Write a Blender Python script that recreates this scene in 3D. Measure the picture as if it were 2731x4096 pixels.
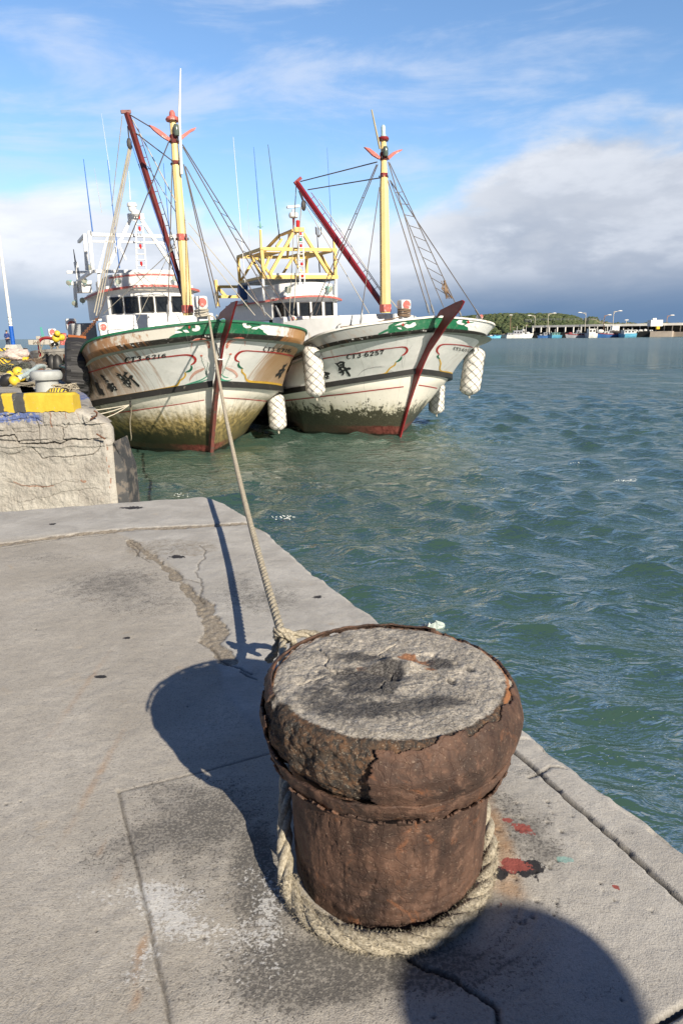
import bpy, bmesh, math, random
import numpy as np
from mathutils import Vector, Matrix
from mathutils.bvhtree import BVHTree
from mathutils.geometry import tessellate_polygon
R = math.radians
random.seed(7)
for _o in list(bpy.data.objects): bpy.data.objects.remove(_o)
sc = bpy.context.scene
COL = sc.collection

# ---------------------------------------------------------------- camera
F = 2731.0                                   # focal length in photo pixels (24 mm on a 36 mm high frame)
PITCH = math.atan((2048-1338)/F); ROLL = 0.0145
CAMZ = 1.5
_f = np.array([0, math.cos(PITCH), -math.sin(PITCH)]); _r0 = np.array([1., 0, 0]); _u0 = np.cross(_r0, _f)
_u = _u0*math.cos(ROLL) + _r0*math.sin(ROLL); _r = np.cross(_f, _u)
CAMP = np.array([0, 0, CAMZ])
cam_d = bpy.data.cameras.new('camera'); cam = bpy.data.objects.new('camera', cam_d); COL.objects.link(cam)
m = Matrix.Identity(4)
for i in range(3):
    m[i][0] = _r[i]; m[i][1] = _u[i]; m[i][2] = -_f[i]; m[i][3] = CAMP[i]
cam.matrix_world = m
cam_d.sensor_fit = 'VERTICAL'; cam_d.sensor_height = 36; cam_d.sensor_width = 24
cam_d.lens = 36*F/4096; cam_d.clip_start = 0.02; cam_d.clip_end = 60000
sc.camera = cam

def ray(x, y): return _f + _r*(x-1365.5)/F - _u*(y-2048)/F
def onz(x, y, z=0.0):
    d = ray(x, y); return CAMP + d*((z-CAMZ)/d[2])
def ony(x, y, Y):
    d = ray(x, y); return CAMP + d*(Y/d[1])

# ---------------------------------------------------------------- sun, sky, exposure
SUN_EL = R(27.3); SUN_AZ = R(146.5)           # compass style: angle from +Y clockwise towards +X
sd = Vector((math.sin(SUN_AZ)*math.cos(SUN_EL), math.cos(SUN_AZ)*math.cos(SUN_EL), math.sin(SUN_EL)))
sun_d = bpy.data.lights.new('sun', 'SUN'); sun_d.energy = 5.0; sun_d.angle = R(0.55); sun_d.color = (1, .90, .75)
sun = bpy.data.objects.new('sun', sun_d); COL.objects.link(sun)
sun.rotation_euler = (-sd).to_track_quat('-Z', 'Y').to_euler(); sun.location = (20, -30, 40)
world = bpy.data.worlds.new('World'); sc.world = world; world.use_nodes = True
sc.view_settings.view_transform = 'Standard'; sc.view_settings.look = 'None'
sc.view_settings.exposure = 0.50; sc.view_settings.gamma = 1.0

class N:
    """small node graph builder"""
    def __init__(s, tree): s.t = tree; s.n = tree.nodes; s.l = tree.links
    def node(s, typ, **kw):
        n = s.n.new(typ)
        for k, v in kw.items():
            if k[0] == '_': setattr(n, k[1:], v)
        for k, v in kw.items():
            if k[0] != '_': s.set(n.inputs[k.replace('__', ' ')], v)
        return n
    def set(s, sock, v):
        if v is None: return
        if hasattr(v, 'is_output'): s.l.new(v, sock)
        elif isinstance(v, bpy.types.Node): s.l.new(v.outputs[0], sock)
        else:
            if isinstance(v, (tuple, list)) and len(v) == 3 and sock.type == 'RGBA': v = (*v, 1)
            sock.default_value = v
    def math(s, op, a, b=None, c=None, clamp=False):
        n = s.n.new('ShaderNodeMath'); n.operation = op; n.use_clamp = clamp
        for i, v in enumerate((a, b, c)):
            if v is not None: s.set(n.inputs[i], v)
        return n.outputs[0]
    def vmath(s, op, a, b=None):
        n = s.n.new('ShaderNodeVectorMath'); n.operation = op; s.set(n.inputs[0], a)
        if b is not None: s.set(n.inputs[1], b)
        return n.outputs[0]
    def add(s, a, b): return s.math('ADD', a, b)
    def sub(s, a, b): return s.math('SUBTRACT', a, b)
    def mul(s, a, b): return s.math('MULTIPLY', a, b)
    def ss(s, v, a, b, lo=0., hi=1.):
        n = s.n.new('ShaderNodeMapRange'); n.interpolation_type = 'SMOOTHSTEP'
        if not hasattr(a, 'is_output') and not hasattr(b, 'is_output') and a > b: a, b, lo, hi = b, a, hi, lo
        s.set(n.inputs[0], v); s.set(n.inputs[1], a); s.set(n.inputs[2], b); n.inputs[3].default_value = lo; n.inputs[4].default_value = hi
        return n.outputs[0]
    def mix(s, f, a, b, mode='MIX'):
        n = s.n.new('ShaderNodeMix'); n.data_type = 'RGBA'; n.blend_type = mode
        s.set(n.inputs[0], f); s.set(n.inputs[6], a); s.set(n.inputs[7], b); return n.outputs[2]
    def noise(s, vec, scale=5., detail=4., rough=.55, dist=0., col=False):
        n = s.n.new('ShaderNodeTexNoise'); s.set(n.inputs['Vector'], vec); s.set(n.inputs['Scale'], scale)
        n.inputs['Detail'].default_value = detail; n.inputs['Roughness'].default_value = rough; n.inputs['Distortion'].default_value = dist
        return n.outputs[1] if col else n.outputs[0]
    def voro(s, vec, scale=5., feat='F1', rnd=1.):
        n = s.n.new('ShaderNodeTexVoronoi'); n.feature = feat; s.set(n.inputs['Vector'], vec); s.set(n.inputs['Scale'], scale)
        n.inputs['Randomness'].default_value = rnd; return n.outputs[0]
    def scale(s, vec, v):
        return s.vmath('MULTIPLY', vec, v)
    def comb(s, x, y, z=0.):
        n = s.n.new('ShaderNodeCombineXYZ'); s.set(n.inputs[0], x); s.set(n.inputs[1], y); s.set(n.inputs[2], z); return n.outputs[0]
    def sep(s, v):
        n = s.n.new('ShaderNodeSeparateXYZ'); s.set(n.inputs[0], v); return n.outputs
    def attr(s, name, out=0):
        n = s.n.new('ShaderNodeAttribute'); n.attribute_name = name; return n.outputs[out]
    def bump(s, h, strength=.5, dist=.01, normal=None):
        n = s.n.new('ShaderNodeBump'); s.set(n.inputs['Height'], h); n.inputs['Strength'].default_value = strength
        n.inputs['Distance'].default_value = dist
        if normal is not None: s.set(n.inputs['Normal'], normal)
        return n.outputs[0]

# sky: Nishita with cloud banks laid out by compass direction and height above the horizon
g = N(world.node_tree); g.n.clear()
tc = g.n.new('ShaderNodeTexCoord'); D = tc.outputs['Generated']
dx, dy, dz = g.sep(D)
sky = g.node('ShaderNodeTexSky', _sky_type='NISHITA', _sun_disc=False, _sun_elevation=SUN_EL, _sun_rotation=SUN_AZ, _air_density=1.0, _dust_density=0.6, _ozone_density=2.2)
skyc = g.mix(1.0, g.vmath('SCALE', sky.outputs[0]), (.0, .0, .0, 1), 'ADD')
skyc.node.inputs[6].links[0].from_node.inputs['Scale'].default_value = 0.13
skyc = g.mix(1.0, skyc, (.80, .92, 1.03), 'MULTIPLY')
el = g.mul(g.math('ARCSINE', dz), 57.2958); az = g.mul(g.math('ARCTAN2', dx, dy), 57.2958)
cv = g.comb(g.mul(az, .07), g.mul(el, .17), 0.0)
n1 = g.noise(cv, 1.15, 7, .56, .3); n2 = g.noise(g.vmath('ADD', cv, (7.3, 2.1, 0)), 2.4, 6, .55); n3 = g.noise(g.comb(g.mul(az, .045), g.mul(el, .2), 3.), 1.3, 6, .6, .5)
right = g.ss(az, 0, 18); left = g.ss(az, -2, -22)
# cumulus bank: top edge height depends on azimuth
top = g.add(g.add(7.6, g.mul(right, 5.0)), g.mul(left, 2.6))
edge = g.sub(g.add(el, g.mul(g.sub(n1, .5), -11)), top)
bank = g.math('SUBTRACT', 1.0, g.ss(edge, -1.0, 1.8))
bank = g.mul(bank, g.ss(dy, .1, .5))
depth = g.math('MULTIPLY', g.sub(top, el), .14)                       # 0 at the top edge, 1 deep inside
# bank colours: lit tops, grey bodies, slate haze at the horizon
body = g.mix(g.ss(g.add(n2, g.mul(depth, .30)), .40, .92), (.64, .67, .72), (.32, .38, .48))
body = g.mix(g.mul(right, .60), body, (.28, .32, .40))
white = g.mul(g.mul(g.ss(g.add(n2, n1), .86, 1.16), g.ss(el, 2.2, 6)), g.mix(right, (1, 1, 1), (.6, .6, .6)))
body = g.mix(g.mul(white, .56), body, (.82, .84, .88))
low = g.ss(g.add(el, g.mul(g.sub(n3, .5), 2.4)), 5.2, .8)
lowc = g.mix(g.ss(az, -24, 14), (.23, .33, .46), (.09, .165, .29))
body = g.mix(g.mul(low, .92), body, lowc)
# high thin veils
veil = g.mul(g.mul(g.ss(g.add(n3, g.mul(g.sub(n2, .5), .35)), .42, .74), g.ss(el, 6, 14)), .62)
veil = g.add(veil, g.mul(g.ss(el, 14, 4), .22))
skyc2 = g.mix(veil, skyc, (.52, .58, .70))
skyc3 = g.mix(bank, skyc2, body)
# the clear sky overhead and away from the cloud bank is a much deeper blue
front = g.ss(dy, .25, .80)
deep = g.math('SUBTRACT', 1.0, g.mul(g.ss(el, 48, 23), front))
skyc3 = g.mix(deep, skyc3, g.mix(g.ss(el, 0, 60), (.085, .13, .23), (.022, .050, .14)))
below = g.ss(el, .0, -.6)
skyc4 = g.mix(below, skyc3, (.11, .16, .2))
bg = g.node('ShaderNodeBackground', Color=skyc4, Strength=1.0)
out = g.node('ShaderNodeOutputWorld', Surface=bg)

# ---------------------------------------------------------------- helpers
def tag(o, label=None, cat=None, group=None, kind=None):
    if label: o['label'] = label
    if cat: o['category'] = cat
    if group: o['group'] = group
    if kind: o['kind'] = kind
    return o
def empty(name, loc=(0, 0, 0), rz=0, label=None, cat=None, group=None):
    o = bpy.data.objects.new(name, None); COL.objects.link(o); o.location = loc; o.rotation_euler = (0, 0, rz)
    o.empty_display_size = .2
    return tag(o, label, cat, group)

def V3(p): return Vector((float(p[0]), float(p[1]), float(p[2])))
class MB:
    def __init__(s): s.v = []; s.f = []; s.mi = []; s.m = 0; s.tf = None
    def _a(s, vs, fs):
        n = len(s.v)
        if s.tf is not None: vs = [s.tf @ V3(p) for p in vs]
        s.v += [tuple(p) for p in vs]; s.f += [tuple(i+n for i in f) for f in fs]; s.mi += [s.m]*len(fs)
    def box(s, c, d, rot=None, bev=0.0):
        hx, hy, hz = d[0]/2, d[1]/2, d[2]/2
        if bev <= 0:
            vs = [Vector((x, y, z)) for z in (-hz, hz) for y in (-hy, hy) for x in (-hx, hx)]
            fs = [(0, 2, 3, 1), (4, 5, 7, 6), (0, 1, 5, 4), (2, 6, 7, 3), (0, 4, 6, 2), (1, 3, 7, 5)]
        else:
            b = min(bev, hx*.95, hy*.95, hz*.95); bm = bmesh.new(); bmesh.ops.create_cube(bm, size=1)
            bmesh.ops.scale(bm, vec=d, verts=bm.verts)
            bmesh.ops.bevel(bm, geom=bm.edges[:], offset=b, segments=2, affect='EDGES', profile=.5)
            bm.verts.index_update(); vs = [v.co.copy() for v in bm.verts]; fs = [tuple(v.index for v in f.verts) for f in bm.faces]; bm.free()
        if rot is not None: vs = [rot @ v for v in vs]
        c = V3(c); s._a([v+c for v in vs], fs); return s
    def bar(s, a, b, w, h=None, up=(0, 0, 1), bev=0):
        a = V3(a); b = V3(b); h = h or w; d = b-a; L = d.length; y = d/L; u = Vector(up)
        x = y.cross(u)
        if x.length < 1e-4: x = y.cross(Vector((1, 0, 0)))
        x.normalize(); z = x.cross(y); mt = Matrix((x, y, z)).transposed()
        return s.box((a+b)/2, (w, L, h), mt, bev)
    def tube(s, pts, r, n=8, cap=True, closed=False):
        pts = [V3(p) for p in pts]; k = len(pts)
        rs = r if isinstance(r, (list, tuple, np.ndarray)) else [r]*k
        prev = None; vs = []
        for i, p in enumerate(pts):
            if closed: t = pts[(i+1) % k]-pts[i-1]
            else: t = pts[min(i+1, k-1)]-pts[max(i-1, 0)]
            if t.length < 1e-9: t = Vector((0, 0, 1))
            t.normalize()
            if prev is None:
                x = t.orthogonal().normalized()
            else:
                x = prev - t*prev.dot(t)
                x = x.normalized() if x.length > 1e-6 else t.orthogonal().normalized()
            prev = x; y = t.cross(x)
            for j in range(n):
                a = 2*math.pi*j/n; vs.append(p+(x*math.cos(a)+y*math.sin(a))*rs[i])
        fs = []
        for i in range(k-1+(1 if closed else 0)):
            i2 = (i+1) % k
            for j in range(n):
                j2 = (j+1) % n; fs.append((i*n+j, i*n+j2, i2*n+j2, i2*n+j))
        if cap and not closed: fs += [tuple(range(n-1, -1, -1)), tuple((k-1)*n+j for j in range(n))]
        s._a(vs, fs); return s
    def lathe(s, prof, c=(0, 0, 0), n=24, axis=None, cap=True):
        mt = Matrix.Identity(3)
        if axis is not None: mt = Vector((0, 0, 1)).rotation_difference(Vector(axis)).to_matrix()
        c = V3(c); vs = []
        for r, z in prof:
            for j in range(n):
                a = 2*math.pi*j/n; vs.append(mt @ Vector((r*math.cos(a), r*math.sin(a), z))+c)
        fs = []; k = len(prof)
        for i in range(k-1):
            for j in range(n):
                j2 = (j+1) % n; fs.append((i*n+j, i*n+j2, (i+1)*n+j2, (i+1)*n+j))
        if cap: fs += [tuple(range(n-1, -1, -1)), tuple((k-1)*n+j for j in range(n))]
        s._a(vs, fs); return s
    def ell(s, c, rad, n=12, rot=None):
        vs = []; fs = []; k = n//2+1
        for i in range(k):
            t = math.pi*i/(k-1)
            for j in range(n):
                a = 2*math.pi*j/n; vs.append(Vector((rad[0]*math.sin(t)*math.cos(a), rad[1]*math.sin(t)*math.sin(a), -rad[2]*math.cos(t))))
        for i in range(k-1):
            for j in range(n):
                j2 = (j+1) % n; fs.append((i*n+j, i*n+j2, (i+1)*n+j2, (i+1)*n+j))
        if rot is not None: vs = [rot @ v for v in vs]
        c = V3(c); s._a([v+c for v in vs], fs); return s
    def prism(s, poly, h, origin=(0, 0, 0), ux=(1, 0, 0), uy=(0, 1, 0)):
        """flat outline in the ux/uy plane, given a real thickness h along ux x uy"""
        ux = Vector(ux).normalized(); uy = Vector(uy).normalized(); w = ux.cross(uy).normalized(); o = V3(origin); n = len(poly)
        a = [o+ux*p[0]+uy*p[1] for p in poly]; vs = [p-w*h/2 for p in a]+[p+w*h/2 for p in a]
        tr = tessellate_polygon([[Vector((p[0], p[1], 0)) for p in poly]])
        fs = [tuple(t) for t in tr]+[tuple(i+n for i in reversed(t)) for t in tr]+[(i, (i+1) % n, (i+1) % n+n, i+n) for i in range(n)]
        s._a(vs, fs); return s
    def grid(s, P, flip=False):
        """P: rows x cols x 3 array"""
        r, c = P.shape[:2]; vs = P.reshape(-1, 3)
        fs = []
        for i in range(r-1):
            for j in range(c-1):
                q = (i*c+j, i*c+j+1, (i+1)*c+j+1, (i+1)*c+j); fs.append(q[::-1] if flip else q)
        s._a(vs, fs); return s
    def build(s, name, mats, parent=None, smooth=False, label=None, cat=None, group=None, kind=None, sharp=35):
        me = bpy.data.meshes.new(name); me.from_pydata(s.v, [], s.f)
        bm = bmesh.new(); bm.from_mesh(me); bmesh.ops.recalc_face_normals(bm, faces=bm.faces); bm.to_mesh(me); bm.free()
        mats = mats if isinstance(mats, (list, tuple)) else [mats]
        for m_ in mats: me.materials.append(m_)
        me.polygons.foreach_set('material_index', s.mi)
        if smooth:
            me.polygons.foreach_set('use_smooth', [True]*len(me.polygons))
            if sharp: me.set_sharp_from_angle(angle=R(sharp))
        o = bpy.data.objects.new(name, me); COL.objects.link(o)
        if parent: o.parent = parent
        return tag(o, label, cat, group, kind)
def np_mesh(name, verts, quads, mats, parent=None, smooth=True, attrs=None):
    me = bpy.data.meshes.new(name); nv = len(verts); nf = len(quads)
    me.vertices.add(nv); me.vertices.foreach_set('co', np.asarray(verts, np.float32).ravel())
    me.loops.add(nf*4); me.loops.foreach_set('vertex_index', np.asarray(quads, np.int32).ravel())
    me.polygons.add(nf); me.polygons.foreach_set('loop_start', np.arange(nf, dtype=np.int32)*4)
    try: me.polygons.foreach_set('loop_total', np.full(nf, 4, np.int32))
    except Exception: pass
    me.update(calc_edges=True); me.validate()
    if smooth: me.polygons.foreach_set('use_smooth', np.ones(nf, bool))
    for k, a in (attrs or {}).items():
        a = np.asarray(a, np.float32)
        if a.ndim == 1:
            at = me.attributes.new(k, 'FLOAT', 'POINT'); at.data.foreach_set('value', a)
        else:
            at = me.attributes.new(k, 'FLOAT_VECTOR', 'POINT'); at.data.foreach_set('vector', a.ravel())
    for m_ in (mats if isinstance(mats, (list, tuple)) else [mats]): me.materials.append(m_)
    o = bpy.data.objects.new(name, me); COL.objects.link(o)
    if parent: o.parent = parent
    return o
def quads_of(r, c, wrap=False):
    i, j = np.meshgrid(np.arange(r-1), np.arange(c if wrap else c-1), indexing='ij'); j2 = (j+1) % c
    return np.stack([i*c+j, i*c+j2, (i+1)*c+j2, (i+1)*c+j], -1).reshape(-1, 4)

# numpy gradient noise
_rng = np.random.RandomState(3); _perm = _rng.permutation(256); _perm = np.concatenate([_perm, _perm, _perm]); _gr = _rng.randn(256, 3); _gr /= np.linalg.norm(_gr, axis=1)[:, None]
def pnoise(x, y, z=0.0):
    x, y, z = np.broadcast_arrays(np.asarray(x, float), np.asarray(y, float), np.asarray(z, float))
    xi, yi, zi = np.floor(x).astype(int), np.floor(y).astype(int), np.floor(z).astype(int)
    xf, yf, zf = x-xi, y-yi, z-zi; xi &= 255; yi &= 255; zi &= 255
    fd = lambda t: t*t*t*(t*(t*6-15)+10)
    u, v, w = fd(xf), fd(yf), fd(zf); r = 0
    for a in (0, 1):
        for b in (0, 1):
            for c in (0, 1):
                h = _perm[_perm[_perm[(xi+a)]+((yi+b))]+((zi+c))] % 256; G = _gr[h]
                d = G[..., 0]*(xf-a)+G[..., 1]*(yf-b)+G[..., 2]*(zf-c)
                r = r+d*(u if a else 1-u)*(v if b else 1-v)*(w if c else 1-w)
    return r*1.5
def fbm(x, y, z=0.0, o=4, lac=2.1, gain=.5):
    r = 0; a = 1; k = 1
    for i in range(o): r = r+a*pnoise(x*k+i*17.3, y*k+i*5.1, z*k+i*9.7); a *= gain; k *= lac
    return r
def sstep(v, a, b):
    t = np.clip((v-a)/(b-a), 0, 1); return t*t*(3-2*t)
def seg_dist(X, Y, pts):
    d = np.full(X.shape, 1e9)
    for (x0, y0), (x1, y1) in zip(pts[:-1], pts[1:]):
        ex, ey = x1-x0, y1-y0; L = ex*ex+ey*ey+1e-12
        t = np.clip(((X-x0)*ex+(Y-y0)*ey)/L, 0, 1); d = np.minimum(d, np.hypot(X-x0-t*ex, Y-y0-t*ey))
    return d

# ---------------------------------------------------------------- materials
_mats = {}
def M(name, base, rough=.6, metal=0., var=.12, vs=6., bump=.15, bs=40., dirt=None, dirtc=(.12, .08, .05), ds=3., spec=.5, coat=0.):
    """painted / plain surface with tonal variation, fine bump and optional patchy wear of another colour"""
    if name in _mats: return _mats[name]
    mt = bpy.data.materials.new(name); mt.use_nodes = True; g = N(mt.node_tree); b = g.n['Principled BSDF']
    co = g.n.new('ShaderNodeTexCoord').outputs['Object']
    n1 = g.noise(co, vs, 4); c = g.mix(g.ss(n1, .3, .7), tuple(min(1, x*(1-var)) for x in base), tuple(min(1, x*(1+var)) for x in base))
    rg = rough
    if dirt:
        n2 = g.noise(co, ds, 7, .68, .4); f = g.ss(n2, 1-dirt-.02, 1-dirt+.07)
        c = g.mix(f, c, dirtc); rg = g.add(rough, g.mul(f, .2))
    g.set(b.inputs['Base Color'], c); g.set(b.inputs['Roughness'], rg); b.inputs['Metallic'].default_value = metal
    b.inputs['Specular IOR Level'].default_value = spec
    if bump: g.set(b.inputs['Normal'], g.bump(g.noise(co, bs, 4), bump, .004))
    _mats[name] = mt; return mt
# ================================================================ water
WZ = -0.9
def water_material():
    mt = bpy.data.materials.new('sea_water'); mt.use_nodes = True; g = N(mt.node_tree); b = g.n['Principled BSDF']
    co = g.n.new('ShaderNodeTexCoord').outputs['Object']
    turb = g.noise(g.scale(co, (.12, .05, 0)), 1.0, 4)
    c = g.mix(g.ss(turb, .35, .65), (.060, .122, .096), (.080, .152, .122))
    g.set(b.inputs['Base Color'], c)
    px_, py_, pz_ = g.sep(co); rr_ = g.math('SQRT', g.add(g.mul(px_, px_), g.mul(py_, py_))); g.set(b.inputs['Roughness'], g.ss(rr_, 8, 160, .045, .20)); b.inputs['IOR'].default_value = 1.333
    p = g.n.new('ShaderNodeMapping'); p.inputs['Rotation'].default_value = (0, 0, R(14)); p.inputs['Scale'].default_value = (1, 1.9, 1); g.set(p.inputs[0], co)
    rid = lambda v: g.sub(1.0, g.math('ABSOLUTE', g.mul(g.sub(v, .5), 2.6)))
    h1 = g.noise(p, 1.9, 2, .5, .8); h2 = g.noise(p, 6.5, 2, .5, .9); h3 = g.noise(p, 21, 2, .5, .6)
    n1 = g.bump(h1, 1.0, .10); n2 = g.bump(h2, 1.0, .030, n1); n3 = g.bump(h3, 1.0, .008, n2)
    # light coming back out of turbid water barely depends on the ripples; only the mirror reflection does
    df = g.node('ShaderNodeBsdfDiffuse', Color=c, Normal=g.comb(0., 0., 1.))
    gl = g.n.new('ShaderNodeBsdfGlossy'); g.set(gl.inputs['Normal'], n3); g.set(gl.inputs['Roughness'], g.ss(rr_, 8, 160, .05, .20))
    fr = g.n.new('ShaderNodeFresnel'); fr.inputs['IOR'].default_value = 1.32; g.set(fr.inputs['Normal'], n3)
    mx = g.n.new('ShaderNodeMixShader'); g.set(mx.inputs[0], g.mul(fr.outputs[0], .48)); g.l.new(df.outputs[0], mx.inputs[1]); g.l.new(gl.outputs[0], mx.inputs[2])
    g.l.new(mx.outputs[0], g.n['Material Output'].inputs['Surface']); g.n.remove(b)
    return mt
def make_water():
    # radial sheet: fine rings near the quay, wide rings out to the horizon
    dep = np.concatenate([np.linspace(R(52), R(9), 330), np.linspace(R(8.9), R(1.2), 170), np.geomspace(R(1.15), R(.008), 60)])
    r = 2.4/np.tan(dep); th = np.linspace(R(-80), R(80), 1250)
    Rr, T = np.meshgrid(r, th, indexing='ij'); X = Rr*np.sin(T); Y = Rr*np.cos(T)
    dr = np.gradient(r)[:, None]*np.ones_like(T)
    rng = np.random.RandomState(11); Z = np.zeros_like(X); DX = np.zeros_like(X); DY = np.zeros_like(X)
    for i in range(64):
        lam = .15*(2.6/.15)**rng.rand(); k = 2*math.pi/lam
        a = R(192)+rng.randn()*R(34); ph = rng.rand()*6.283
        A = .0085*lam*(1.6 if .3 < lam < 1.0 else .55)
        att = np.clip((lam/(dr*2.6)-.6), 0, 1); A = A*att
        mod = 1.0
        c = k*(X*math.sin(a)+Y*math.cos(a))+ph
        Z += A*np.sin(c)*mod; q = A*1.0*np.cos(c); DX += q*math.sin(a); DY += q*math.cos(a)
    # gusts: calmer and rougher patches, quieter in the lee of the hulls
    gust = .85+.4*fbm(X*.22, Y*.13, 2., 3)
    lee = 1-.35*np.exp(-((X+.5)**2/14+(Y-13)**2/12))
    Z *= gust*lee
    V = np.stack([X+DX*gust, Y+DY*gust, Z+WZ], -1).reshape(-1, 3)
    Q = quads_of(len(r), len(th))[:, ::-1]
    # the sheet behind the viewer, a little lower
    n = len(V); S = 3000
    ext = np.array([[-S, -S, WZ-.15], [S, -S, WZ-.15], [S, 3, WZ-.15], [-S, 3, WZ-.15]])
    V = np.concatenate([V, ext]); Q = np.concatenate([Q, [[n, n+1, n+2, n+3]]])
    return tag(np_mesh('water', V, Q, water_material()), kind='structure')
make_water()

# ================================================================ near quay
EDGE = [(-3.0, 3.25), (1.0, 1.36), (1.53, 1.09), (1.71, 1.0), (1.89, .9), (2.15, .785), (2.34, .70), (2.8, .50), (3.33, .235), (3.73, .04), (4.21, -.21), (4.6, -.37), (4.96, -.51), (5.2, -.60), (5.47, -.76), (5.75, -.86), (6.0, -1.0), (6.2, -1.12), (6.33, -1.22), (6.4, -1.31)]
def xe(y): return np.interp(y, [e[0] for e in EDGE], [e[1] for e in EDGE])
def W2(pts): return [tuple(onz(x, y)[:2]) for x, y in pts]

def quay_material():
    mt = bpy.data.materials.new('old_concrete'); mt.use_nodes = True; g = N(mt.node_tree); b = g.n['Principled BSDF']
    co = g.n.new('ShaderNodeTexCoord').outputs['Object']
    A = g.attr('ma', 1); Bv = g.attr('mb', 1); Cv = g.attr('mc', 1)
    grime, salt, rust = g.sep(A); smooth, cav, red = g.sep(Bv); brown, blk, teal = g.sep(Cv)
    fine = g.noise(co, 260, 3, .6); mid = g.noise(co, 26, 6, .6, .2); big = g.noise(co, 1.6, 6, .6, .5); sp = g.noise(co, 95, 4, .7)
    c = g.mix(g.ss(big, .3, .72), (.415, .382, .328), (.565, .53, .468))
    c = g.mix(g.mul(g.ss(mid, .40, .74), .5), c, (.36, .335, .30))
    c2 = g.mix(g.ss(g.noise(co, 3.2, 7, .62, .6), .35, .7), (.42, .405, .375), (.57, .555, .515))
    c = g.mix(smooth, c, c2)
    gr_ = g.ss(fine, .30, .62)
    gm = g.noise(co, 105, 4, .7); c = g.mix(g.mul(g.ss(gm, .50, .36), g.sub(.55, g.mul(smooth, .35))), c, (.23, .205, .17)); c = g.mix(g.mul(g.sub(1.0, gr_), .34), c, (.20, .185, .16))                    # dark pores between the grains
    c = g.mix(g.mul(g.ss(sp, .64, .74), .45), c, (.74, .71, .64))                    # pale grains
    c = g.mix(g.mul(g.ss(g.noise(g.scale(co, (1., 3.2, 1)), 5.5, 6, .66, .8), .56, .74), .35), c, (.27, .25, .22))
    och = g.ss(g.noise(co, 4.6, 5, .6, .4), .63, .76)
    c = g.mix(g.mul(och, .30), c, (.50, .36, .20))
    wob = g.sub(g.noise(co, 60, 5, .7), .5); wob2 = g.sub(g.noise(co, 16, 6, .7, .4), .5)
    f = g.ss(g.add(brown, g.add(g.mul(wob, .5), g.mul(wob2, .6))), .3, .6)
    c = g.mix(g.mul(f, .85), c, g.mix(g.ss(sp, .4, .65), (.20, .165, .12), (.36, .31, .24)))
    f = g.ss(g.add(g.mul(grime, .9), g.add(g.mul(g.sub(gm, .5), 2.2), g.add(g.mul(wob, 1.1), g.mul(wob2, 1.0)))), .30, .85)
    f = g.mul(f, g.ss(grime, .04, .25)); c = g.mix(g.mul(f, .50), c, (.14, .13, .115))
    f = g.ss(g.add(g.mul(g.sub(1.0, gm), .7), g.add(g.mul(grime, .16), g.mul(wob2, .25))), .44, .52); c = g.mix(g.mul(g.mul(f, g.ss(grime, .05, .4)), .75), c, (.10, .095, .088))
    f = g.ss(g.add(rust, g.mul(wob2, .8)), .2, .9); c = g.mix(g.mul(f, .55), c, (.42, .23, .10))
    f = g.ss(g.add(g.mul(salt, .55), g.add(g.mul(wob, 1.5), g.add(g.mul(wob2, .9), g.mul(g.sub(gm, .5), 1.2)))), .30, .50); c = g.mix(g.mul(g.mul(f, g.ss(salt, .05, .3)), .62), c, (.74, .74, .72))
    f = g.mul(g.ss(g.add(blk, g.add(g.mul(wob2, 1.3), g.mul(wob, .8))), .42, .52), g.ss(blk, .08, .2)); c = g.mix(f, c, (.035, .033, .036))
    f = g.mul(g.ss(g.add(red, g.add(g.mul(wob2, 1.9), g.mul(wob, 1.3))), .50, .58), g.ss(red, .08, .2)); c = g.mix(f, c, (.30, .085, .07))
    f = g.ss(g.add(teal, g.mul(wob, 1.)), .4, .6); c = g.mix(g.mul(f, .5), c, (.2, .5, .45))
    c = g.mix(cav, c, (.035, .03, .025))
    g.set(b.inputs['Base Color'], c); b.inputs['Roughness'].default_value = .88; b.inputs['Specular IOR Level'].default_value = .3
    broom = g.n.new('ShaderNodeMapping'); broom.inputs['Rotation'].default_value = (0, 0, R(-28)); broom.inputs['Scale'].default_value = (3, 45, 1); g.set(broom.inputs[0], co)
    br = g.noise(broom, 3, 4, .6)
    h = g.add(g.mul(fine, g.sub(1.0, g.mul(smooth, .6))), g.mul(mid, .9)); h = g.add(h, g.mul(br, .22))
    n1 = g.bump(g.add(h, g.mul(gm, .5)), .6, .0045); g.set(b.inputs['Normal'], g.bump(g.noise(co, 9, 5, .6), .5, .012, n1))
    return mt
MQ = quay_material()

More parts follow.
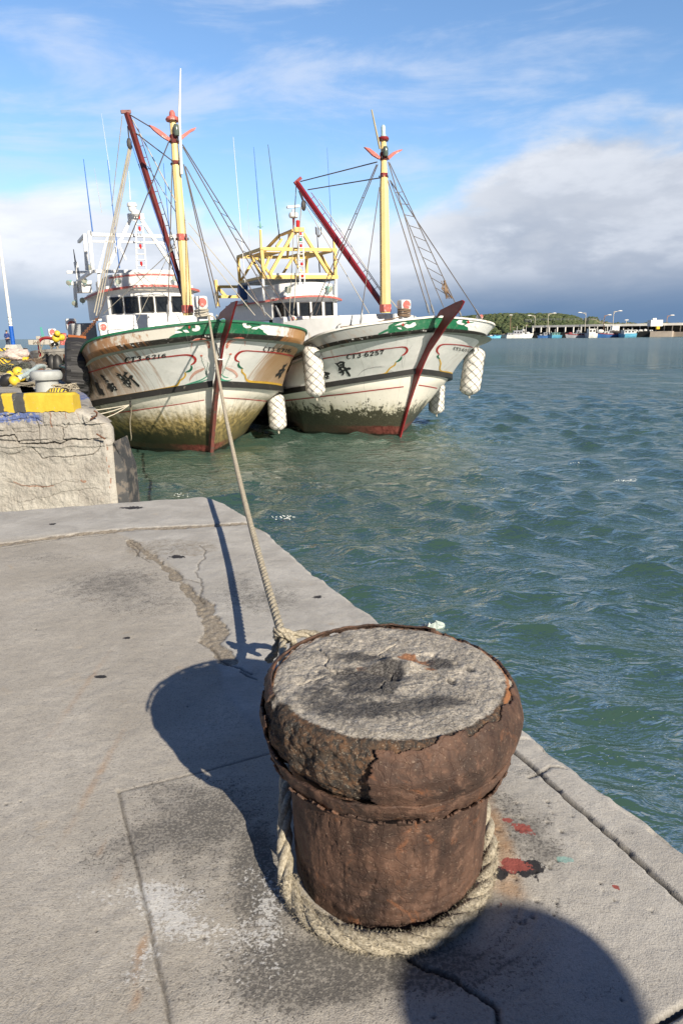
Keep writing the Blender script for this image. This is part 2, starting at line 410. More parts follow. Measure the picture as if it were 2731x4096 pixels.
def make_quay():
    ys = np.concatenate([np.arange(-3, .9, .06), np.arange(.9, 3.0, .0065), np.arange(3.0, 6.4, .012), [6.4]])
    ds = np.concatenate([np.arange(0, 2.7, .0065), np.geomspace(2.71, 9, 40)])
    Yq, Dq = np.meshgrid(ys, ds, indexing='ij')
    nn = lambda y, o, s: fbm(y*s, o, 0, 4)
    chip = .012*nn(Yq, 3.3, 6)+.02*np.clip(nn(Yq, 9.3, 2.6), -.2, 1)
    X = xe(Yq)-Dq-chip*np.exp(-Dq/.08)
    s = .27*np.clip(Yq/6.4, 0, 1)**3
    Y = Yq-s*Dq
    Y = Y-.03*fbm(X*5, Y*0+4., 0, 3)*sstep(Yq, 6.1, 6.4)
    Z = .004*fbm(X*1.3, Y*1.3, 0, 3)+.0012*fbm(X*14, Y*14, 1., 3)
    # ---- joints, cracks and spalled patches, in quay coordinates
    wx = X+.006*fbm(X*9, Y*9, 5., 3)+.003*fbm(X*40, Y*40, 5., 2); wy = Y+.006*fbm(X*9, Y*9, 8., 3)+.003*fbm(X*40, Y*40, 9., 2)
    cav = np.zeros_like(X)
    def joint(px, w, depth, rag=1.0):
        nonlocal Z, cav
        P = W2(px); d = seg_dist(X*(1-rag)+wx*rag, Y*(1-rag)+wy*rag, P)
        m_ = 1-sstep(d, w*.5, w*.5+.006); Z = Z-depth*m_; cav = np.maximum(cav, m_*(.6 if w < .004 else .9))
    joint([(475, 3165), (560, 3520), (620, 3800), (690, 4130)], .0025, .006, .45)
    joint([(475, 3170), (720, 3110), (1090, 3010), (1500, 2900)], .0015, .003, .4)
    joint([(1990, 2950), (2105, 3045), (2250, 3180), (2430, 3335), (2731, 3605), (3100, 3900)], .009, .02, .55)
    joint([(2600, 4110), (2731, 4035), (3000, 3900)], .009, .015, .5)
    joint([(1640, 3830), (1740, 3880), (1830, 3925), (1930, 3990), (1985, 4040), (2000, 4130)], .005, .014, 1.3)
    joint([(2110, 3110), (2160, 3095), (2200, 3065), (2260, 3070)], .003, .006, 1.2)
    joint([(1160, 2290), (1180, 2340), (1165, 2380), (1220, 2420)], .003, .004, 1.6) if False else None
    for q in ([(800, 2185), (822, 2205), (818, 2235), (795, 2262), (790, 2285)], [(780, 2290), (805, 2320), (808, 2350), (800, 2395), (812, 2410)],
              [(720, 2315), (745, 2320), (800, 2335)], [(530, 2185), (560, 2225), (600, 2250)], [(520, 2165), (560, 2195), (548, 2225)],
              [(845, 2590), (870, 2610), (880, 2640), (930, 2668), (1010, 2700)], [(1030, 2720), (960, 2690)], [(310, 2140), (520, 2128), (700, 2112), (1000, 2100)],
              [(0, 2195), (180, 2165), (310, 2150), (420, 2140)]):
        joint(q, .003, .006, 1.6)
    # spalled band running from the far seam down to the bollard
    band = seg_dist(wx, wy, W2([(520, 2165), (620, 2235), (700, 2300), (760, 2370), (790, 2400), (830, 2450), (860, 2520), (850, 2560), (880, 2600), (925, 2650)]))
    bw = np.interp(Y, [2.6, 3.0, 3.3, 3.6, 4.2, 5., 5.6], [.02, .035, .075, .05, .03, .045, .04])+.035*fbm(X*6, Y*6, 2., 4); bw = np.maximum(bw, .012)
    bandm = 1-sstep(band, bw*.75, bw); Z = Z-bandm*(.007+.006*fbm(X*30, Y*30, 3., 4)); brown = bandm*.62
    cav = np.maximum(cav, .5*(1-sstep(np.abs(band-bw*.85), .002, .007))*(fbm(X*8, Y*8, 6., 2) > -.05))
    seam = seg_dist(wx, wy, W2([(0, 2178), (300, 2140), (520, 2120), (760, 2108), (1000, 2095), (1060, 2120)]))
    sm = 1-sstep(seam, .03+.03*fbm(X*5, Y*5, 1., 3), .06+.03*fbm(X*5, Y*5, 1., 3)); Z = Z-.008*sm*(1+fbm(X*20, Y*20, 1., 3)); brown = np.maximum(brown, sm*.65)
    pat = seg_dist(wx, wy, W2([(600, 2190), (700, 2190), (770, 2200)])); pm = 1-sstep(pat, .16, .26+.08*fbm(X*4, Y*4, 0, 3)); brown = np.maximum(brown, .42*pm)
    far = sstep(X*0+(Y-.27*(X+1.31)), 5.35, 5.5)                             # capping strip beyond the seam
    # edge beam is a smoother, bluer pour: everything right of the spalled band
    bx = np.interp(Y, [-3, 0, 1.6, 2.66, 3.0, 3.4, 3.7, 4.3, 4.9, 5.4], [.2, .2, .15, -.52, -.62, -.75, -.8, -1.1, -1.5, -2.0])
    smooth = sstep(X-bx, -.01, .03)*.9; smooth = np.maximum(smooth, far*.85)
    smooth *= np.where(Y < 2.3, sstep(X, .4, .6)*.75, 1)
    Z = Z+.006*smooth*(Y > 2.3)
    # ---- soft stains
    def blob(px, py, rx, ry, ang=0.):
        c = onz(px, py); a = onz(px+rx, py); b_ = onz(px, py-ry); RX = abs(a[0]-c[0]); RY = abs(b_[1]-c[1])
        dx, dy = X-c[0], Y-c[1]; ca, sa = math.cos(ang), math.sin(ang); ex, ey = dx*ca+dy*sa, -dx*sa+dy*ca
        return np.exp(-((ex/RX)**2+(ey/RY)**2))
    G = .75*blob(440, 2330, 260, 70)+.45*blob(620, 2420, 260, 60)+.7*blob(1085, 2400, 150, 60)+.5*blob(960, 2330, 80, 60)+.5*blob(180, 2230, 160, 30)
    G += .55*blob(720, 3290, 230, 130)+.5*blob(450, 3420, 220, 120)+.85*blob(1020, 3420, 70, 90)+.4*blob(850, 3560, 200, 120)+.5*blob(1150, 3650, 160, 130)
    G += .75*blob(2090, 3330, 170, 90, .6)+.55*blob(2190, 3420, 80, 60)+.6*blob(1980, 3200, 110, 70)+.35*blob(2270, 3620, 110, 70)+.8*blob(1300, 3900, 300, 120)+.8*blob(1800, 3860, 330, 120)
    G += .5*blob(2110, 3090, 80, 40)+.4*blob(2500, 3330, 90, 30)+.35*blob(200, 2700, 300, 120)*0+.4*blob(700, 2200, 120, 25)+.35*blob(600, 3950, 300, 80)
    G += .4*blob(2500, 3950, 260, 40, .2)+.7*blob(900, 3260, 220, 150)+.8*blob(1040, 3560, 90, 160)+.9*blob(1250, 3850, 330, 90)+.5*blob(1150, 3980, 250, 120)+.4*blob(640, 3150, 200, 60)
    S = .62*blob(590, 3560, 90, 45)+.55*blob(680, 3650, 110, 50, -.6)+.45*blob(760, 3720, 130, 50)+.42*blob(1070, 3640, 60, 110)+.40*blob(960, 3720, 200, 50)+.36*blob(620, 3800, 60, 90)
    S += .5*blob(350, 3590, 130, 30)+.6*blob(700, 3600, 200, 90)+.5*blob(560, 3840, 60, 60)+.55*blob(1080, 3600, 50, 90)+.45*blob(1030, 3850, 200, 130)+.45*blob(1000, 3500, 80, 60)+.35*blob(530, 3930, 180, 40)
    Ru = .9*blob(1990, 3350, 60, 190)+.5*blob(1990, 3560, 110, 60)+.45*blob(470, 3500, 40, 60)+.4*blob(560, 3850, 30, 200)+.55*blob(395, 3100, 26, 260)+.5*blob(330, 2760, 24, 200)+.5*blob(415, 3380, 20, 60)+.55*blob(560, 3800, 22, 60)+.55*blob(548, 4000, 26, 60)
    red = 1.0*blob(2090, 3320, 42, 26, -.5)+.95*blob(2030, 3282, 30, 9)+1.1*blob(2062, 3463, 62, 30)+.9*blob(2002, 3620, 9, 20)+1.0*blob(2463, 3549, 16, 10)
    blk = 1.05*blob(2112, 3478, 62, 42)+.9*blob(2000, 3498, 34, 34)+1.*blob(405, 2707, 26, 8)+.9*blob(505, 2552, 20, 6)+1.*blob(1560, 3185, 5, 5)
    blk += .8*blob(1270, 2390, 26, 9)+.9*blob(212, 2098, 16, 5)+.8*blob(530, 2033, 60, 7)+.8*blob(710, 2232, 44, 8)+.9*blob(755, 3908, 18, 14)*0
    teal = .9*blob(2255, 3440, 40, 16)
    # small pits near the stump and random pockmarks
    rng = np.random.RandomState(5); pit = np.zeros_like(X)
    for i in range(90):
        px, py = (rng.uniform(1960, 2250), rng.uniform(3200, 3700)) if i < 34 else (rng.uniform(0, 2700), rng.uniform(2150, 4090))
        c = onz(px, py); rr = rng.uniform(.003, .008) if i < 34 else rng.uniform(.002, .007)
        box = (np.abs(X-c[0]) < .03) & (np.abs(Y-c[1]) < .03)
        pit[box] = np.maximum(pit[box], np.exp(-(((X[box]-c[0])/rr)**2+((Y[box]-c[1])/(rr*.8))**2)))
    Z = Z-.006*pit; cav = np.maximum(cav, sstep(pit, .25, .7)*.75)
    # polished rope-wear grooves beside the stump
    gro = (blob(2050, 3600, 220, 230)+blob(1850, 3900, 350, 100))
    ang = np.arctan2(Y-1.685, X-.13); rad = np.hypot(X-.13, Y-1.685)
    wear = np.clip(fbm(rad*70, ang*2.2, 4., 3), 0, 1)*np.clip(gro, 0, 1); Z = Z-.004*wear; G = G+wear*.9*np.clip(gro, 0, 1)
    Z = Z-.02*np.exp(-Dq/.012)*(1+fbm(X*10, Y*10, 0, 2))
    ma = np.stack([np.clip(G, 0, 1), np.clip(S, 0, 1), np.clip(Ru, 0, 1)], -1); mb = np.stack([smooth, cav, np.clip(red, 0, 1)], -1); mc = np.stack([np.clip(brown, 0, 1), np.clip(blk, 0, 1), teal], -1)
    P = np.stack([X, Y, Z], -1)
    # vertical faces below the two water-side edges
    drop = [(.012, -.02), (.022, -.05), (.028, -.12), (.02, -.35), (.03, -.6), (.03, -1.9)]
    cols = []
    for dx_, dz_ in drop:
        c = P[:, :1].copy(); c[..., 0] += dx_+.012*fbm(c[..., 1]*5, dz_*5, 0, 4); c[..., 1] += dx_*.4; c[..., 2] = dz_; cols.append(c)
    P = np.concatenate([np.concatenate(cols[::-1], 1), P], 1)
    rows = []
    for dx_, dz_ in drop:
        c = P[-1:].copy(); c[..., 1] += dx_+.012*fbm(c[..., 0]*5, dz_*5, 0, 4); c[..., 2] = np.minimum(c[..., 2], dz_); rows.append(c)
    P = np.concatenate([P]+rows, 0); r, c = P.shape[:2]
    def pad(a): a = np.pad(a, ((0, 6), (6, 0), (0, 0)), mode='edge'); return a.reshape(-1, 3)
    o = np_mesh('lower_quay', P.reshape(-1, 3), quads_of(r, c)[:, ::-1], MQ, attrs=dict(ma=pad(ma), mb=pad(mb), mc=pad(mc)))
    # body of the quay under the far left end
    return tag(o, kind='structure')
make_quay()
# ================================================================ foreground bollard
BC = (.125, 1.710)
def rust_material(name, steel=True):
    mt = bpy.data.materials.new(name); mt.use_nodes = True; g = N(mt.node_tree); b = g.n['Principled BSDF']
    co = g.n.new('ShaderNodeTexCoord').outputs['Object']
    n1 = g.noise(co, 7, 8, .62, .4); n2 = g.noise(co, 28, 7, .65, .3); n3 = g.noise(co, 140, 4, .65); st = g.noise(g.scale(co, (22, 22, 3.0)), 1, 6, .6)
    c = g.mix(g.ss(n1, .3, .7), (.034, .022, .018), (.135, .076, .052))
    c = g.mix(g.mul(g.ss(n2, .52, .74), .7), c, (.23, .135, .095))
    c = g.mix(g.mul(g.ss(g.noise(co, 3.2, 6, .7, .6), .52, .68), .6), c, (.030, .022, .020)); c = g.mix(g.mul(g.ss(st, .50, .66), .65), c, (.035, .019, .015))
    c = g.mix(g.mul(g.ss(g.noise(co, 11, 6, .7, .8), .56, .72), .6), c, (.28, .11, .045))
    c = g.mix(g.mul(g.ss(n3, .58, .72), .35), c, (.42, .32, .24))
    g.set(b.inputs['Base Color'], c); g.set(b.inputs['Roughness'], g.ss(n2, .3, .7, .55, .9)); b.inputs['Metallic'].default_value = 0.; b.inputs['Specular IOR Level'].default_value = .35
    v = g.voro(g.vmath('ADD', co, g.vmath('SCALE', g.noise(co, 20, 3, col=True), None)), 26, 'DISTANCE_TO_EDGE')
    for nd in g.n:
        if nd.type == 'VECT_MATH' and nd.operation == 'SCALE': nd.inputs['Scale'].default_value = .06
    h = g.add(g.mul(n2, 1.0), g.mul(n3, .35)); h = g.add(h, g.mul(g.ss(v, 0, .06), .25))
    g.set(b.inputs['Normal'], g.bump(g.add(h, g.mul(st, .35)), .7, .006))
    return mt
def core_material():
    mt = bpy.data.materials.new('weathered_concrete_fill'); mt.use_nodes = True; g = N(mt.node_tree); b = g.n['Principled BSDF']
    co = g.n.new('ShaderNodeTexCoord').outputs['Object']; dark, rusty, shoulder = g.sep(g.attr('mk', 1))
    n1 = g.noise(co, 12, 8, .66, .6); n2 = g.noise(co, 60, 6, .7, .3); n3 = g.noise(co, 190, 4, .7)
    c = g.mix(g.ss(n1, .3, .7), (.29, .262, .22), (.50, .455, .385))
    c = g.mix(g.ss(n2, .50, .66), c, (.20, .19, .175)); c = g.mix(g.mul(g.ss(n3, .54, .66), .7), c, (.62, .60, .56)); c = g.mix(g.mul(g.ss(n3, .46, .36), .75), c, (.08, .075, .07))
    w = g.sub(g.noise(co, 38, 6, .72, .6), .5)
    f = g.ss(g.add(shoulder, g.mul(w, .7)), .35, .65)
    rc = g.mix(g.ss(n2, .40, .6), (.042, .038, .035), g.mix(g.ss(n1, .4, .66), (.085, .062, .046), (.165, .092, .052)))
    rc = g.mix(g.mul(g.ss(n3, .56, .68), .55), rc, (.40, .36, .29))
    c = g.mix(f, c, rc)
    f = g.ss(g.add(rusty, g.mul(w, 1.2)), .45, .7); c = g.mix(g.mul(f, .85), c, g.mix(n3, (.22, .07, .035), (.45, .22, .09)))
    f = g.ss(g.add(dark, g.add(g.mul(w, 1.7), g.mul(g.sub(n3, .5), 1.4))), .36, .70); c = g.mix(g.mul(f, .92), c, g.mix(g.ss(n3, .4, .62), (.028, .026, .028), (.13, .125, .12)))
    g.set(b.inputs['Base Color'], c); b.inputs['Roughness'].default_value = .92; b.inputs['Specular IOR Level'].default_value = .25
    g.set(b.inputs['Normal'], g.bump(g.add(g.mul(n2, 1.2), g.mul(n3, .5)), .9, .006))
    return mt
MRUST = rust_material('rusted_steel'); MCORE = core_material()
def interp_prof(prof, t):
    p = np.array(prof, float); d = np.concatenate([[0], np.cumsum(np.hypot(*np.diff(p, axis=0).T))]); d /= d[-1]
    return np.interp(t, d, p[:, 0]), np.interp(t, d, p[:, 1]), d
def make_bollard():
    root = empty('mooring_bollard', (BC[0], BC[1], 0), 0, 'big rusty mushroom bollard with cracked concrete top in the foreground', 'bollard')
    n = 520
    # post
    zs = np.linspace(-.01, .47, 170); th = np.linspace(0, 2*np.pi, n, endpoint=False); Z, T = np.meshgrid(zs, th, indexing='ij')
    rad = .273+.013*np.clip(Z/.42, 0, 1)**1.1
    cx, sx = np.cos(T), np.sin(T)
    ring = .0009*np.sin(Z*190+5*fbm(cx*1.6, sx*1.6, Z*6, 3))*np.exp(-((Z-.08)/.07)**2)
    rad = rad+ring+.0030*fbm(cx*3, sx*3, Z*7, 4)+.0018*fbm(cx*12, sx*12, Z*12, 3)
    crk = np.abs(fbm(cx*7, sx*7, Z*4+3, 3)); rad -= .004*np.exp(-(crk/.02)**2)*(fbm(cx*3, sx*3, Z*3+8, 2) > .12)
    np_mesh('post', np.stack([rad*cx, rad*sx, Z], -1).reshape(-1, 3), quads_of(170, n, True), MRUST, root)
    # concrete core of the mushroom head
    core = [(.20, .395), (.27, .398), (.303, .41), (.322, .43), (.338, .462), (.342, .495), (.342, .53), (.340, .553), (.333, .572), (.318, .586), (.29, .592), (.2, .594), (.1, .594), (.0, .592)]
    m_ = 330; t = np.concatenate([np.linspace(0, 1, m_)]); r0, z0, _ = interp_prof(core, t); Rm = r0[:, None]*np.ones(n); Zm = z0[:, None]*np.ones(n); Tm = np.ones(m_)[:, None]*th
    X, Y = Rm*np.cos(Tm), Rm*np.sin(Tm)
    topm = sstep(Zm, .57, .584)
    nz = .0055*fbm(X*14, Y*14, Zm*14, 5)+.0022*fbm(X*60, Y*60, Zm*60, 3)
    dirx = X/np.maximum(Rm, .05); diry = Y/np.maximum(Rm, .05)
    X += dirx*nz*(1-topm)*1.8; Y += diry*nz*(1-topm)*1.8; Zm = Zm+nz*topm*1.0+nz*(1-topm)*.6
    def tb(x, y, rx, ry=None): ry = ry or rx; return np.exp(-(((X-x)/rx)**2+((Y-y)/ry)**2))
    # broken centre: sunken hole with two pebbly lumps
    hole = tb(-.01, .02, .045, .03)*topm; Zm = Zm-.016*hole-.012*tb(.015, -.012, .018, .035)*topm
    Zm += .022*tb(.01, .055, .030, .024)*topm+.026*tb(.055, .028, .032, .024)*topm+.012*tb(-.035, .05, .02, .014)*topm
    for x, y, r_ in ((-.115, -.055, .009), (.165, -.05, .014), (.225, .015, .013), (.135, .10, .010), (.10, .13, .009), (-.02, -.165, .007), (.19, .05, .01), (-.2, .02, .006)): Zm -= .009*tb(x, y, r_)*topm; Zm += .003*tb(x, y, r_*2.0)*topm
    for pts in ([(.01, .02), (0, -.03), (-.03, -.07), (.0, -.11)], [(-.2, .16), (-.17, .10), (-.175, .05), (-.14, .0)], [(-.25, -.05), (-.17, -.01), (-.08, .02), (-.02, .02)], [(.06, .02), (.12, .0), (.16, -.05)], [(.0, .07), (-.02, .12), (.03, .18)]):
        d = seg_dist(X+.008*fbm(X*20, Y*20, 1, 3), Y+.008*fbm(X*20, Y*20, 4, 3), pts); Zm -= .006*(1-sstep(d, .001, .005))*topm
    dark = .95*tb(-.075, .0, .085, .045)+1.1*tb(-.055, -.075, .075, .045)+.85*tb(-.08, .10, .09, .035)+1.1*tb(.15, .055, .05, .035)+.8*tb(.12, -.15, .10, .035)+.6*tb(-.02, -.20, .16, .05)+.5*tb(-.2, -.08, .06, .12)+.9*hole+.8*tb(.165, -.05, .016)+.8*tb(.0, .0, .03, .06)+.45*tb(-.12, -.16, .12, .06)+.9*tb(.225, .015, .014)
    rusty = .95*tb(.06, .095, .035, .03)+.9*tb(.105, .06, .04, .02)+.8*tb(-.075, .03, .025, .018)+.8*tb(.12, .02, .03, .015)+.9*sstep(np.hypot(X, Y), .30, .325)*sstep(Y+X*.2, -.2, -.05)*topm
    rusty = rusty+.5*tb(.06, .028, .03, .024)*0
    sh = sstep(np.hypot(X, Y), .29, .33)*sstep(-(Y-.1*X), .05, .14)+(Zm < .565)
    mk = np.stack([np.clip(dark, 0, 1), np.clip(rusty, 0, 1), np.clip(sh, 0, 1)], -1)
    np_mesh('concrete_fill', np.stack([X, Y, Zm], -1).reshape(-1, 3), quads_of(m_, n, True), MCORE, root, attrs=dict(mk=mk.reshape(-1, 3)))
    # steel skin: what is left of it wraps the right and the back; torn edges, several mm thick
    def skin(name, prof, keep, off=0., th_=.007, amp=.0025, rows=110, seed=0.):
        t = np.linspace(0, 1, rows); r0, z0, _ = interp_prof(prof, t); Rm = r0[:, None]*np.ones(n); Zm = z0[:, None]*np.ones(n); Tm = np.ones(rows)[:, None]*th
        tt = t[:, None]*np.ones(n); cx, sx = np.cos(Tm), np.sin(Tm)
        d = off+amp*fbm(cx*3.5, sx*3.5, Zm*9+seed, 4)+.0012*fbm(cx*16, sx*16, Zm*30+seed, 3)
        K = keep(Tm, tt, cx, sx, Zm)
        dn = np.gradient(r0), np.gradient(z0); L = np.hypot(*dn)+1e-9; nr, nz_ = dn[1]/L, -dn[0]/L
        P = np.stack([(Rm+nr[:, None]*d)*cx, (Rm+nr[:, None]*d)*sx, Zm+nz_[:, None]*d], -1)
        Q = quads_of(rows, n, True); kf = K.reshape(-1)[Q].all(1)
        o = np_mesh(name, P.reshape(-1, 3), Q[kf], MRUST, root)
        md = o.modifiers.new('thickness', 'SOLIDIFY'); md.thickness = th_; md.offset = -1
        return o
    deg = lambda T: np.degrees(T) % 360
    outer = [(.285, .383), (.314, .402), (.338, .432), (.355, .468), (.360, .505), (.352, .54), (.342, .566), (.326, .588), (.308, .600)]
    def keep1(T, t, cx, sx, Z):
        a = deg(T); rag = 5*fbm(Z*40, cx*0+2., 0, 4)
        left = 260+rag*.45+2*np.sin(Z*22); inside = (a > left) | (a < 100+rag)                    # from the front seam round the right side to the back
        topcut = .90+.06*fbm(cx*5, sx*5, 3., 4)
        topcut = np.where((a > 255) & (a < 300), .90+.05*np.sin(a/9)+.04*fbm(cx*9, sx*9, 1., 3), topcut)
        return inside & (t < topcut)
    skin('steel_skin', outer, keep1, .002, .010)
    def keep2(T, t, cx, sx, Z):
        a = deg(T); rag = 6*fbm(Z*40, cx*0+7., 0, 4)
        return (a > 95+rag) & (a < 203+rag) & (t < .66+.12*fbm(cx*7, sx*7, 8., 4)) & ~((a > 150) & (fbm(cx*6, sx*6, Z*14, 3) > .34))
    skin('torn_skin', outer, keep2, .0, .006, .005, seed=4.)
    def keep3(T, t, cx, sx, Z):
        a = deg(T); return (t > .42+.25*fbm(cx*14, sx*14, 2., 3)) & (t < .97) & ((a > 60) & (a < 200))
    skin('rim_flakes', [(.350, .550), (.345, .575), (.334, .592), (.322, .598)], keep3, .001, .006, .004, 40, 9.)
    # lower lip: ragged rusty band hanging round the underside
    def keep4(T, t, cx, sx, Z): return t > .16+.20*fbm(cx*26, sx*26, 5., 4)+.05*np.sign(np.sin(T*61+4*fbm(cx*5, sx*5, 0, 2)))*(fbm(cx*4, sx*4, 9., 2) > -.1)
    skin('lip_band', [(.288, .364), (.300, .360), (.316, .372), (.329, .392), (.338, .410), (.341, .428)], keep4, .003, .010, .007, 70, 14.)
    def keep5(T, t, cx, sx, Z): return (t > .18+.30*fbm(cx*24, sx*24, 25., 4)) & (t < .72+.3*fbm(cx*18, sx*18, 35., 4)) & (fbm(cx*9, sx*9, 3., 3) > -.22)
    skin('lip_flakes', [(.292, .357), (.310, .366), (.327, .384), (.338, .404)], keep5, .009, .006, .005, 40, 24.)
    return root
make_bollard()

# ---------------------------------------------------------------- rope
def rope_material(name='old_rope', dark=.0):
    mt = bpy.data.materials.new(name); mt.use_nodes = True; g = N(mt.node_tree); b = g.n['Principled BSDF']
    co = g.n.new('ShaderNodeTexCoord').outputs['Object']; n1 = g.noise(co, 9, 5, .6); n2 = g.noise(co, 110, 4, .7); n3 = g.noise(g.scale(co, (1, 1, 1)), 420, 3, .7)
    k = 1-dark
    c = g.mix(g.ss(n2, .32, .7), (.30*k, .26*k, .19*k), (.60*k, .545*k, .43*k)); c = g.mix(g.mul(g.ss(n1, .52, .72), .45), c, (.27, .23, .17)); c = g.mix(g.mul(g.ss(n3, .6, .75), .4), c, (.8*k, .76*k, .66*k))
    g.set(b.inputs['Base Color'], c); b.inputs['Roughness'].default_value = .95; b.inputs['Specular IOR Level'].default_value = .15
    g.set(b.inputs['Normal'], g.bump(g.add(n2, n3), .9, .004)); return mt
MROPE = rope_material(); MROPED = rope_material('dirty_rope', .35)
def catmull(pts, step):
    P = [np.array(p, float) for p in pts]; P = [2*P[0]-P[1]]+P+[2*P[-1]-P[-2]]; out = []
    for i in range(1, len(P)-2):
        n = max(2, int(np.linalg.norm(P[i+1]-P[i])/step))
        for k in range(n):
            t = k/n; out.append(.5*((2*P[i])+(-P[i-1]+P[i+1])*t+(2*P[i-1]-5*P[i]+4*P[i+1]-P[i+2])*t*t+(-P[i-1]+3*P[i]-3*P[i+1]+P[i+2])*t**3))
    out.append(P[-2]); return np.array(out)
def rope_mesh(path, rad, pitch, name, mat, parent=None, nseg=10, strands=3, fuzz=.0, step=None, amp=None):
    """laid rope: twisted strands wound round the path, each a tube of its own shape"""
    step = step or pitch/10; path = catmull(path, step); n = len(path); T = np.gradient(path, axis=0); T /= np.linalg.norm(T, axis=1)[:, None]
    up = np.array([0, 0, 1.]); X = np.cross(T, up); bad = np.linalg.norm(X, axis=1) < 1e-3; X[bad] = [1, 0, 0]; X /= np.linalg.norm(X, axis=1)[:, None]
    for i in range(1, n):                                   # parallel transport
        x = X[i-1]-T[i]*X[i-1].dot(T[i]); X[i] = x/np.linalg.norm(x)
    Y = np.cross(T, X); L = np.concatenate([[0], np.cumsum(np.linalg.norm(np.diff(path, axis=0), axis=1))])
    rads = rad if hasattr(rad, '__len__') else np.full(n, rad)
    if len(rads) != n: rads = np.interp(np.linspace(0, 1, n), np.linspace(0, 1, len(rads)), rads)
    V = []; Q = []; base = 0
    for s in range(strands):
        ph = L/pitch*2*math.pi+2*math.pi*s/strands; sr = rads*.56
        C = path+(X*np.cos(ph)[:, None]+Y*np.sin(ph)[:, None])*(rads*.46)[:, None]
        a = np.linspace(0, 2*np.pi, nseg, endpoint=False)
        w = 1+.05*fbm(L[:, None]*60, a[None]*1.3, s*5., 2)+fuzz*fbm(L[:, None]*300, a[None]*4, s*9., 2)
        P = C[:, None]+(X[:, None]*np.cos(a)[None, :, None]+Y[:, None]*np.sin(a)[None, :, None])*(sr[:, None]*w)[..., None]
        V.append(P.reshape(-1, 3)); Q.append(quads_of(n, nseg, True)+base); base += n*nseg
    return np_mesh(name, np.concatenate(V), np.concatenate(Q), mat, parent)
def fibres(paths, rad, count, ln, name, mat, parent, seed=1):
    """short loose fibres standing off a worn rope"""
    rng = np.random.RandomState(seed); mb_v = []; mb_f = []
    for path in paths:
        path = catmull(path, .01); T = np.gradient(path, axis=0); T /= np.linalg.norm(T, axis=1)[:, None]
        for i in range(count):
            k = rng.randint(len(path)); d = rng.randn(3); d -= T[k]*d.dot(T[k]); d /= np.linalg.norm(d)
            p = path[k]+d*rad*.93; q = p+(d*.9+T[k]*rng.randn()*.8+rng.randn(3)*.3)*ln*rng.uniform(.4, 1.2); w = np.cross(q-p, d+rng.randn(3)*.2); w = w/np.linalg.norm(w)*.0007
            b = len(mb_v); mb_v += [p-w, p+w, q+w*.3, q-w*.3]; mb_f.append([b, b+1, b+2, b+3])
    o = np_mesh(name, np.array(mb_v), np.array(mb_f), mat, parent, smooth=False); o['kind'] = 'stuff'; return o
# ================================================================ the boats: shared hull frame
TH = R(26); HEEL = .022
_a = np.array([-math.sin(TH), math.cos(TH), 0]); _l0 = np.array([math.cos(TH), math.sin(TH), 0]); _k = np.array([0, 0, 1.])
_l = _l0*math.cos(HEEL)+_k*math.sin(HEEL); _n = _k*math.cos(HEEL)-_l0*math.sin(HEEL)
ORG = {1: onz(842, 1815, WZ), 2: onz(1596, 1745, WZ)}
# local frame of a boat: x = across (towards the picture's right), y = aft, z = height above the water
def BW(b, s, w, z): return ORG[b]+_a*s+_l*w+_n*z
def onS(b, px, py, s):
    """point of the cross-section s metres aft"""
    d = ray(px, py); o = ORG[b]+_a*s; t = ((o-CAMP) @ _a)/(d @ _a); P = CAMP+d*t-ORG[b]; return (float(P @ _l), s, float(P @ _n))
def onW(b, px, py, w=0.):
    d = ray(px, py); o = ORG[b]+_l*w; t = ((o-CAMP) @ _l)/(d @ _l); P = CAMP+d*t-ORG[b]; return (w, float(P @ _a), float(P @ _n))
LEV = {1: [(-1.45, 1.77, 2.24, 1.90, 4.0, 1.18), (-1.38, 1.55, 2.19, 1.70, 3.5, 1.10), (-.65, .60, 2.25, 2.6, 2.45, 1.06), (-.48, .28, 1.95, 2.6, 2.4, .85), (0, -.9, 1.89, 3.1, 1.2, 0)],
       2: [(-1.57, 1.83, 2.31, 1.50, 3.6, 1.30), (-1.55, 1.60, 2.17, 1.45, 2.8, 1.13), (-.75, .68, 2.40, 2.8, 2.35, 1.06), (-.62, .35, 1.95, 2.4, 2.3, .85), (0, -.9, 1.58, 2.1, 1.2, 0)]}
def hull_curves(b, S):
    out = []
    for a0, z0, W, L, n, k in LEV[b]:
        s = a0+S*(1-a0/16.); x = s-a0; t = np.clip(x/L, 0, 1); w = W*(1-(1-t)**n)-np.clip(x-L, 0, 99)*.03
        w = np.maximum(w, 0)*(1-.25*sstep(S, 11, 16)); z = z0-k*(1-np.exp(-x/4.))+.9; out.append(np.stack([w, s, z], -1))
    kz = out[-1].copy(); kz[:, 0] *= .75; kz[:, 1] += .25; kz[:, 2] = -.7; out.append(kz)
    return out
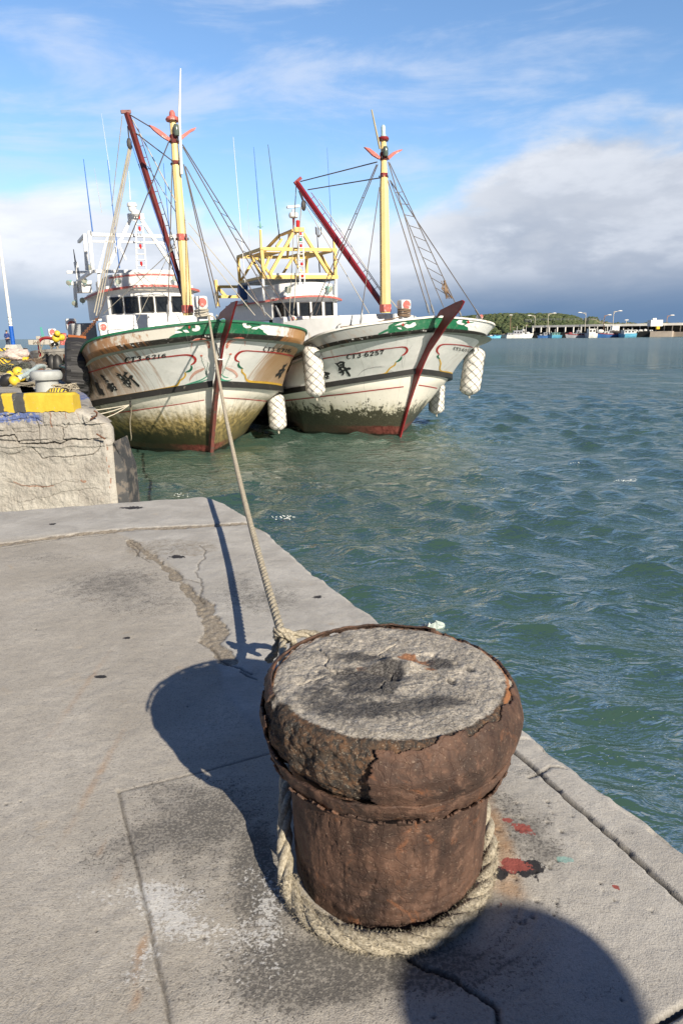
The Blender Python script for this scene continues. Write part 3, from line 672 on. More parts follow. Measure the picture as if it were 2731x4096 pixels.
def hull_grid(b, nS=150, rows=(10, 26, 14, 24, 8)):
    S = 16*np.linspace(0, 1, nS)**1.9; L = hull_curves(b, S); R_ = []; vv = []
    kin = L[2].copy(); kin[:, 0] = np.maximum(kin[:, 0]-.05, 0); kin[:, 2] -= .02
    for i in range(5):
        A, B_ = L[i], L[i+1]
        for j in range(rows[i]):
            t = j/rows[i]
            if i == 1: P = A*(1-t)+B_*t; P[:, 0] = B_[:, 0]+(A[:, 0]-B_[:, 0])*(1-t)**1.35
            elif i in (2, 3):
                # one round bilge curve through the points just under the knuckle, the line and the waterline
                u = (t if i == 2 else 1+t); K, Rr_, Wt = kin, L[3], L[4]
                h0, h1 = .0, 1.0; z0, z1, z2 = 0., 1., 2.
                P = K*((u-1)*(u-2)/2)+Rr_*(-u*(u-2))+Wt*(u*(u-1)/2)
                P[:, 2] = np.interp(u, [0, 1, 2], [0, 1, 2])*0+((K[:, 2]+(Rr_[:, 2]-K[:, 2])*u) if u <= 1 else (Rr_[:, 2]+(Wt[:, 2]-Rr_[:, 2])*(u-1)))
                P[:, 1] = (K[:, 1]+(Rr_[:, 1]-K[:, 1])*u) if u <= 1 else (Rr_[:, 1]+(Wt[:, 1]-Rr_[:, 1])*(u-1))
                P[:, 0] = np.clip(P[:, 0], 0, None)
                if u > 1:   # soften towards the stem
                    lin = Rr_[:, 0]+(Wt[:, 0]-Rr_[:, 0])*(u-1); P[:, 0] = lin+(P[:, 0]-lin)*sstep(S, 0, 3)
            else: P = A*(1-t)+B_*t
            R_.append(P); vv.append(i+t)
    R_.append(L[5]); vv.append(5.)
    G = np.stack(R_, 0); return S, np.array(vv), G              # rows x stations x 3 (half hull, positive side)
def hull_material(b):
    mt = bpy.data.materials.new('hull_paint'); mt.use_nodes = True; g = N(mt.node_tree); bs = g.n['Principled BSDF']
    co = g.n.new('ShaderNodeTexCoord').outputs['Object']; s, v, side = g.sep(g.attr('hull', 1))
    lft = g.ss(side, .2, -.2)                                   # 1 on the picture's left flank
    n1 = g.noise(co, 2.2, 6, .6, .4); n2 = g.noise(co, 11, 6, .66, .3); n3 = g.noise(co, 50, 4, .65)
    sv = g.comb(g.mul(s, 7.5), g.mul(v, .75), g.mul(side, 3)); stk = g.noise(sv, 1.0, 6, .65, .15); sv2 = g.comb(g.mul(s, 24), g.mul(v, 1.1), side); stk2 = g.noise(sv2, 1.0, 5, .6, .1)
    wht = g.mix(g.ss(n1, .3, .7), (.74, .75, .73), (.86, .86, .84))
    c = wht
    # bulwark strake: green at the bow, wavy end to white
    wav = g.mul(g.math('SINE', g.add(g.mul(v, 5), 1.)), .12)
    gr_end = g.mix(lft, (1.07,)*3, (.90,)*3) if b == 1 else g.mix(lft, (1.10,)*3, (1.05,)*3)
    gsh = g.ss(g.add(s, g.mul(g.sub(g.voro(g.comb(g.mul(s, 5), 0, side), 1.), .5), .12)), g.sub(gr_end, g.mul(g.sub(1.0, v), .30)), g.add(g.sub(gr_end, g.mul(g.sub(1.0, v), .30)), .015))
    band = g.mul(g.ss(v, .97, .93), g.ss(v, .08, .10)) if False else g.ss(v, .96, .94)
    green = (.012, .13, .06)
    c = g.mix(g.mul(band, g.sub(1.0, gsh)), c, green)
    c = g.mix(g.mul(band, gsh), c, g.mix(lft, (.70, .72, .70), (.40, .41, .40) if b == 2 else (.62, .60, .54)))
    # lower body: warmer white
    c = g.mix(g.ss(v, 2.04, 2.1), c, (.82, .79, .70))
    # black line under the strake, chipped
    bl = g.mul(g.ss(v, .93, .95), g.ss(v, 1.10, 1.08)); chip = g.ss(g.noise(g.comb(g.mul(s, 6), g.mul(v, 5), side), 1.6, 6, .7), .60, .66)
    c = g.mix(g.mul(bl, g.sub(1.0, g.mul(chip, lft))), c, (.022, .022, .020))
    # general grime wash
    c = g.mix(g.mul(g.ss(n2, .5, .8), .25), c, (.45, .42, .34))
    fl = g.noise(g.comb(g.mul(s, 16), g.mul(v, 16), side), 1., 4, .75, 1.2); c = g.mix(g.mul(g.mul(g.ss(fl, .70, .73), g.ss(v, 2.1, 1.9)), .8), c, (.10, .09, .08))
    seam = g.math('ABSOLUTE', g.sub(g.math('FRACT', g.mul(s, .83)), .5)); c = g.mix(g.mul(g.ss(seam, .010, .0), .35), c, (.25, .24, .22))
    # rust weeping from the rail and the fastenings
    if b == 1: amt = g.add(g.mul(g.mul(lft, g.ss(s, .7, 2.5)), .34), g.mul(g.mul(g.sub(1.0, lft), g.ss(s, .9, 2.0)), .42))
    else: amt = g.mul(g.ss(s, .2, 2.2), .12)
    top_ = g.ss(v, 2.15, 1.0, .4, 1.)
    rs = g.ss(g.add(stk, g.mul(amt, .75)), .62, .76); rs2 = g.ss(g.add(stk2, g.mul(amt, .5)), .72, .82)
    rust = g.mix(n2, (.26, .10, .03), (.46, .23, .09))
    above = g.ss(v, 2.2, 1.9)
    c = g.mix(g.mul(g.mul(rs, above), g.mul(top_, .85 if b == 1 else .4)), c, rust); c = g.mix(g.mul(g.mul(rs2, above), .55), c, (.38, .19, .07))
    if b == 1:   # the far flanks are stained brown all over
        ff = g.mul(above, g.add(g.mul(lft, g.ss(s, 1.9, 2.8, 0, .32)), g.mul(g.sub(1.0, lft), g.ss(s, 1.35, 2.1, 0, .66)))); c = g.mix(ff, c, (.42, .24, .09))
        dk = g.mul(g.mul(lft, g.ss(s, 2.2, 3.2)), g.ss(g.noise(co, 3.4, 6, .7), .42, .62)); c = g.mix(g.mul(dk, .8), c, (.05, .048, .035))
    # weed, slime and boot topping
    zz = g.sep(co)[2]
    wob = g.add(g.mul(g.sub(stk, .5), .55), g.mul(g.sub(n2, .5), .5))
    wl = g.add(zz, wob)
    if b == 1:
        c = g.mix(g.mul(g.ss(wl, 1.18, .66), g.ss(v, 2.12, 2.6, .0, .92)), c, g.mix(g.ss(n2, .36, .66), (.13, .095, .02), (.42, .31, .09)))
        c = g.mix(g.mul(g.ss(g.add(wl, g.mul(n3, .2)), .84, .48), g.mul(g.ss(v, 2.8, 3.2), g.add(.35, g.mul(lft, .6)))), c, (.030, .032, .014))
    else:
        c = g.mix(g.mul(g.ss(wl, .95, .60), g.ss(v, 2.4, 3.0, 0, .5)), c, (.40, .37, .2))
        f = g.ss(g.add(g.add(zz, g.mul(g.sub(stk2, .5), .7)), g.add(g.mul(g.sub(n2, .5), 1.1), g.mul(g.sub(g.noise(co, 4.5, 5, .65, .5), .5), 1.0))), .76, .62); c = g.mix(g.mul(f, .95), c, g.mix(g.ss(n3, .4, .6), (.018, .02, .012), (.06, .055, .03)))
        pk = g.ss(n3, .66, .70); c = g.mix(g.mul(pk, g.mul(f, .6)), c, (.6, .58, .5))
    boot = g.mix(g.ss(n2, .35, .62), (.10, .022, .018), (.25, .075, .06))
    hb = .20 if b == 1 else .27
    f = g.mul(g.ss(g.add(zz, g.add(g.mul(g.sub(n2, .5), .12), g.mul(g.sub(n3, .5), .12))), hb, hb-.03), g.ss(s, 3.0 if b == 2 else 2.6, 1.2, .15, 1.)); c = g.mix(g.mul(f, .93), c, boot)
    c = g.mix(g.ss(g.add(zz, g.mul(g.sub(n2, .5), .1)), .07, .03), c, (.022, .022, .014))
    g.set(bs.inputs['Base Color'], c); g.set(bs.inputs['Roughness'], g.ss(n2, .3, .7, .28, .5)); bs.inputs['Specular IOR Level'].default_value = .45
    g.set(bs.inputs['Normal'], g.bump(g.add(g.mul(n1, 1.0), g.mul(n3, .12)), .35, .03)); return mt

MBLK = M('black_rubber_strake', (.018, .018, .017), .5, dirt=.36, dirtc=(.16, .15, .12), ds=9)
MWHT = M('white_paint', (.78, .78, .76), .42, var=.05, dirt=.24, dirtc=(.42, .36, .27), ds=4)
MWHTR = M('rust_stained_white', (.70, .68, .63), .5, var=.1, dirt=.38, dirtc=(.36, .20, .10), ds=5)
MRED = M('red_paint', (.23, .016, .02), .38, dirt=.30, dirtc=(.12, .04, .03), ds=7)
MREDF = M('faded_red_paint', (.50, .13, .11), .6, dirt=.42, dirtc=(.72, .62, .58), ds=12)
MMAROON = M('maroon_boom_paint', (.15, .026, .022), .5, dirt=.42, dirtc=(.09, .05, .035), ds=8)
MYEL = M('mast_yellow', (.86, .64, .28), .5, var=.05, dirt=.22, dirtc=(.55, .36, .15), ds=6)
MYEL2 = M('frame_yellow', (.80, .54, .16), .5, var=.08, dirt=.36, dirtc=(.75, .70, .55), ds=5)
MGRN = M('green_trim', (.015, .13, .065), .5, dirt=.3, dirtc=(.2, .2, .15), ds=9)
MGLS = M('window_glass', (.015, .018, .02), .08, bump=0, var=.3, spec=.7)
MFRM = M('window_frame_black', (.02, .02, .022), .4)
MTEAL = M('lamp_teal', (.22, .46, .42), .5, dirt=.3, dirtc=(.5, .5, .45))
MGREY = M('grey_steel', (.27, .28, .29), .5, metal=.2, dirt=.35, dirtc=(.18, .11, .07))
MDK = M('dark_fitting', (.05, .045, .045), .6, dirt=.35, dirtc=(.16, .08, .05))
MWIRE = M('steel_wire', (.13, .11, .10), .6)
MCORD = M('pale_cord', (.50, .46, .38), .9)
MBLUE = M('blue_antenna', (.04, .16, .5), .4)
MLENS = M('lamp_lens', (.45, .46, .38), .15)
MPAINTR = M('red_marking', (.40, .035, .03), .5); MPAINTG = M('green_marking', (.02, .15, .08), .5); MPAINTY = M('yellow_marking', (.72, .44, .05), .5)
MPAINTK = M('black_marking', (.025, .025, .028), .5); MPAINTW = M('white_marking', (.74, .74, .72), .5); MPAINTO = M('coral_marking', (.55, .17, .12), .6); MPAINTP = M('pale_coral_marking', (.72, .50, .42), .6)

class Deco:
    """paint marks laid on a hull: outlines are dropped on to the real surface and keep to it"""
    def __init__(s, verts, quads):
        s.bvh = BVHTree.FromPolygons([tuple(v) for v in verts], [tuple(q) for q in quads])
    def hit(s, x, y, off=.006):
        d = Vector(ray(x, y)).normalized(); h = s.bvh.ray_cast(Vector(CAMP), d)
        if h[0] is None: return None
        n = h[1]
        if n.dot(d) > 0: n = -n
        return h[0]+n*off, n
def to_local(b, p): p = np.array(p)-ORG[b]; return (float(p @ _l), float(p @ _a), float(p @ _n))
def ribbon(mb, b, dc, pts, w, off=.006, step=6., smooth=True):
    """pts: (x, y[, width px]) along the mark"""
    P = np.array([(p[0], p[1], (p[2] if len(p) > 2 else w)) for p in pts], float)
    P = catmull(P, step) if smooth and len(P) > 2 else catmull(np.concatenate([np.linspace(P[i], P[i+1], max(2, int(np.hypot(*(P[i+1]-P[i])[:2])/step)), endpoint=False) for i in range(len(P)-1)]+[P[-1:]]), 1e9) if len(P) > 1 else P
    T = np.gradient(P[:, :2], axis=0); T /= np.linalg.norm(T, axis=1)[:, None]+1e-9; Nn = np.stack([-T[:, 1], T[:, 0]], 1)
    rows = []
    for p, n in zip(P, Nn):
        a = dc.hit(*(p[:2]+n*p[2]/2), off=off); c = dc.hit(*(p[:2]-n*p[2]/2), off=off)
        rows.append(None if a is None or c is None else (to_local(b, a[0]), to_local(b, c[0])))
    for r0, r1 in zip(rows[:-1], rows[1:]):
        if r0 and r1 and (Vector(r0[0])-Vector(r1[0])).length < .6: mb._a([r0[0], r0[1], r1[1], r1[0]], [(0, 1, 2, 3)])
def patch(mb, b, dc, poly, off=.006):
    hs = [dc.hit(x, y, off) for x, y in poly]
    if any(h is None for h in hs): return
    vs = [to_local(b, h[0]) for h in hs]; tr = tessellate_polygon([[Vector((x, y, 0)) for x, y in poly]]); mb._a(vs, [tuple(t) for t in tr])
# strokes of a bold slab-serif alphabet in a unit box (x, y, width)
GL = {
 'C': [[(.86, .70, .06), (.72, .90, .10), (.48, .96, .12), (.24, .82, .22), (.15, .5, .28), (.24, .18, .22), (.5, .04, .12), (.74, .10, .10), (.88, .28, .06)], [(.86, .95, .07), (.86, .66, .10)]],
 'T': [[(.02, .93, .11), (.98, .93, .11)], [(.5, .93, .26), (.5, .03, .26)], [(.24, .04, .09), (.76, .04, .09)], [(.05, .93, .09), (.05, .66, .07)], [(.95, .93, .09), (.95, .66, .07)]],
 '3': [[(.14, .76, .2), (.26, .92, .12), (.52, .95, .12), (.76, .80, .22), (.68, .60, .16), (.45, .53, .1)], [(.45, .53, .1), (.72, .46, .16), (.84, .26, .24), (.66, .06, .14), (.38, .04, .12), (.14, .22, .2)]],
 '-': [[(.1, .42, .13), (.9, .42, .13)]],
 '6': [[(.82, .80, .18), (.62, .95, .10), (.36, .86, .14), (.17, .55, .24), (.2, .22, .24), (.48, .04, .12), (.78, .14, .2), (.82, .34, .22), (.66, .55, .14), (.42, .56, .1), (.22, .40, .12)]],
 '2': [[(.14, .72, .2), (.24, .90, .13), (.5, .96, .12), (.78, .82, .22), (.76, .62, .2), (.5, .38, .13), (.2, .12, .1)], [(.12, .08, .15), (.5, .12, .17), (.86, .07, .15)], [(.88, .08, .08), (.9, .3, .07)]],
 '1': [[(.5, .97, .25), (.5, .03, .25)], [(.22, .04, .09), (.8, .04, .09)], [(.2, .78, .08), (.5, .92, .10)]],
 '5': [[(.2, .92, .13), (.5, .9, .16), (.84, .94, .12)], [(.2, .94, .09), (.17, .5, .07)], [(.17, .50, .10), (.45, .60, .12), (.78, .48, .2), (.82, .22, .24), (.6, .04, .12), (.34, .05, .12), (.12, .2, .2)]],
 '7': [[(.1, .90, .15), (.5, .88, .17), (.9, .92, .13)], [(.1, .95, .08), (.08, .66, .08)], [(.9, .92, .09), (.62, .55, .14), (.46, .3, .22), (.46, .04, .26)]]}
def lettering(mb, b, dc, text, p0, p1, h0, h1, slant=0., wgap=.12):
    p0, p1 = np.array(p0, float), np.array(p1, float); n = len(text); wd = [(.55 if c == '-' else .72 if c == '1' else 1.) for c in text]; tot = sum(wd); x = 0
    for c, w in zip(text, wd):
        t0, t1 = x/tot, (x+w*(1-wgap))/tot; a, q = p0+(p1-p0)*t0, p0+(p1-p0)*t1; h = h0+(h1-h0)*(t0+t1)/2; ux = q-a; cw = np.linalg.norm(ux); uy = np.array([slant*h, -h]); sc_ = min(cw, h)
        for st in GL[c]: ribbon(mb, b, dc, [(*(a+ux*u+uy*v), w_*sc_*1.35) for u, v, w_ in st], 1, .0075, max(1.2, h/9))
        x += w
def C(off, sc_, pts): return [(off[0]+sc_*p[0], off[1]+sc_*p[1], *[q*sc_ for q in p[2:]]) for p in pts]

def make_hull(b, root):
    S, vv, G = hull_grid(b); r, c = G.shape[:2]; rows0 = 10
    Lh = G.copy(); Lh[..., 0] *= -1
    full = np.concatenate([Lh[:, ::-1], G[:, 1:]], 1)
    Sg = np.concatenate([S[::-1], S[1:]]); side = np.concatenate([-np.ones(c), np.ones(c-1)]); side[c-1] = 0
    V = full.reshape(-1, 3); Q = quads_of(r, 2*c-1)
    # shallow dents and plate ripple
    arc_ = np.concatenate([[0], np.cumsum(np.hypot(np.diff(G[rows0, :, 0]), np.diff(G[rows0, :, 1])))]); Ag = np.concatenate([arc_[::-1], arc_[1:]]); Vs = np.broadcast_to(Ag, full.shape[:2]); Vv = np.broadcast_to(vv[:, None], full.shape[:2]); Sd = np.broadcast_to(side, full.shape[:2])
    d = .012*fbm(full[..., 1]*1.1, full[..., 2]*1.5, full[..., 0]*.6+b*7, 3); V = V.copy(); V[:, 0] += (d*np.sign(Sd)*sstep(Vs, .1, 1.)).reshape(-1)
    # stern closure
    n = len(V); back = np.concatenate([np.arange(r)*(2*c-1), ])
    Qs = [[back[i], back[i+1], back[i+1]+2*c-2, back[i]+2*c-2] for i in range(r-1)]
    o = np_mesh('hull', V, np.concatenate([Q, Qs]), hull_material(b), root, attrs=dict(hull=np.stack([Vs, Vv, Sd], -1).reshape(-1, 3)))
    md = o.modifiers.new('plate', 'SOLIDIFY'); md.thickness = .05; md.offset = 1
    Wv = np.array([BW(b, v[1], v[0], v[2]) for v in V]); dc = Deco(Wv, Q)
    L = hull_curves(b, S)
    # rubbing strake on the knuckle, rail cap, inner deck
    for nm, lv, mat, hh, pr, dz in (('rub_rail', 2, MBLK, .135, .055, .0), ('rail_cap', 0, MGRN if b == 1 else MWHTR, .045, .028, .01)):
        mb = MB()
        for sd_ in (-1, 1):
            K = L[lv].copy(); rows = []
            for i in range(c):
                w, s_, z = K[i]; t = K[min(i+1, c-1)]-K[max(i-1, 0)]; nx = t[1]; ny = -t[0]; q = math.hypot(nx, ny)+1e-9; nx /= q; ny /= q
                if i == 0: nx, ny = 0.35, -.94
                pts = [(-.03, hh/2), (pr, hh/2*.85), (pr, -hh/2*.85), (-.03, -hh/2)]
                rows.append([((w+nx*a_)*sd_, s_+ny*a_, z+e+dz) for a_, e in pts])
            mb.grid(np.array(rows))
        mb.build(nm, mat, root, True)
    dk = MB(); A = L[0].copy(); rows = [[(-x*.985*t, y+.03, z-.30) for t in (1, .5, 0, -.5, -1)] for x, y, z in A]; dk.grid(np.array(rows)); dk.build('deck', M('deck_paint', (.30, .33, .30), .7, dirt=.4, dirtc=(.16, .12, .09)), root)
    return dc
def stem_piece(b, root, outline, mat, tipmat):
    """heavy timber stem: outline in the boat's centre plane, real thickness"""
    mb = MB(); P = [onW(b, x, y)[1:] for x, y in outline]; mb.prism(P, .035, (0, 0, 0), (0, 1, 0), (0, 0, 1)); return mb.build('stem', mat, root)
def dot_post(b, root, p, h, w, d, facing=0., rope=None, name='bitt'):
    """white square bollard post with a rounded head and a red disc on its face; p = base centre (local)"""
    t = MB(); t.box((p[0], p[1], p[2]+h*.5), (w*.78, d*.78, h), None, .02); t.box((p[0], p[1], p[2]+h*.80), (w, d, h*.40), None, .045); o = t.build(name, MWHT, root, True)
    q = MB(); q.lathe([(w*.36, 0), (w*.36, .012)], (p[0], p[1]-d/2-.0, p[2]+h*.80), 20, (0, -1, .0)); q.build('red_disc', MREDF, o)
    if rope:
        for k in range(rope):
            pth = [(p[0]+math.cos(a)*w*.55, p[1]+math.sin(a)*d*.6, p[2]+h*(.38+.055*k)+.02*math.sin(a+k)) for a in np.linspace(0, 2*math.pi, 14)]
            rr = MB(); rr.tube(pth, .016, 6); rr.build('lashing', MCORD if b == 1 else M('brown_cord', (.25, .17, .11), .9), o, True)
    return o
def floodlight(root, p, aim, sz=.09, name='floodlight'):
    aim = Vector(aim).normalized(); p = Vector(p)
    m_ = MB(); m_.lathe([(.3*sz, -1.5*sz), (.45*sz, -1.3*sz), (.5*sz, -.4*sz), (1.0*sz, .25*sz), (1.0*sz, .5*sz)], p, 14, aim); m_.bar(p, p+Vector((0, 0, -1.6*sz)), .2*sz); o = m_.build(name, MTEAL, root, True)
    l = MB(); l.lathe([(.92*sz, .0), (.90*sz, .06*sz), (.5*sz, .12*sz)], p+aim*.47*sz, 14, aim); l.build('lens', MLENS, o); return o
def wires(b, root, items, name='stay'):
    for it in items:
        a, c, r_, mat = it[:4]; mb = MB(); sag = it[4] if len(it) > 4 else 0.
        P = [tuple(np.array(a)*(1-t)+np.array(c)*t-np.array([0, 0, sag*4*t*(1-t)])) for t in (np.linspace(0, 1, 9) if sag else (0, 1))]
        mb.tube(P, r_, 5); mb.build(name if len(it) < 6 else it[5], mat, root, True)
def lattice_side(mb, A, Bp, off, n, r=.006, r2=.006):
    """light rail carried beside a spar on short rungs"""
    A, Bp, off = Vector(A), Vector(Bp), Vector(off); mb.tube([A+off, Bp+off], r, 5)
    for i in range(n):
        p = A.lerp(Bp, (i+.5)/n); mb.tube([p, p+off], r2, 5)
def wheelhouse(b, root, spec):
    """bow-fronted bridge; front wall is a shallow arc with a row of framed windows under a visor"""
    s0, hw, bul = spec['s'], spec['hw'], spec['bulge']; x0 = spec.get('cx', 0.); zb, zt = spec['zb'], spec['zt']; depth = spec['depth']
    fr = lambda x: s0+bul*(abs(x-x0)/hw)**2.2
    wins = spec['wins']; wb, wt = spec['wz']
    m = MB(); xs = sorted(set([x0-hw, x0+hw]+[v for w in wins for v in w])); 
    def wall(xa, xb, za, zc):
        k = max(1, int((xb-xa)/.12)); X_ = np.linspace(xa, xb, k+1)
        for i in range(k):
            a, c = X_[i], X_[i+1]; m._a([(a, fr(a), za), (c, fr(c), za), (c, fr(c), zc), (a, fr(a), zc), (a, fr(a)+.05, za), (c, fr(c)+.05, za), (c, fr(c)+.05, zc), (a, fr(a)+.05, zc)], [(0, 1, 2, 3), (7, 6, 5, 4), (3, 2, 6, 7), (0, 4, 5, 1)])
    wall(x0-hw, x0+hw, zb, wb); wall(x0-hw, x0+hw, wt, zt); edges = [x0-hw]+[v for w in wins for v in w]+[x0+hw]
    for i in range(0, len(edges), 2): wall(edges[i], edges[i+1], wb, wt)
    for sd_ in (-1, 1):
        x = x0+sd_*hw; m.box((x-sd_*.025, s0+bul+depth/2, (zb+zt)/2), (.05, depth, zt-zb))
    m.box((x0, s0+bul+depth-.025, (zb+zt)/2), (hw*2-.1, .05, zt-zb)); m.build('wheelhouse_wall', MWHT, root)
    back = MB(); back.box((x0, s0+bul+.55, (wb+wt)/2-.1), (hw*1.8, .03, (wt-wb)*1.5)); back.build('cabin_interior', M('dark_interior', (.05, .05, .05), .8), root)
    for a, c in wins:
        f = MB(); ya, yc = fr(a), fr(c); t = .028
        for p, q in (((a, ya, wb), (c, yc, wb)), ((a, ya, wt), (c, yc, wt)), ((a, ya, wb), (a, ya, wt)), ((c, yc, wb), (c, yc, wt))): f.bar((p[0], p[1]-.006, p[2]), (q[0], q[1]-.006, q[2]), t, t, (0, 1, 0))
        w = f.build('window', MFRM, root); g_ = MB(); g_._a([(a, ya+.015, wb), (c, yc+.015, wb), (c, yc+.015, wt), (a, ya+.015, wt), (a, ya+.025, wb), (c, yc+.025, wb), (c, yc+.025, wt), (a, ya+.025, wt)], [(0, 1, 2, 3), (7, 6, 5, 4)]); g_.build('pane', MGLS, w)
    # visor with red edge
    vz = spec['vz']; vo = spec['vo']; vh = spec.get('vhw', hw+.14); v = MB(); e = MB(); K = 26; rows = []; er = []
    for i in range(K+1):
        x = x0-vh+2*vh*i/K; y = s0-vo+(bul+vo*.9)*(abs(x-x0)/vh)**2.2; zz_ = vz-.10*(abs(x-x0)/vh)**2+spec.get('tilt', 0)*(x-x0); rows.append([(x, y, zz_), (x*.97+x0*.03, y+vo+.3, zz_+.05), (x*.97+x0*.03, y+vo+.3, zz_+.01), (x, y, zz_-.03)]); er.append([(x, y-.012, zz_+.022), (x, y-.012, zz_-.034), (x, y+.02, zz_-.036), (x, y+.02, zz_+.024)])
    v.grid(np.array(rows)); v.build('visor', MWHT, root, True); e.grid(np.array(er)); e.build('visor_edge', MREDF, root, True)
    # side visor eaves running aft
    for sd_ in (-1, 1):
        x = x0+sd_*vh; q = MB(); q.box((x-sd_*.12, s0+bul+depth/2, vz-.11), (.26, depth, .03)); q.build('side_eave', MWHT, root); q = MB(); q.box((x+sd_*.012, s0+bul+depth/2, vz-.11), (.02, depth, .055)); q.build('eave_edge', MREDF, root)
    # upper dodger panel
    if 'pz' in spec:
        pa, pb = spec['pz']; ph = spec.get('phw', hw*.92); u = MB(); rows = []
        for i in range(K+1):
            x = x0-ph+2*ph*i/K; y = s0+.02+bul*(abs(x-x0)/ph)**2.2; cr = spec.get('crown', .06)*(1-(abs(x-x0)/ph)**2); rows.append([(x, y, pa), (x, y-.03, pb+cr), (x, y+.03, pb+cr), (x, y+.05, pa)])
        u.grid(np.array(rows))
        for sd_ in (-1, 1): u.box((x0+sd_*(ph-.02), s0+bul+depth*.3, (pa+pb)/2), (.04, depth*.6, pb-pa))
        u.build('dodger', MWHT, root, True)
        if spec.get('trim'):
            q = MB(); rows = [[(r_[1][0], r_[1][1]-.012, r_[1][2]-.05), (r_[1][0], r_[1][1]-.012, r_[1][2]-.09), (r_[1][0], r_[1][1]+.01, r_[1][2]-.09), (r_[1][0], r_[1][1]+.01, r_[1][2]-.05)] for r_ in rows]; q.grid(np.array(rows)); q.build('dodger_trim', MREDF, root, True)
def mast(b, root, foot, head, w0, w1, bands, collar_w):
    """square tapering mast"""
    foot, head = Vector(foot), Vector(head); m = MB(); ax = (head-foot); rows = []
    for t, w in ((0, w0), (.72, w0*.80), (.86, w1*1.1), (1., w1)):
        p = foot+ax*t; k = .72 if t < .8 else .92
        rows.append([(p.x+math.cos(a)*w*.5*f, p.y+math.sin(a)*w*.5*f, p.z) for a, f in [(R(22.5+45*i), 1.08 if t < .8 else 1.0) for i in range(8)]])
    m._a([v for r_ in rows for v in r_], [(i*8+j, i*8+(j+1) % 8, (i+1)*8+(j+1) % 8, (i+1)*8+j) for i in range(3) for j in range(8)]+[tuple(range(24, 32))]); m.build('mast', MYEL, root)
    for t, hh, col in bands:
        p = foot+ax*t; w = w0*(1-.2*t/.72) if t < .72 else w1*1.15; q = MB(); q.lathe([(w*.60, -hh/2), (w*.62, -hh/2+.01), (w*.62, hh/2-.01), (w*.60, hh/2)], p, 8); o = q.build('mast_band', col, root)
        if t > .3:
            e = MB()
            for a in range(5): aa = a*1.26; e.lathe([(.010, -.025), (.016, 0), (.010, .025)], (p.x+math.cos(aa)*w*.72, p.y+math.sin(aa)*w*.72, p.z-hh*.2), 6)
            e.build('shackles', MDK, o)
    return foot, head
def make_mooring_rope():
    root = empty('mooring_rope', (BC[0], BC[1], 0), 0, 'beige mooring rope looped round the rusty foreground bollard, running to the left boat', 'rope')
    o = np.array([BC[0], BC[1], 0])
    kn = np.array([-.262, 2.74, .225])
    left = [kn, (-.24, 2.45, .23), (-.195, 2.05, .21)]+[onz(x, y, z) for x, y, z in ((1142, 3180, .16), (1138, 3370, .095), (1148, 3520, .050))]
    front = [onz(x, y, .026) for x, y in ((1188, 3610), (1270, 3694), (1390, 3752), (1540, 3776), (1690, 3760), (1810, 3700), (1900, 3605), (1945, 3490))]
    rightb = [onz(1955, 3370, .05), (.423, 1.93, .08), (.36, 2.15, .12), (.15, 2.5, .19), (-.1, 2.72, .24), kn+[.03, .01, .01]]
    P = [np.array(p)-o for p in left+front+rightb]
    rr = [.018, .017, .017, .017, .018, .020, .022, .024, .025, .026, .026, .025, .024, .023, .021, .019, .019, .019, .019, .019]
    rope_mesh(P, rr, .20, 'eye_loop', MROPE, root, 12, fuzz=.14)
    fibres([P[5:15]], .027, 6000, .007, 'loose_fibres', MROPE, root)
    tip = BW(1, -1.02, -.08, 2.78)                                     # where it makes fast on the left boat's bow post
    a = kn; b = np.array(tip); t = np.linspace(0, 1, 26); line = a+(b-a)*t[:, None]; line[:, 2] -= .62*4*t*(1-t)*.5*(1+.5*(1-t))
    rope_mesh([p-o for p in line], .021, .15, 'standing_line', MROPE, root, 8, step=.02)
    fibres([[p-o for p in line[:8]]], .019, 1400, .005, 'line_fibres', MROPE, root, 5)
    # knot: two fat round turns and a tucked end
    k = kn-o
    tr = [k+np.array(q) for q in ((-.025, .03, .0), (-.03, .0, .04), (-.005, -.03, .05), (.03, -.015, .03), (.035, .02, -.01), (.0, .035, -.03), (-.03, .02, -.01), (-.02, -.02, .03), (.025, -.045, .03), (.05, -.04, .0), (.04, .0, -.04))]
    rope_mesh(tr, .0155, .09, 'knot', MROPE, root, 8)
    rope_mesh([k+np.array(q) for q in ((-.01, .02, -.02), (-.03, -.03, -.03), (-.03, -.08, -.035), (-.055, -.10, -.05), (-.05, -.06, -.07))], .017, .1, 'tucked_end', MROPED, root, 8)
    return root

# ================================================================ skin-modifier figure
def skin_fig(name, joints, edges, mat, parent, sub=2):
    me = bpy.data.meshes.new(name); me.from_pydata([j[0] for j in joints], edges, []); me.materials.append(mat)
    o = bpy.data.objects.new(name, me); COL.objects.link(o); o.parent = parent
    md = o.modifiers.new('skin', 'SKIN'); md.use_smooth_shade = True
    if not me.skin_vertices: me.skin_vertices.new() if hasattr(me.skin_vertices, 'new') else None
    for i, j in enumerate(joints):
        r = j[1]; me.skin_vertices[0].data[i].radius = (r if isinstance(r, tuple) else (r, r)); me.skin_vertices[0].data[i].use_root = i == 0
    s = o.modifiers.new('sub', 'SUBSURF'); s.levels = sub; s.render_levels = sub
    return o
def skin_apply(o):
    dg = bpy.context.evaluated_depsgraph_get(); dg.update(); me = bpy.data.meshes.new_from_object(o.evaluated_get(dg)); o.modifiers.clear(); o.data = me; return o
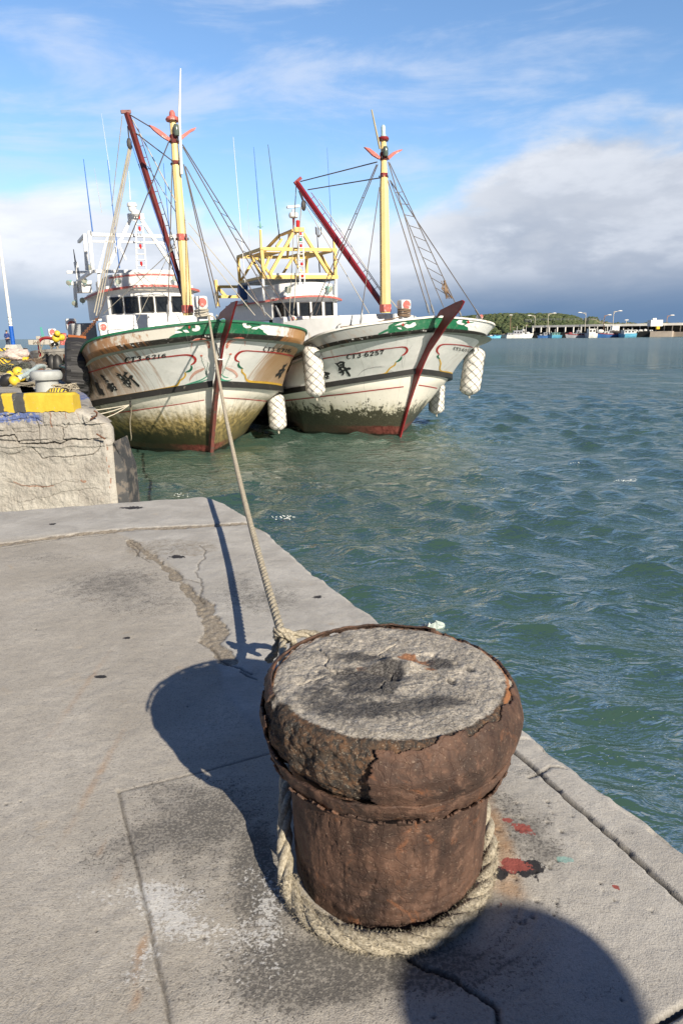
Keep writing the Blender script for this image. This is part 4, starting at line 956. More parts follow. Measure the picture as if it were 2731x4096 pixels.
def person(name, loc, rz, h, label, top, trousers, hair, arms, hat=None, hands_up=False):
    """standing figure, h metres tall, facing local -Y"""
    root = empty(name, loc, rz, label, 'person'); k = h/1.7; V = lambda x, y, z: (x*k, y*k, z*k)
    skin = M('skin', (.45, .27, .19), .6)
    J = [(V(0, 0, .93), (.15*k, .11*k)), (V(0, 0, 1.12), (.14*k, .10*k)), (V(0, .01, 1.32), (.17*k, .11*k)), (V(0, .01, 1.43), (.10*k, .08*k)), (V(0, 0, 1.50), .055*k), (V(0, -.02, 1.585), (.075*k, .09*k)), (V(0, -.01, 1.66), (.068*k, .08*k))]
    E = [(0, 1), (1, 2), (2, 3), (3, 4), (4, 5), (5, 6)]
    for s in (-1, 1):
        b = len(J); J += [(V(s*.10, 0, .86), .088*k), (V(s*.115, -.01, .48), .06*k), (V(s*.12, .02, .10), .042*k), (V(s*.125, -.07, .04), (.045*k, .035*k)), (V(s*.13, -.15, .03), (.04*k, .025*k))]
        E += [(0, b), (b, b+1), (b+1, b+2), (b+2, b+3), (b+3, b+4)]
        b = len(J); a = arms[0 if s < 0 else 1]
        J += [(V(s*.19, .01, 1.38), .055*k)]+[(V(*p), r*k) for p, r in zip(a, (.045, .036, .026, .03))]; E += [(3, b)]+[(b+i, b+i+1) for i in range(len(a))]
    o = skin_fig('body', J, E, skin, root); skin_apply(o)
    # clothing grown over the body, slightly larger
    T = [(j[0], tuple(q*1.12 for q in j[1]) if isinstance(j[1], tuple) else j[1]*1.14) for j in J]
    n = len(J)
    te = [(0, 1), (1, 2), (2, 3), (3, 4), (4, 5), (5, 6), (3, 7), (7, 8), (8, 9)]
    # indices: torso 0-6, left leg 7-11, left arm 12-16, right leg 17-21, right arm 22-26
    ti = [0, 1, 2, 3, 12, 13, 14, 21, 22, 23]
    j = skin_apply(skin_fig('jacket', [T[i] for i in ti], te, top, root))
    ti = [0, 7, 8, 9, 16, 17, 18]; te = [(0, 1), (1, 2), (2, 3), (0, 4), (4, 5), (5, 6)]
    j = skin_apply(skin_fig('trousers', [T[i] for i in ti], te, trousers, root))
    mb = MB(); mb.ell(V(0, .012, 1.655), (.088*k, .098*k, .085*k), 14); mb.build('hair', hair, root, True)
    f = MB(); f.ell(V(0, -.112, 1.60), (.012*k, .018*k, .02*k), 8); f.ell(V(.08, -.01, 1.60), (.012*k, .02*k, .03*k), 8); f.ell(V(-.08, -.01, 1.60), (.012*k, .02*k, .03*k), 8); f.build('face_features', skin, root, True)
    e = MB(); [e.ell(V(s*.032, -.098, 1.625), (.012*k, .008*k, .007*k), 8) for s in (-1, 1)]; e.build('eyes', M('dark_eye', (.02, .02, .02), .3), root, True)
    for s in (-1, 1):
        i = 14 if s < 0 else 23; p0 = Vector(J[i][0]); p1 = Vector(J[i+1][0]); d = (p1-p0).normalized()
        side = d.cross(Vector((0, 0, 1)));  side = side.normalized() if side.length > .1 else Vector((0, 1, 0)); hb = MB(); nn = side.cross(d)
        for q, (off, ln) in enumerate(((-.03, .062), (-.01, .074), (.01, .070), (.028, .055))):
            a0 = p1+side*off*k; hb.tube([a0, a0+d*ln*.5*k, a0+(d*ln*.85+nn*ln*.45)*k], [.0095*k, .009*k, .007*k], 6)
        a0 = p0+(p1-p0)*.5+side*.03*k; hb.tube([a0, a0+(side*.03+d*.03)*k, a0+(side*.035+d*.06)*k], [.011*k, .01*k, .008*k], 6)
        hb.build('fingers', skin, root, True)
    sh = MB()
    for s in (-1, 1): sh.ell(V(s*.125, -.07, .045), (.055*k, .15*k, .05*k), 10)
    sh.build('shoe', M('dark_shoe', (.03, .03, .03)), root, True)
    if hat:
        hb = MB(); hb.lathe([(.275*k, 0), (.28*k, .008), (.12*k, .03*k), (.115*k, .10*k), (.06*k, .13*k), (0.001, .132*k)], V(0, 0, 1.66), 24); hb.build('hat', hat, root, True)
    return root
def boat_root(b, label):
    o = empty('fishing_boat', (0, 0, 0), 0, label, 'fishing boat', 'fishing boats moored side by side')
    mt = Matrix.Identity(4)
    for i in range(3): mt[i][0] = _l[i]; mt[i][1] = _a[i]; mt[i][2] = _n[i]; mt[i][3] = ORG[b][i]
    o.matrix_world = mt; return o
# crop frames used when the marks were measured
K1 = ((200, 1050), .7015); K2 = ((1000, 1050), .6378); K3 = ((300, 1350), .3827); K4 = ((700, 1180), .3508); K5 = ((1150, 1250), .3189); K6 = ((250, 1000), .3508)
KA = ((200, 250), .6378); KB = ((900, 400), .6696); KC = ((340, 1430), .1786); KD = ((1230, 1380), .1594); KE = ((950, 850), .287)
def p1(k, x, y): return (k[0][0]+k[1]*x, k[0][1]+k[1]*y)

# ================================================================ left boat
b = 1; B1 = boat_root(1, 'rust-streaked white fishing boat with shrimp paintings on its bow, left of the two big boats')
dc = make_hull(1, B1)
stem_piece(1, B1, C(*K1, [(957, 327), (975, 285), (1040, 228), (1067, 218), (1050, 275), (1024, 375), (990, 475), (976, 560), (962, 562), (970, 500), (978, 440), (1004, 350), (1008, 325), (995, 314), (980, 318)]), MRED, MRED)
mb = MB(); mb.prism([onW(1, *q)[1:] for q in C(*K1, [(976, 558), (962, 690), (949, 790), (940, 900), (930, 1010), (922, 1130), (908, 1130), (916, 1000), (926, 890), (937, 780), (947, 690), (962, 555)])], .07, (0, 0, 0), (0, 1, 0), (0, 0, 1)); mb.build('stem_guard', M('worn_stem_timber', (.16, .05, .04), .6, dirt=.45, dirtc=(.08, .075, .06), ds=10), B1)
mb = MB(); sh = onW(1, *p1(K1, 966, 548)); mb.tube([(sh[0]-.09, sh[1]-.05, sh[2]), (sh[0]-.05, sh[1]-.12, sh[2]-.01), (sh[0]+.05, sh[1]-.12, sh[2]-.01), (sh[0]+.09, sh[1]-.05, sh[2])], .014, 6); mb.tube([(sh[0], sh[1]-.11, sh[2]), (sh[0]-.02, sh[1]-.12, sh[2]+.2)], .018, 6); mb.build('bow_shackle', MWHT, B1, True)
# painted marks, colour by colour
def marks(b, root, spec):
    for nm, mat, rib, pat, off in spec:
        for pts, w in rib:
            m_ = MB(); ribbon(m_, b, dc, pts, w, off)
            if m_.f: m_.build(nm, mat, root)
        for poly in pat:
            m_ = MB(); patch(m_, b, dc, poly, off)
            if m_.f: m_.build(nm, mat, root)
marks(1, B1, [
 ('red_line', MPAINTR, [(C(*K3, [(150, 365, 11), (290, 322, 13), (400, 290, 14), (560, 258, 13), (700, 230, 12), (850, 212, 11), (1000, 195, 12), (1100, 183, 13), (1180, 180, 16), (1235, 196, 24), (1262, 228, 26), (1250, 260, 20), (1213, 284, 8)]), 1),
   (C(*K4, [(1370, 705, 14), (1280, 680, 16), (1150, 657, 14), (1000, 645, 12), (900, 638, 12), (810, 634, 13), (745, 648, 22), (697, 690, 28), (690, 735, 22), (735, 762, 8)]), 1),
   (C(*K1, [(350, 860), (470, 845), (600, 826), (740, 806), (880, 783)]), 3), (C(*K1, [(985, 770), (1110, 778), (1235, 790)]), 3)], [], .007),
 ('green_line', MPAINTG, [(C(*K3, [(1214, 290, 10), (1222, 312, 22), (1205, 342, 24), (1153, 361, 6)]), 1), (C(*K4, [(731, 766, 6), (722, 795, 26), (742, 822, 24), (776, 836, 6)]), 1)], [], .007),
 ('yellow_line', MPAINTY, [(C(*K3, [(1150, 365, 14), (1158, 388, 16), (1138, 420, 15), (1100, 448, 16), (1078, 488, 18), (1035, 510, 18), (860, 545, 19), (640, 583, 19), (420, 620, 18), (300, 645, 16)]), 1),
   (C(*K4, [(765, 843, 16), (765, 878, 20), (800, 910, 18), (805, 950, 18), (835, 978, 24), (900, 988, 22), (1060, 1000, 24), (1215, 1025, 24)]), 1)], [], .007),
 ('boat_name', MPAINTK, [], [C(*KC, q) for q in (
   [(672, 322), (745, 345), (820, 375), (822, 395), (850, 410), (870, 440), (915, 470), (900, 490), (950, 490), (1000, 490), (1040, 560), (1048, 600), (1035, 610), (1000, 600), (1050, 660), (1045, 672), (1000, 655), (960, 645), (925, 610), (848, 572), (875, 540), (865, 515), (815, 500), (825, 470), (775, 425), (712, 400), (740, 370)],
   [(862, 305), (905, 315), (970, 330), (960, 355), (905, 390), (975, 455), (1010, 395), (1060, 385), (1085, 410), (1075, 440), (1060, 465), (1130, 520), (1225, 610), (1230, 650), (1195, 645), (1150, 600), (1030, 480), (985, 478), (960, 487), (835, 380), (880, 380), (890, 345)],
   [(342, 378), (400, 388), (440, 420), (435, 445), (480, 465), (470, 490), (530, 505), (545, 530), (530, 560), (590, 580), (610, 555), (650, 570), (665, 600), (640, 610), (705, 650), (715, 690), (742, 715), (735, 725), (690, 735), (655, 705), (640, 760), (625, 765), (600, 740), (608, 785), (590, 745), (560, 700), (530, 690), (497, 655), (520, 625), (500, 600), (530, 595), (450, 520), (470, 515), (420, 490), (410, 455), (375, 430)],
   [(230, 540), (300, 560), (310, 600), (350, 680), (410, 710), (420, 760), (460, 830), (440, 850), (390, 820), (340, 840), (290, 740), (250, 640)])]
   +[C(*K4, q) for q in ([(1285, 765), (1270, 800), (1240, 830), (1255, 850), (1215, 900), (1205, 930), (1175, 960), (1185, 910), (1145, 935), (1150, 900), (1180, 880), (1190, 850), (1225, 835), (1235, 795), (1262, 790)],)], .008),
 ('name_gaps', MPAINTW, [], [C(*KC, q) for q in ([(785, 400), (825, 440), (828, 465), (790, 430)], [(960, 528), (1000, 550), (972, 558)], [(925, 575), (1000, 632), (955, 620)], [(500, 525), (520, 550), (510, 562)], [(660, 660), (690, 690), (670, 700)], [(610, 620), (650, 618), (625, 642)])], .011),
])
m_ = MB(); lettering(m_, 1, dc, 'CT3-6216', (499, 1451), (668, 1428), 21, 15, .15); lettering(m_, 1, dc, 'CT3-6216', (1050, 1403), (1163, 1409), 17, 13, .42); m_.build('registration', MPAINTK, B1)
# bulwark scrolls
marks(1, B1, [
 ('scroll', MPAINTW, [], [C(*K4, q) for q in ([(195, 400), (200, 378), (225, 382), (240, 366), (228, 350), (245, 342), (278, 348), (291, 372), (280, 400), (240, 415), (205, 410)], [(85, 393), (130, 393), (150, 405), (166, 428), (118, 426), (100, 412)], [(0, 365), (30, 362), (58, 385), (80, 392), (62, 402), (20, 396), (0, 400)], [(0, 408), (60, 410), (90, 425), (30, 436), (0, 440)],
   [(768, 330), (782, 313), (818, 318), (808, 340), (825, 350), (850, 345), (872, 360), (862, 372), (810, 378), (780, 362)], [(868, 386), (890, 366), (925, 362), (1000, 344), (1080, 345), (1075, 395), (1020, 372), (995, 398), (950, 372), (930, 392)])], .007),
 ('scroll_leaf', MPAINTG, [(C(*K4, [(872, 352, 8), (930, 350, 16), (988, 338, 4)]), 1), (C(*K4, [(180, 385, 6), (90, 390, 16), (30, 398, 14)]), 1)], [], .0095),
 ('scroll_bud', MPAINTR, [], [C(*K4, q) for q in ([(150, 366), (165, 345), (180, 364), (166, 386)], [(875, 345), (892, 316), (905, 332), (888, 356)])], .0105)])
# shrimps, fish and sea plants
def sea_life(flip):
    f = (lambda pts: pts) if not flip else (lambda pts: pts)
    P_o = MB(); P_p = MB(); P_g = MB(); P_k = MB()
    if not flip:   # left flank
        fish = [(190, 600, 8), (195, 545, 18), (230, 515, 34), (290, 508, 40), (340, 515, 42), (380, 545, 44), (388, 590, 30)]
        back = [(192, 560, 8), (215, 522, 14), (265, 504, 18), (320, 505, 16), (365, 520, 20), (392, 560, 18)]
        shr = [(172, 972, 10), (190, 930, 24), (225, 890, 30), (270, 865, 30), (310, 848, 26), (335, 835, 16)]
        stems = [[(300, 690, 3), (315, 760, 3), (345, 830, 3), (355, 900, 3)], [(380, 770, 3), (370, 830, 3), (360, 910, 3)]]; bud = [(285, 680), (310, 678), (318, 695), (298, 702)]
        wave = [[(90, 1032, 4), (200, 1000, 16), (300, 965, 14), (375, 920, 6)], [(130, 1030, 4), (240, 1008, 16), (375, 960, 8)], [(200, 1032, 4), (300, 1008, 14), (375, 990, 8)]]
    else:
        fish = [(592, 590, 30), (610, 545, 44), (650, 515, 42), (710, 500, 36), (765, 505, 30), (800, 530, 16), (795, 575, 6)]
        back = [(588, 570, 14), (620, 525, 18), (680, 495, 16), (740, 484, 14), (785, 495, 12), (805, 525, 6)]
        shr = [(575, 825, 16), (620, 845, 26), (665, 865, 28), (697, 895, 26), (708, 925, 18), (688, 940, 8)]
        stems = [[(635, 675, 3), (605, 740, 3), (580, 800, 3), (560, 860, 3)], [(535, 760, 3), (548, 830, 3), (545, 900, 3)]]; bud = [(615, 668), (640, 660), (652, 672), (628, 682)]
        wave = [[(505, 910, 6), (535, 960, 18), (600, 975, 10), (650, 960, 4)], [(505, 950, 6), (560, 985, 14), (640, 985, 4)], [(520, 890, 5), (560, 930, 12), (610, 940, 5)]]
    ribbon(P_p, 1, dc, C(*K4, fish), 1, .0065); ribbon(P_o, 1, dc, C(*K4, back), 1, .0085); ribbon(P_p, 1, dc, C(*K4, shr), 1, .0065)
    sp = catmull(np.array(C(*K4, shr)), 1.6)
    for i in range(2, len(sp)-1, 2):
        t = sp[i+1][:2]-sp[i-1][:2]; t /= np.linalg.norm(t)+1e-9; n = np.array([-t[1], t[0]]); h = sp[i][2]*.5; ribbon(P_o, 1, dc, [(*(sp[i][:2]+n*h), .7), (*(sp[i][:2]-n*h), .7)], 1, .0085, 3)
    hd = fish[0 if flip else -1]; patch(P_o, 1, dc, C(*K4, [(hd[0]-12, hd[1]-14), (hd[0]+12, hd[1]-18), (hd[0]+10, hd[1]+12), (hd[0]-10, hd[1]+16)]), .0095)
    e = fish[0 if flip else -1]; patch(P_k, 1, dc, C(*K4, [(e[0]+2, e[1]-20), (e[0]+10, e[1]-20), (e[0]+10, e[1]-12), (e[0]+2, e[1]-12)]), .011)
    bp = back
    for i in range(9):
        t = i/8; q = catmull(np.array(C(*K4, bp)), 2.); k = q[int(t*(len(q)-1))]; ribbon(P_o, 1, dc, [(k[0], k[1], .7), (k[0]+(1 if flip else -1)*(-1.2), k[1]-7, .3)], 1, .0075, 4)
    for s_ in stems:
        ribbon(P_k, 1, dc, C(*K4, s_), 1, .0075); q = catmull(np.array(C(*K4, s_)), 5.)
        for i, k in enumerate(q): sg = 1 if i % 2 else -1; ribbon(P_g, 1, dc, [(k[0], k[1], 1.1), (k[0]+sg*4, k[1]-3.5, .4)], 1, .0085, 3)
    patch(P_o, 1, dc, C(*K4, bud), .009)
    for w in wave: ribbon(P_g, 1, dc, C(*K4, w), 1, .0065)
    # whiskers
    q = shr[-1] if not flip else shr[0]; sg = -1 if not flip else 1; ribbon(P_p, 1, dc, C(*K4, [(q[0], q[1], 2), (q[0]+sg*60, q[1]-20, 2), (q[0]+sg*130, q[1]+10, 2)]), 1, .007)
    for nm, m_, mt in (('shrimp_body', P_p, MPAINTP), ('shrimp_stripes', P_o, MPAINTO), ('sea_plants', P_g, M('sea_green_marking', (.08, .36, .24), .6)), ('painted_outline', P_k, MPAINTK)):
        if m_.f: m_.build(nm, mt, B1)
sea_life(False); sea_life(True)

s0 = 4.75; X = lambda px, py, s=s0: onS(1, px, py, s)[0]; Zz = lambda px, py, s=s0: onS(1, px, py, s)[2]
cx = (X(430, 1200, 5.1)+X(775, 1200, 5.1))/2; hw = (X(775, 1200, 5.1)-X(430, 1200, 5.1))/2
wheelhouse(1, B1, dict(s=s0-.1, hw=hw, cx=cx, bulge=.42, zb=Zz(600, 1262), zt=Zz(600, 1140), depth=4.2, wz=(Zz(590, 1249), Zz(590, 1188)), wins=[(X(447, 1220, 5.0), X(490, 1220, 4.9)), (X(503, 1220), X(553, 1220)), (X(563, 1220), X(612, 1220)), (X(622, 1220), X(670, 1220)), (X(684, 1220, 4.85), X(727, 1220, 4.95))],
      vz=Zz(600, 1141, 4.4), vo=.24, vhw=hw+.16, pz=(Zz(600, 1139), Zz(600, 1097)), trim=True))
m_ = MB(); zt_ = Zz(600, 1256, 3.7); m_.box(((X(425, 1256, 3.7)+X(855, 1256, 3.7))/2, 4.15, zt_/2+.15), (X(855, 1256, 3.7)-X(425, 1256, 3.7), .9, zt_-.3), None, .05); m_.build('foredeck_trunk', MWHT, B1, True)
zf = Zz(560, 1086, 5.2)
m_ = MB(); m_.bar((X(368, 1086, 5.2), 5.2, zf), (X(708, 1086, 5.2), 5.2, zf), .10, .07); m_.bar((X(368, 1086, 5.2), 5.25, zf), (X(368, 1086, 5.2)+.0, 8.6, zf), .08, .07); m_.bar((X(708, 1086, 5.2), 5.25, zf), (X(708, 1086, 5.2), 8.6, zf), .08, .07)
for px in (395, 690): m_.bar((X(px, 1140, 5.3), 5.25, Zz(px, 1150, 5.3)), (X(px, 1090, 5.3), 5.25, zf), .06)
m_.build('upper_rail', MWHT, B1)
# white radar gantry
s_ = 6.6; G_ = lambda x, y, s=s_: onS(1, x, y, s)
m_ = MB()
for a, c, w in (((340, 940), (349, 1082), .085), ((358, 925), (372, 1082), .085), ((352, 938), (700, 946), .08), ((372, 965), (680, 972), .05), ((522, 878), (425, 1082), .085), ((566, 878), (700, 1082), .085), ((505, 1040), (470, 965), .05), ((512, 866), (575, 866), .14), ((640, 968), (708, 1040), .05), ((430, 950), (395, 1082), .05), ((700, 946), (712, 1082), .07)): m_.bar(G_(*a), G_(*c), w)
for a in ((340, 940), (700, 946)): p = G_(*a); m_.bar(p, (p[0], p[1]+1.5, p[2]), .07)
m_.build('radar_gantry', MWHT, B1)
m_ = MB(); A, Bq = G_(536, 870), G_(540, 1078); A2, B2_ = G_(560, 870), G_(577, 1078)
m_.bar((A[0], A[1]-.3, A[2]), (Bq[0], Bq[1]-.3, Bq[2]), .035); m_.bar((A2[0], A2[1]-.3, A2[2]), (B2_[0], B2_[1]-.3, B2_[2]), .035)
for i in range(9):
    t = (i+.5)/9; a = Vector(A).lerp(Vector(Bq), t); c = Vector(A2).lerp(Vector(B2_), t); m_.bar(a-Vector((0, .3, 0)), c-Vector((0, .3, 0)), .09, .02)
o = m_.build('light_mast', MWHT, B1)
for i in (0, 2, 5, 8):
    t = (i+.2)/9; a = (Vector(A).lerp(Vector(Bq), t)+Vector(A2).lerp(Vector(B2_), t))/2-Vector((0, .32, 0)); q = MB(); q.lathe([(.03, -.06), (.034, -.05), (.034, .05), (.02, .06)], a, 10); q.build('signal_lamp', M('red_lamp_glass', (.55, .03, .03), .25), o, True)
m_ = MB(); p = G_(531, 845, 6.3); m_.lathe([(.03, -.25), (.03, -.02), (.09, 0), (.11, .05), (.10, .10), (.13, .12), (.13, .18), (.11, .21)], p, 14); p = G_(543, 858, 6.2); m_.lathe([(.07, -.05), (.12, 0), (.12, .08), (.06, .12)], p, 14); m_.build('radar', MWHT, B1, True)
for a, c, r_, mt in (((335, 636), (371, 926), .018, MBLUE), ((431, 640), (479, 1073), .016, MBLUE), ((654, 652), (692, 1073), .016, MBLUE), ((407, 454), (440, 680), .006, MWHT), ((378, 671), (408, 850), .006, MCORD), ((516, 684), (522, 800), .012, MWHT), ((295, 997), (303, 1050), .022, MDK), ((242, 860), (246, 930), .01, MWHT)):
    if a == (242, 860): continue
    s2 = 6.4 if a[0] > 300 else 8.5; q = MB(); q.tube([onS(1, *a, s2), onS(1, *c, s2)], [r_*.45, r_], 6); q.build('antenna', mt, B1, True)
# port side wing with lamps
m_ = MB(); s2 = 8.2; G2 = lambda x, y, s=s2: onS(1, x, y, s)
m_.bar(G2(303, 1048), G2(325, 1165), .10); m_.bar(G2(268, 1089), G2(368, 1089), .10, .07); m_.bar(G2(272, 1134), G2(368, 1130), .12, .09); a, c = G2(308, 1135), G2(370, 1160); m_.box(((a[0]+c[0])/2, s2+.3, (a[2]+c[2])/2), (abs(c[0]-a[0]), .5, abs(a[2]-c[2])+.12)); m_.bar(G2(300, 1140), G2(306, 1230), .09)
m_.build('lamp_gallery', MWHT, B1)
for x, y, s2, am in ((278, 1130, 8.1, (-.6, -.8, -.5)), (340, 1122, 8.1, (-.3, -.8, -.2)), (356, 1068, 7.6, (-.2, -1, -.4)), (300, 1212, 7.9, (-.4, -1, -.5)), (331, 1200, 7.6, (-.1, -1, -.4)), (473, 1125, 4.35, (.1, -1, -.4)), (700, 1112, 4.6, (-.2, -1, -.3))): floodlight(B1, onS(1, x, y, s2), am, .08 if s2 > 6 else .07)
m_ = MB(); m_.tube([onS(1, 520, 1159, 4.45), onS(1, 668, 1161, 4.45)], .012, 6); m_.build('tube_light', MCORD, B1, True)
# mast, spars and horns
ft, hd = onS(1, 753, 1262, .85), onS(1, 691, 478, .85)
mast(1, B1, ft, hd, .20, .125, [(.035, .16, MREDF), (.415, .13, MREDF), (.79, .07, MMAROON), (.905, .15, MMAROON), (1.0, .06, MMAROON)], .2)
hdv = Vector(hd); m_ = MB(); m_.lathe([(.13, -.03), (.14, .0), (.11, .04), (.06, .06), (.055, .12), (.03, .16)], hdv, 16); o = m_.build('mast_cap', MREDF, B1, True)
q = MB(); pl = onS(1, 706, 520, .72); q.lathe([(.05, -.10), (.06, -.06), (.06, .06), (.04, .1)], pl, 12); q.build('mast_lamp', M('dark_lamp_glass', (.10, .13, .11), .2), B1, True)
for nm, mt, poly in (('horn', MREDF, [(622, 393), (650, 402), (690, 425), (725, 452), (756, 478), (750, 496), (715, 476), (680, 450), (650, 425), (636, 410)]), ('horn', MREDF, [(820, 462), (850, 440), (885, 418), (916, 408), (908, 424), (880, 440), (850, 466), (826, 486)])):
    q = MB(); P = [onS(1, *v, .85) for v in C(*KA, poly)]; q.prism([(v[0], v[2]) for v in P], .06, (0, .85, 0), (1, 0, 0), (0, 0, 1)); q.build(nm, mt, B1)
m_ = MB(); m_.tube([onS(1, *p1(KA, 820, 38), .72), onS(1, *p1(KA, 812, 330), .72), onS(1, *p1(KA, 826, 700), .72)], [.012, .026, .03], 8); m_.build('flag_staff', MWHT, B1, True)
bA, bB = onS(1, 509, 454, 2.1), onS(1, 742, 1200, .95); m_ = MB(); m_.bar(bA, bB, .09, .09, (0, 0, 1)); m_.bar((bA[0]-.12, bA[1], bA[2]+.02), (bA[0]+.08, bA[1], bA[2]+.04), .06); o = m_.build('boom', MMAROON, B1)
q = MB(); lattice_side(q, (bA[0]+.05, bA[1], bA[2]-.3), bB, (.14, -.02, .03), 15, .008, .007); q.build('boom_rail', MMAROON, o, True)
q = MB(); pb = Vector(onS(1, 519, 575, 2.0)); q.ell(pb, (.06, .04, .12), 10); q.tube([pb+Vector((0, 0, .1)), Vector(onS(1, 512, 505, 2.1))], .014, 6); q.build('pulley_block', MDK, B1, True)
S1 = lambda x, y, s: onS(1, x, y, s); A1 = lambda x, y, s: onS(1, *p1(KA, x, y), s)
items = [(A1(490, 320, 2.1), A1(758, 480, .85), .012, MWIRE), (A1(530, 435, 2.0), A1(770, 618, .85), .012, MWIRE), (A1(520, 360, 2.1), A1(792, 875, .8), .012, MCORD), (A1(745, 500, .85), S1(396, 1262, 2.6), .012, MWIRE),
  (A1(495, 540, 2.0), S1(378, 1250, 3.3), .016, MCORD), (A1(503, 540, 2.0), S1(386, 1262, 3.2), .016, MCORD), (A1(512, 545, 2.0), S1(395, 1270, 3.1), .012, MCORD), (A1(455, 335, 2.1), A1(390, 900, 3.2), .008, MCORD), (A1(768, 640, .8), S1(672, 1288, 1.0), .012, MWIRE), (A1(500, 470, 2.), S1(735, 1190, .9), .010, MBLUE),
  (A1(560, 560, 2.0), S1(735, 900, .8), .008, MCORD), (A1(832, 515, .85), S1(1180, 1290, 2.2), .012, MWIRE), (A1(834, 530, .85), S1(1125, 1276, 1.3), .012, MWIRE), (A1(840, 640, .85), S1(866, 1232, -.9), .012, MWIRE), (A1(848, 660, .85), S1(880, 1228, -.85), .012, MWIRE), (A1(850, 650, .85), S1(1062, 1266, .7), .012, MWIRE), (A1(872, 1080, .8), S1(1020, 1262, .4), .009, MCORD), (A1(870, 1005, .85), S1(1090, 1278, 1.0), .009, MCORD, .06),
  (S1(690, 1000, .8), S1(415, 1255, 3.0), .008, MCORD), (S1(742, 880, .8), S1(550, 1280, 2.2), .007, MCORD)]
wires(1, B1, items)
m_ = MB(); a, c = Vector(A1(836, 520, .85)), Vector(S1(1125, 1276, 1.3)); a2, c2 = Vector(A1(834, 640, .85)), Vector(S1(1080, 1270, .9))
for i in range(4, 13): t = i/14; m_.tube([a.lerp(c, t), Vector(A1(832, 515, .85)).lerp(Vector(S1(1180, 1290, 2.2)), t)], .006, 5)
m_.build('ratlines', MWIRE, B1, True)
# turnbuckles where the shrouds come down
for x, y, s2, lean in ((866, 1215, -.85, (-8, -45)), (1062, 1250, .7, (-14, -30)), (1125, 1262, 1.2, (-22, -40)), (1180, 1283, 2.2, (-22, -30)), (396, 1250, 2.6, (14, -30)), (672, 1270, 1.0, (0, -70))):
    q = MB(); a, c = Vector(S1(x, y+10, s2)), Vector(S1(x+lean[0], y+lean[1], s2)); q.tube([a, a.lerp(c, .15), a.lerp(c, .2), a.lerp(c, .75), a.lerp(c, .8), c], [.012, .012, .024, .024, .012, .012], 6); q.build('turnbuckle', MGREY, B1, True)
dot_post(1, B1, (X(807, 1250, .35), .35, Zz(807, 1290, .35)-.1), Zz(807, 1184, .35)-Zz(807, 1290, .35)+.1, .25, .22, 0, 4)
mb = MB(); pz_ = (X(807, 1250, .35), .35, Zz(807, 1262, .35))
mb.tube([(pz_[0]-.14, .2, pz_[2]-.02), (pz_[0]+.1, .15, pz_[2]), (pz_[0]+.22, .25, pz_[2]-.04), (pz_[0]+.26, .2, pz_[2]-.12), (pz_[0]+.15, -.2, pz_[2]-.14), (X(868, 1262, -.9), -.9, Zz(868, 1262, -.9))], .016, 6); mb.build('lashing_tail', MCORD, B1, True)
mb = MB(); mb.tube([(X(845, 1260, -1.0), -1.0, Zz(845, 1300, -1.0)), onS(1, 868, 1390, -1.28), onS(1, 874, 1430, -1.30)], .014, 6); mb.build('bow_strop', MCORD, B1, True)
dot_post(1, B1, (X(411, 1300, 2.75), 2.75, Zz(411, 1372, 2.75)-.05), Zz(411, 1290, 2.75)-Zz(411, 1372, 2.75)+.05, .20, .2, 0, 0)
dot_post(1, B1, (X(286, 1300, 9.0), 9.0, Zz(286, 1385, 9.0)-.05), Zz(283, 1274, 9.0)-Zz(283, 1385, 9.0)+.05, .30, .26, 0, 2)
m_ = MB(); a = onS(1, 330, 1390, 7.5); c = onS(1, 352, 1292, 7.5); m_.box(((a[0]+c[0])/2, 7.9, (a[2]+c[2])/2), (abs(c[0]-a[0])+.45, .8, abs(c[2]-a[2])), None, .04); m_.build('deck_locker', MGREY, B1)
# fittings along the knuckle and the hanging end
m_ = MB(); r0 = dc.hit(524, 1612, .03); r0 = to_local(1, r0[0]); m_.tube([(r0[0], r0[1], r0[2]+.06), (r0[0]-.01, r0[1]-.08, r0[2]), (r0[0], r0[1], r0[2]-.06)], .014, 6); m_.build('fairlead', MDK, B1, True)
pp = [to_local(1, (dc.hit(526+dx_, y, .06) or dc.hit(526, 1640, .06))[0]) for dx_, y in ((0, 1614), (1, 1640), (0, 1680), (2, 1715), (5, 1740), (4, 1752))]
rope_mesh(pp, .013, .08, 'hanging_rope_end', MROPE, B1, 7)
for yy, sag in ((1606, .02), (1618, .10), (1626, .2)):
    q = MB(); a = np.array(to_local(1, dc.hit(522, 1612, .05)[0])); c = np.array(a)+np.array([-1.55, -.1-.2*sag, -.02-.2*sag]); pts = [a*(1-t)+c*t-np.array([0, .2*math.sin(t*3.1), sag*4*t*(1-t)]) for t in np.linspace(0, 1, 10)]; q.tube(pts, .010, 6); q.build('slack_line', MCORD, B1, True)

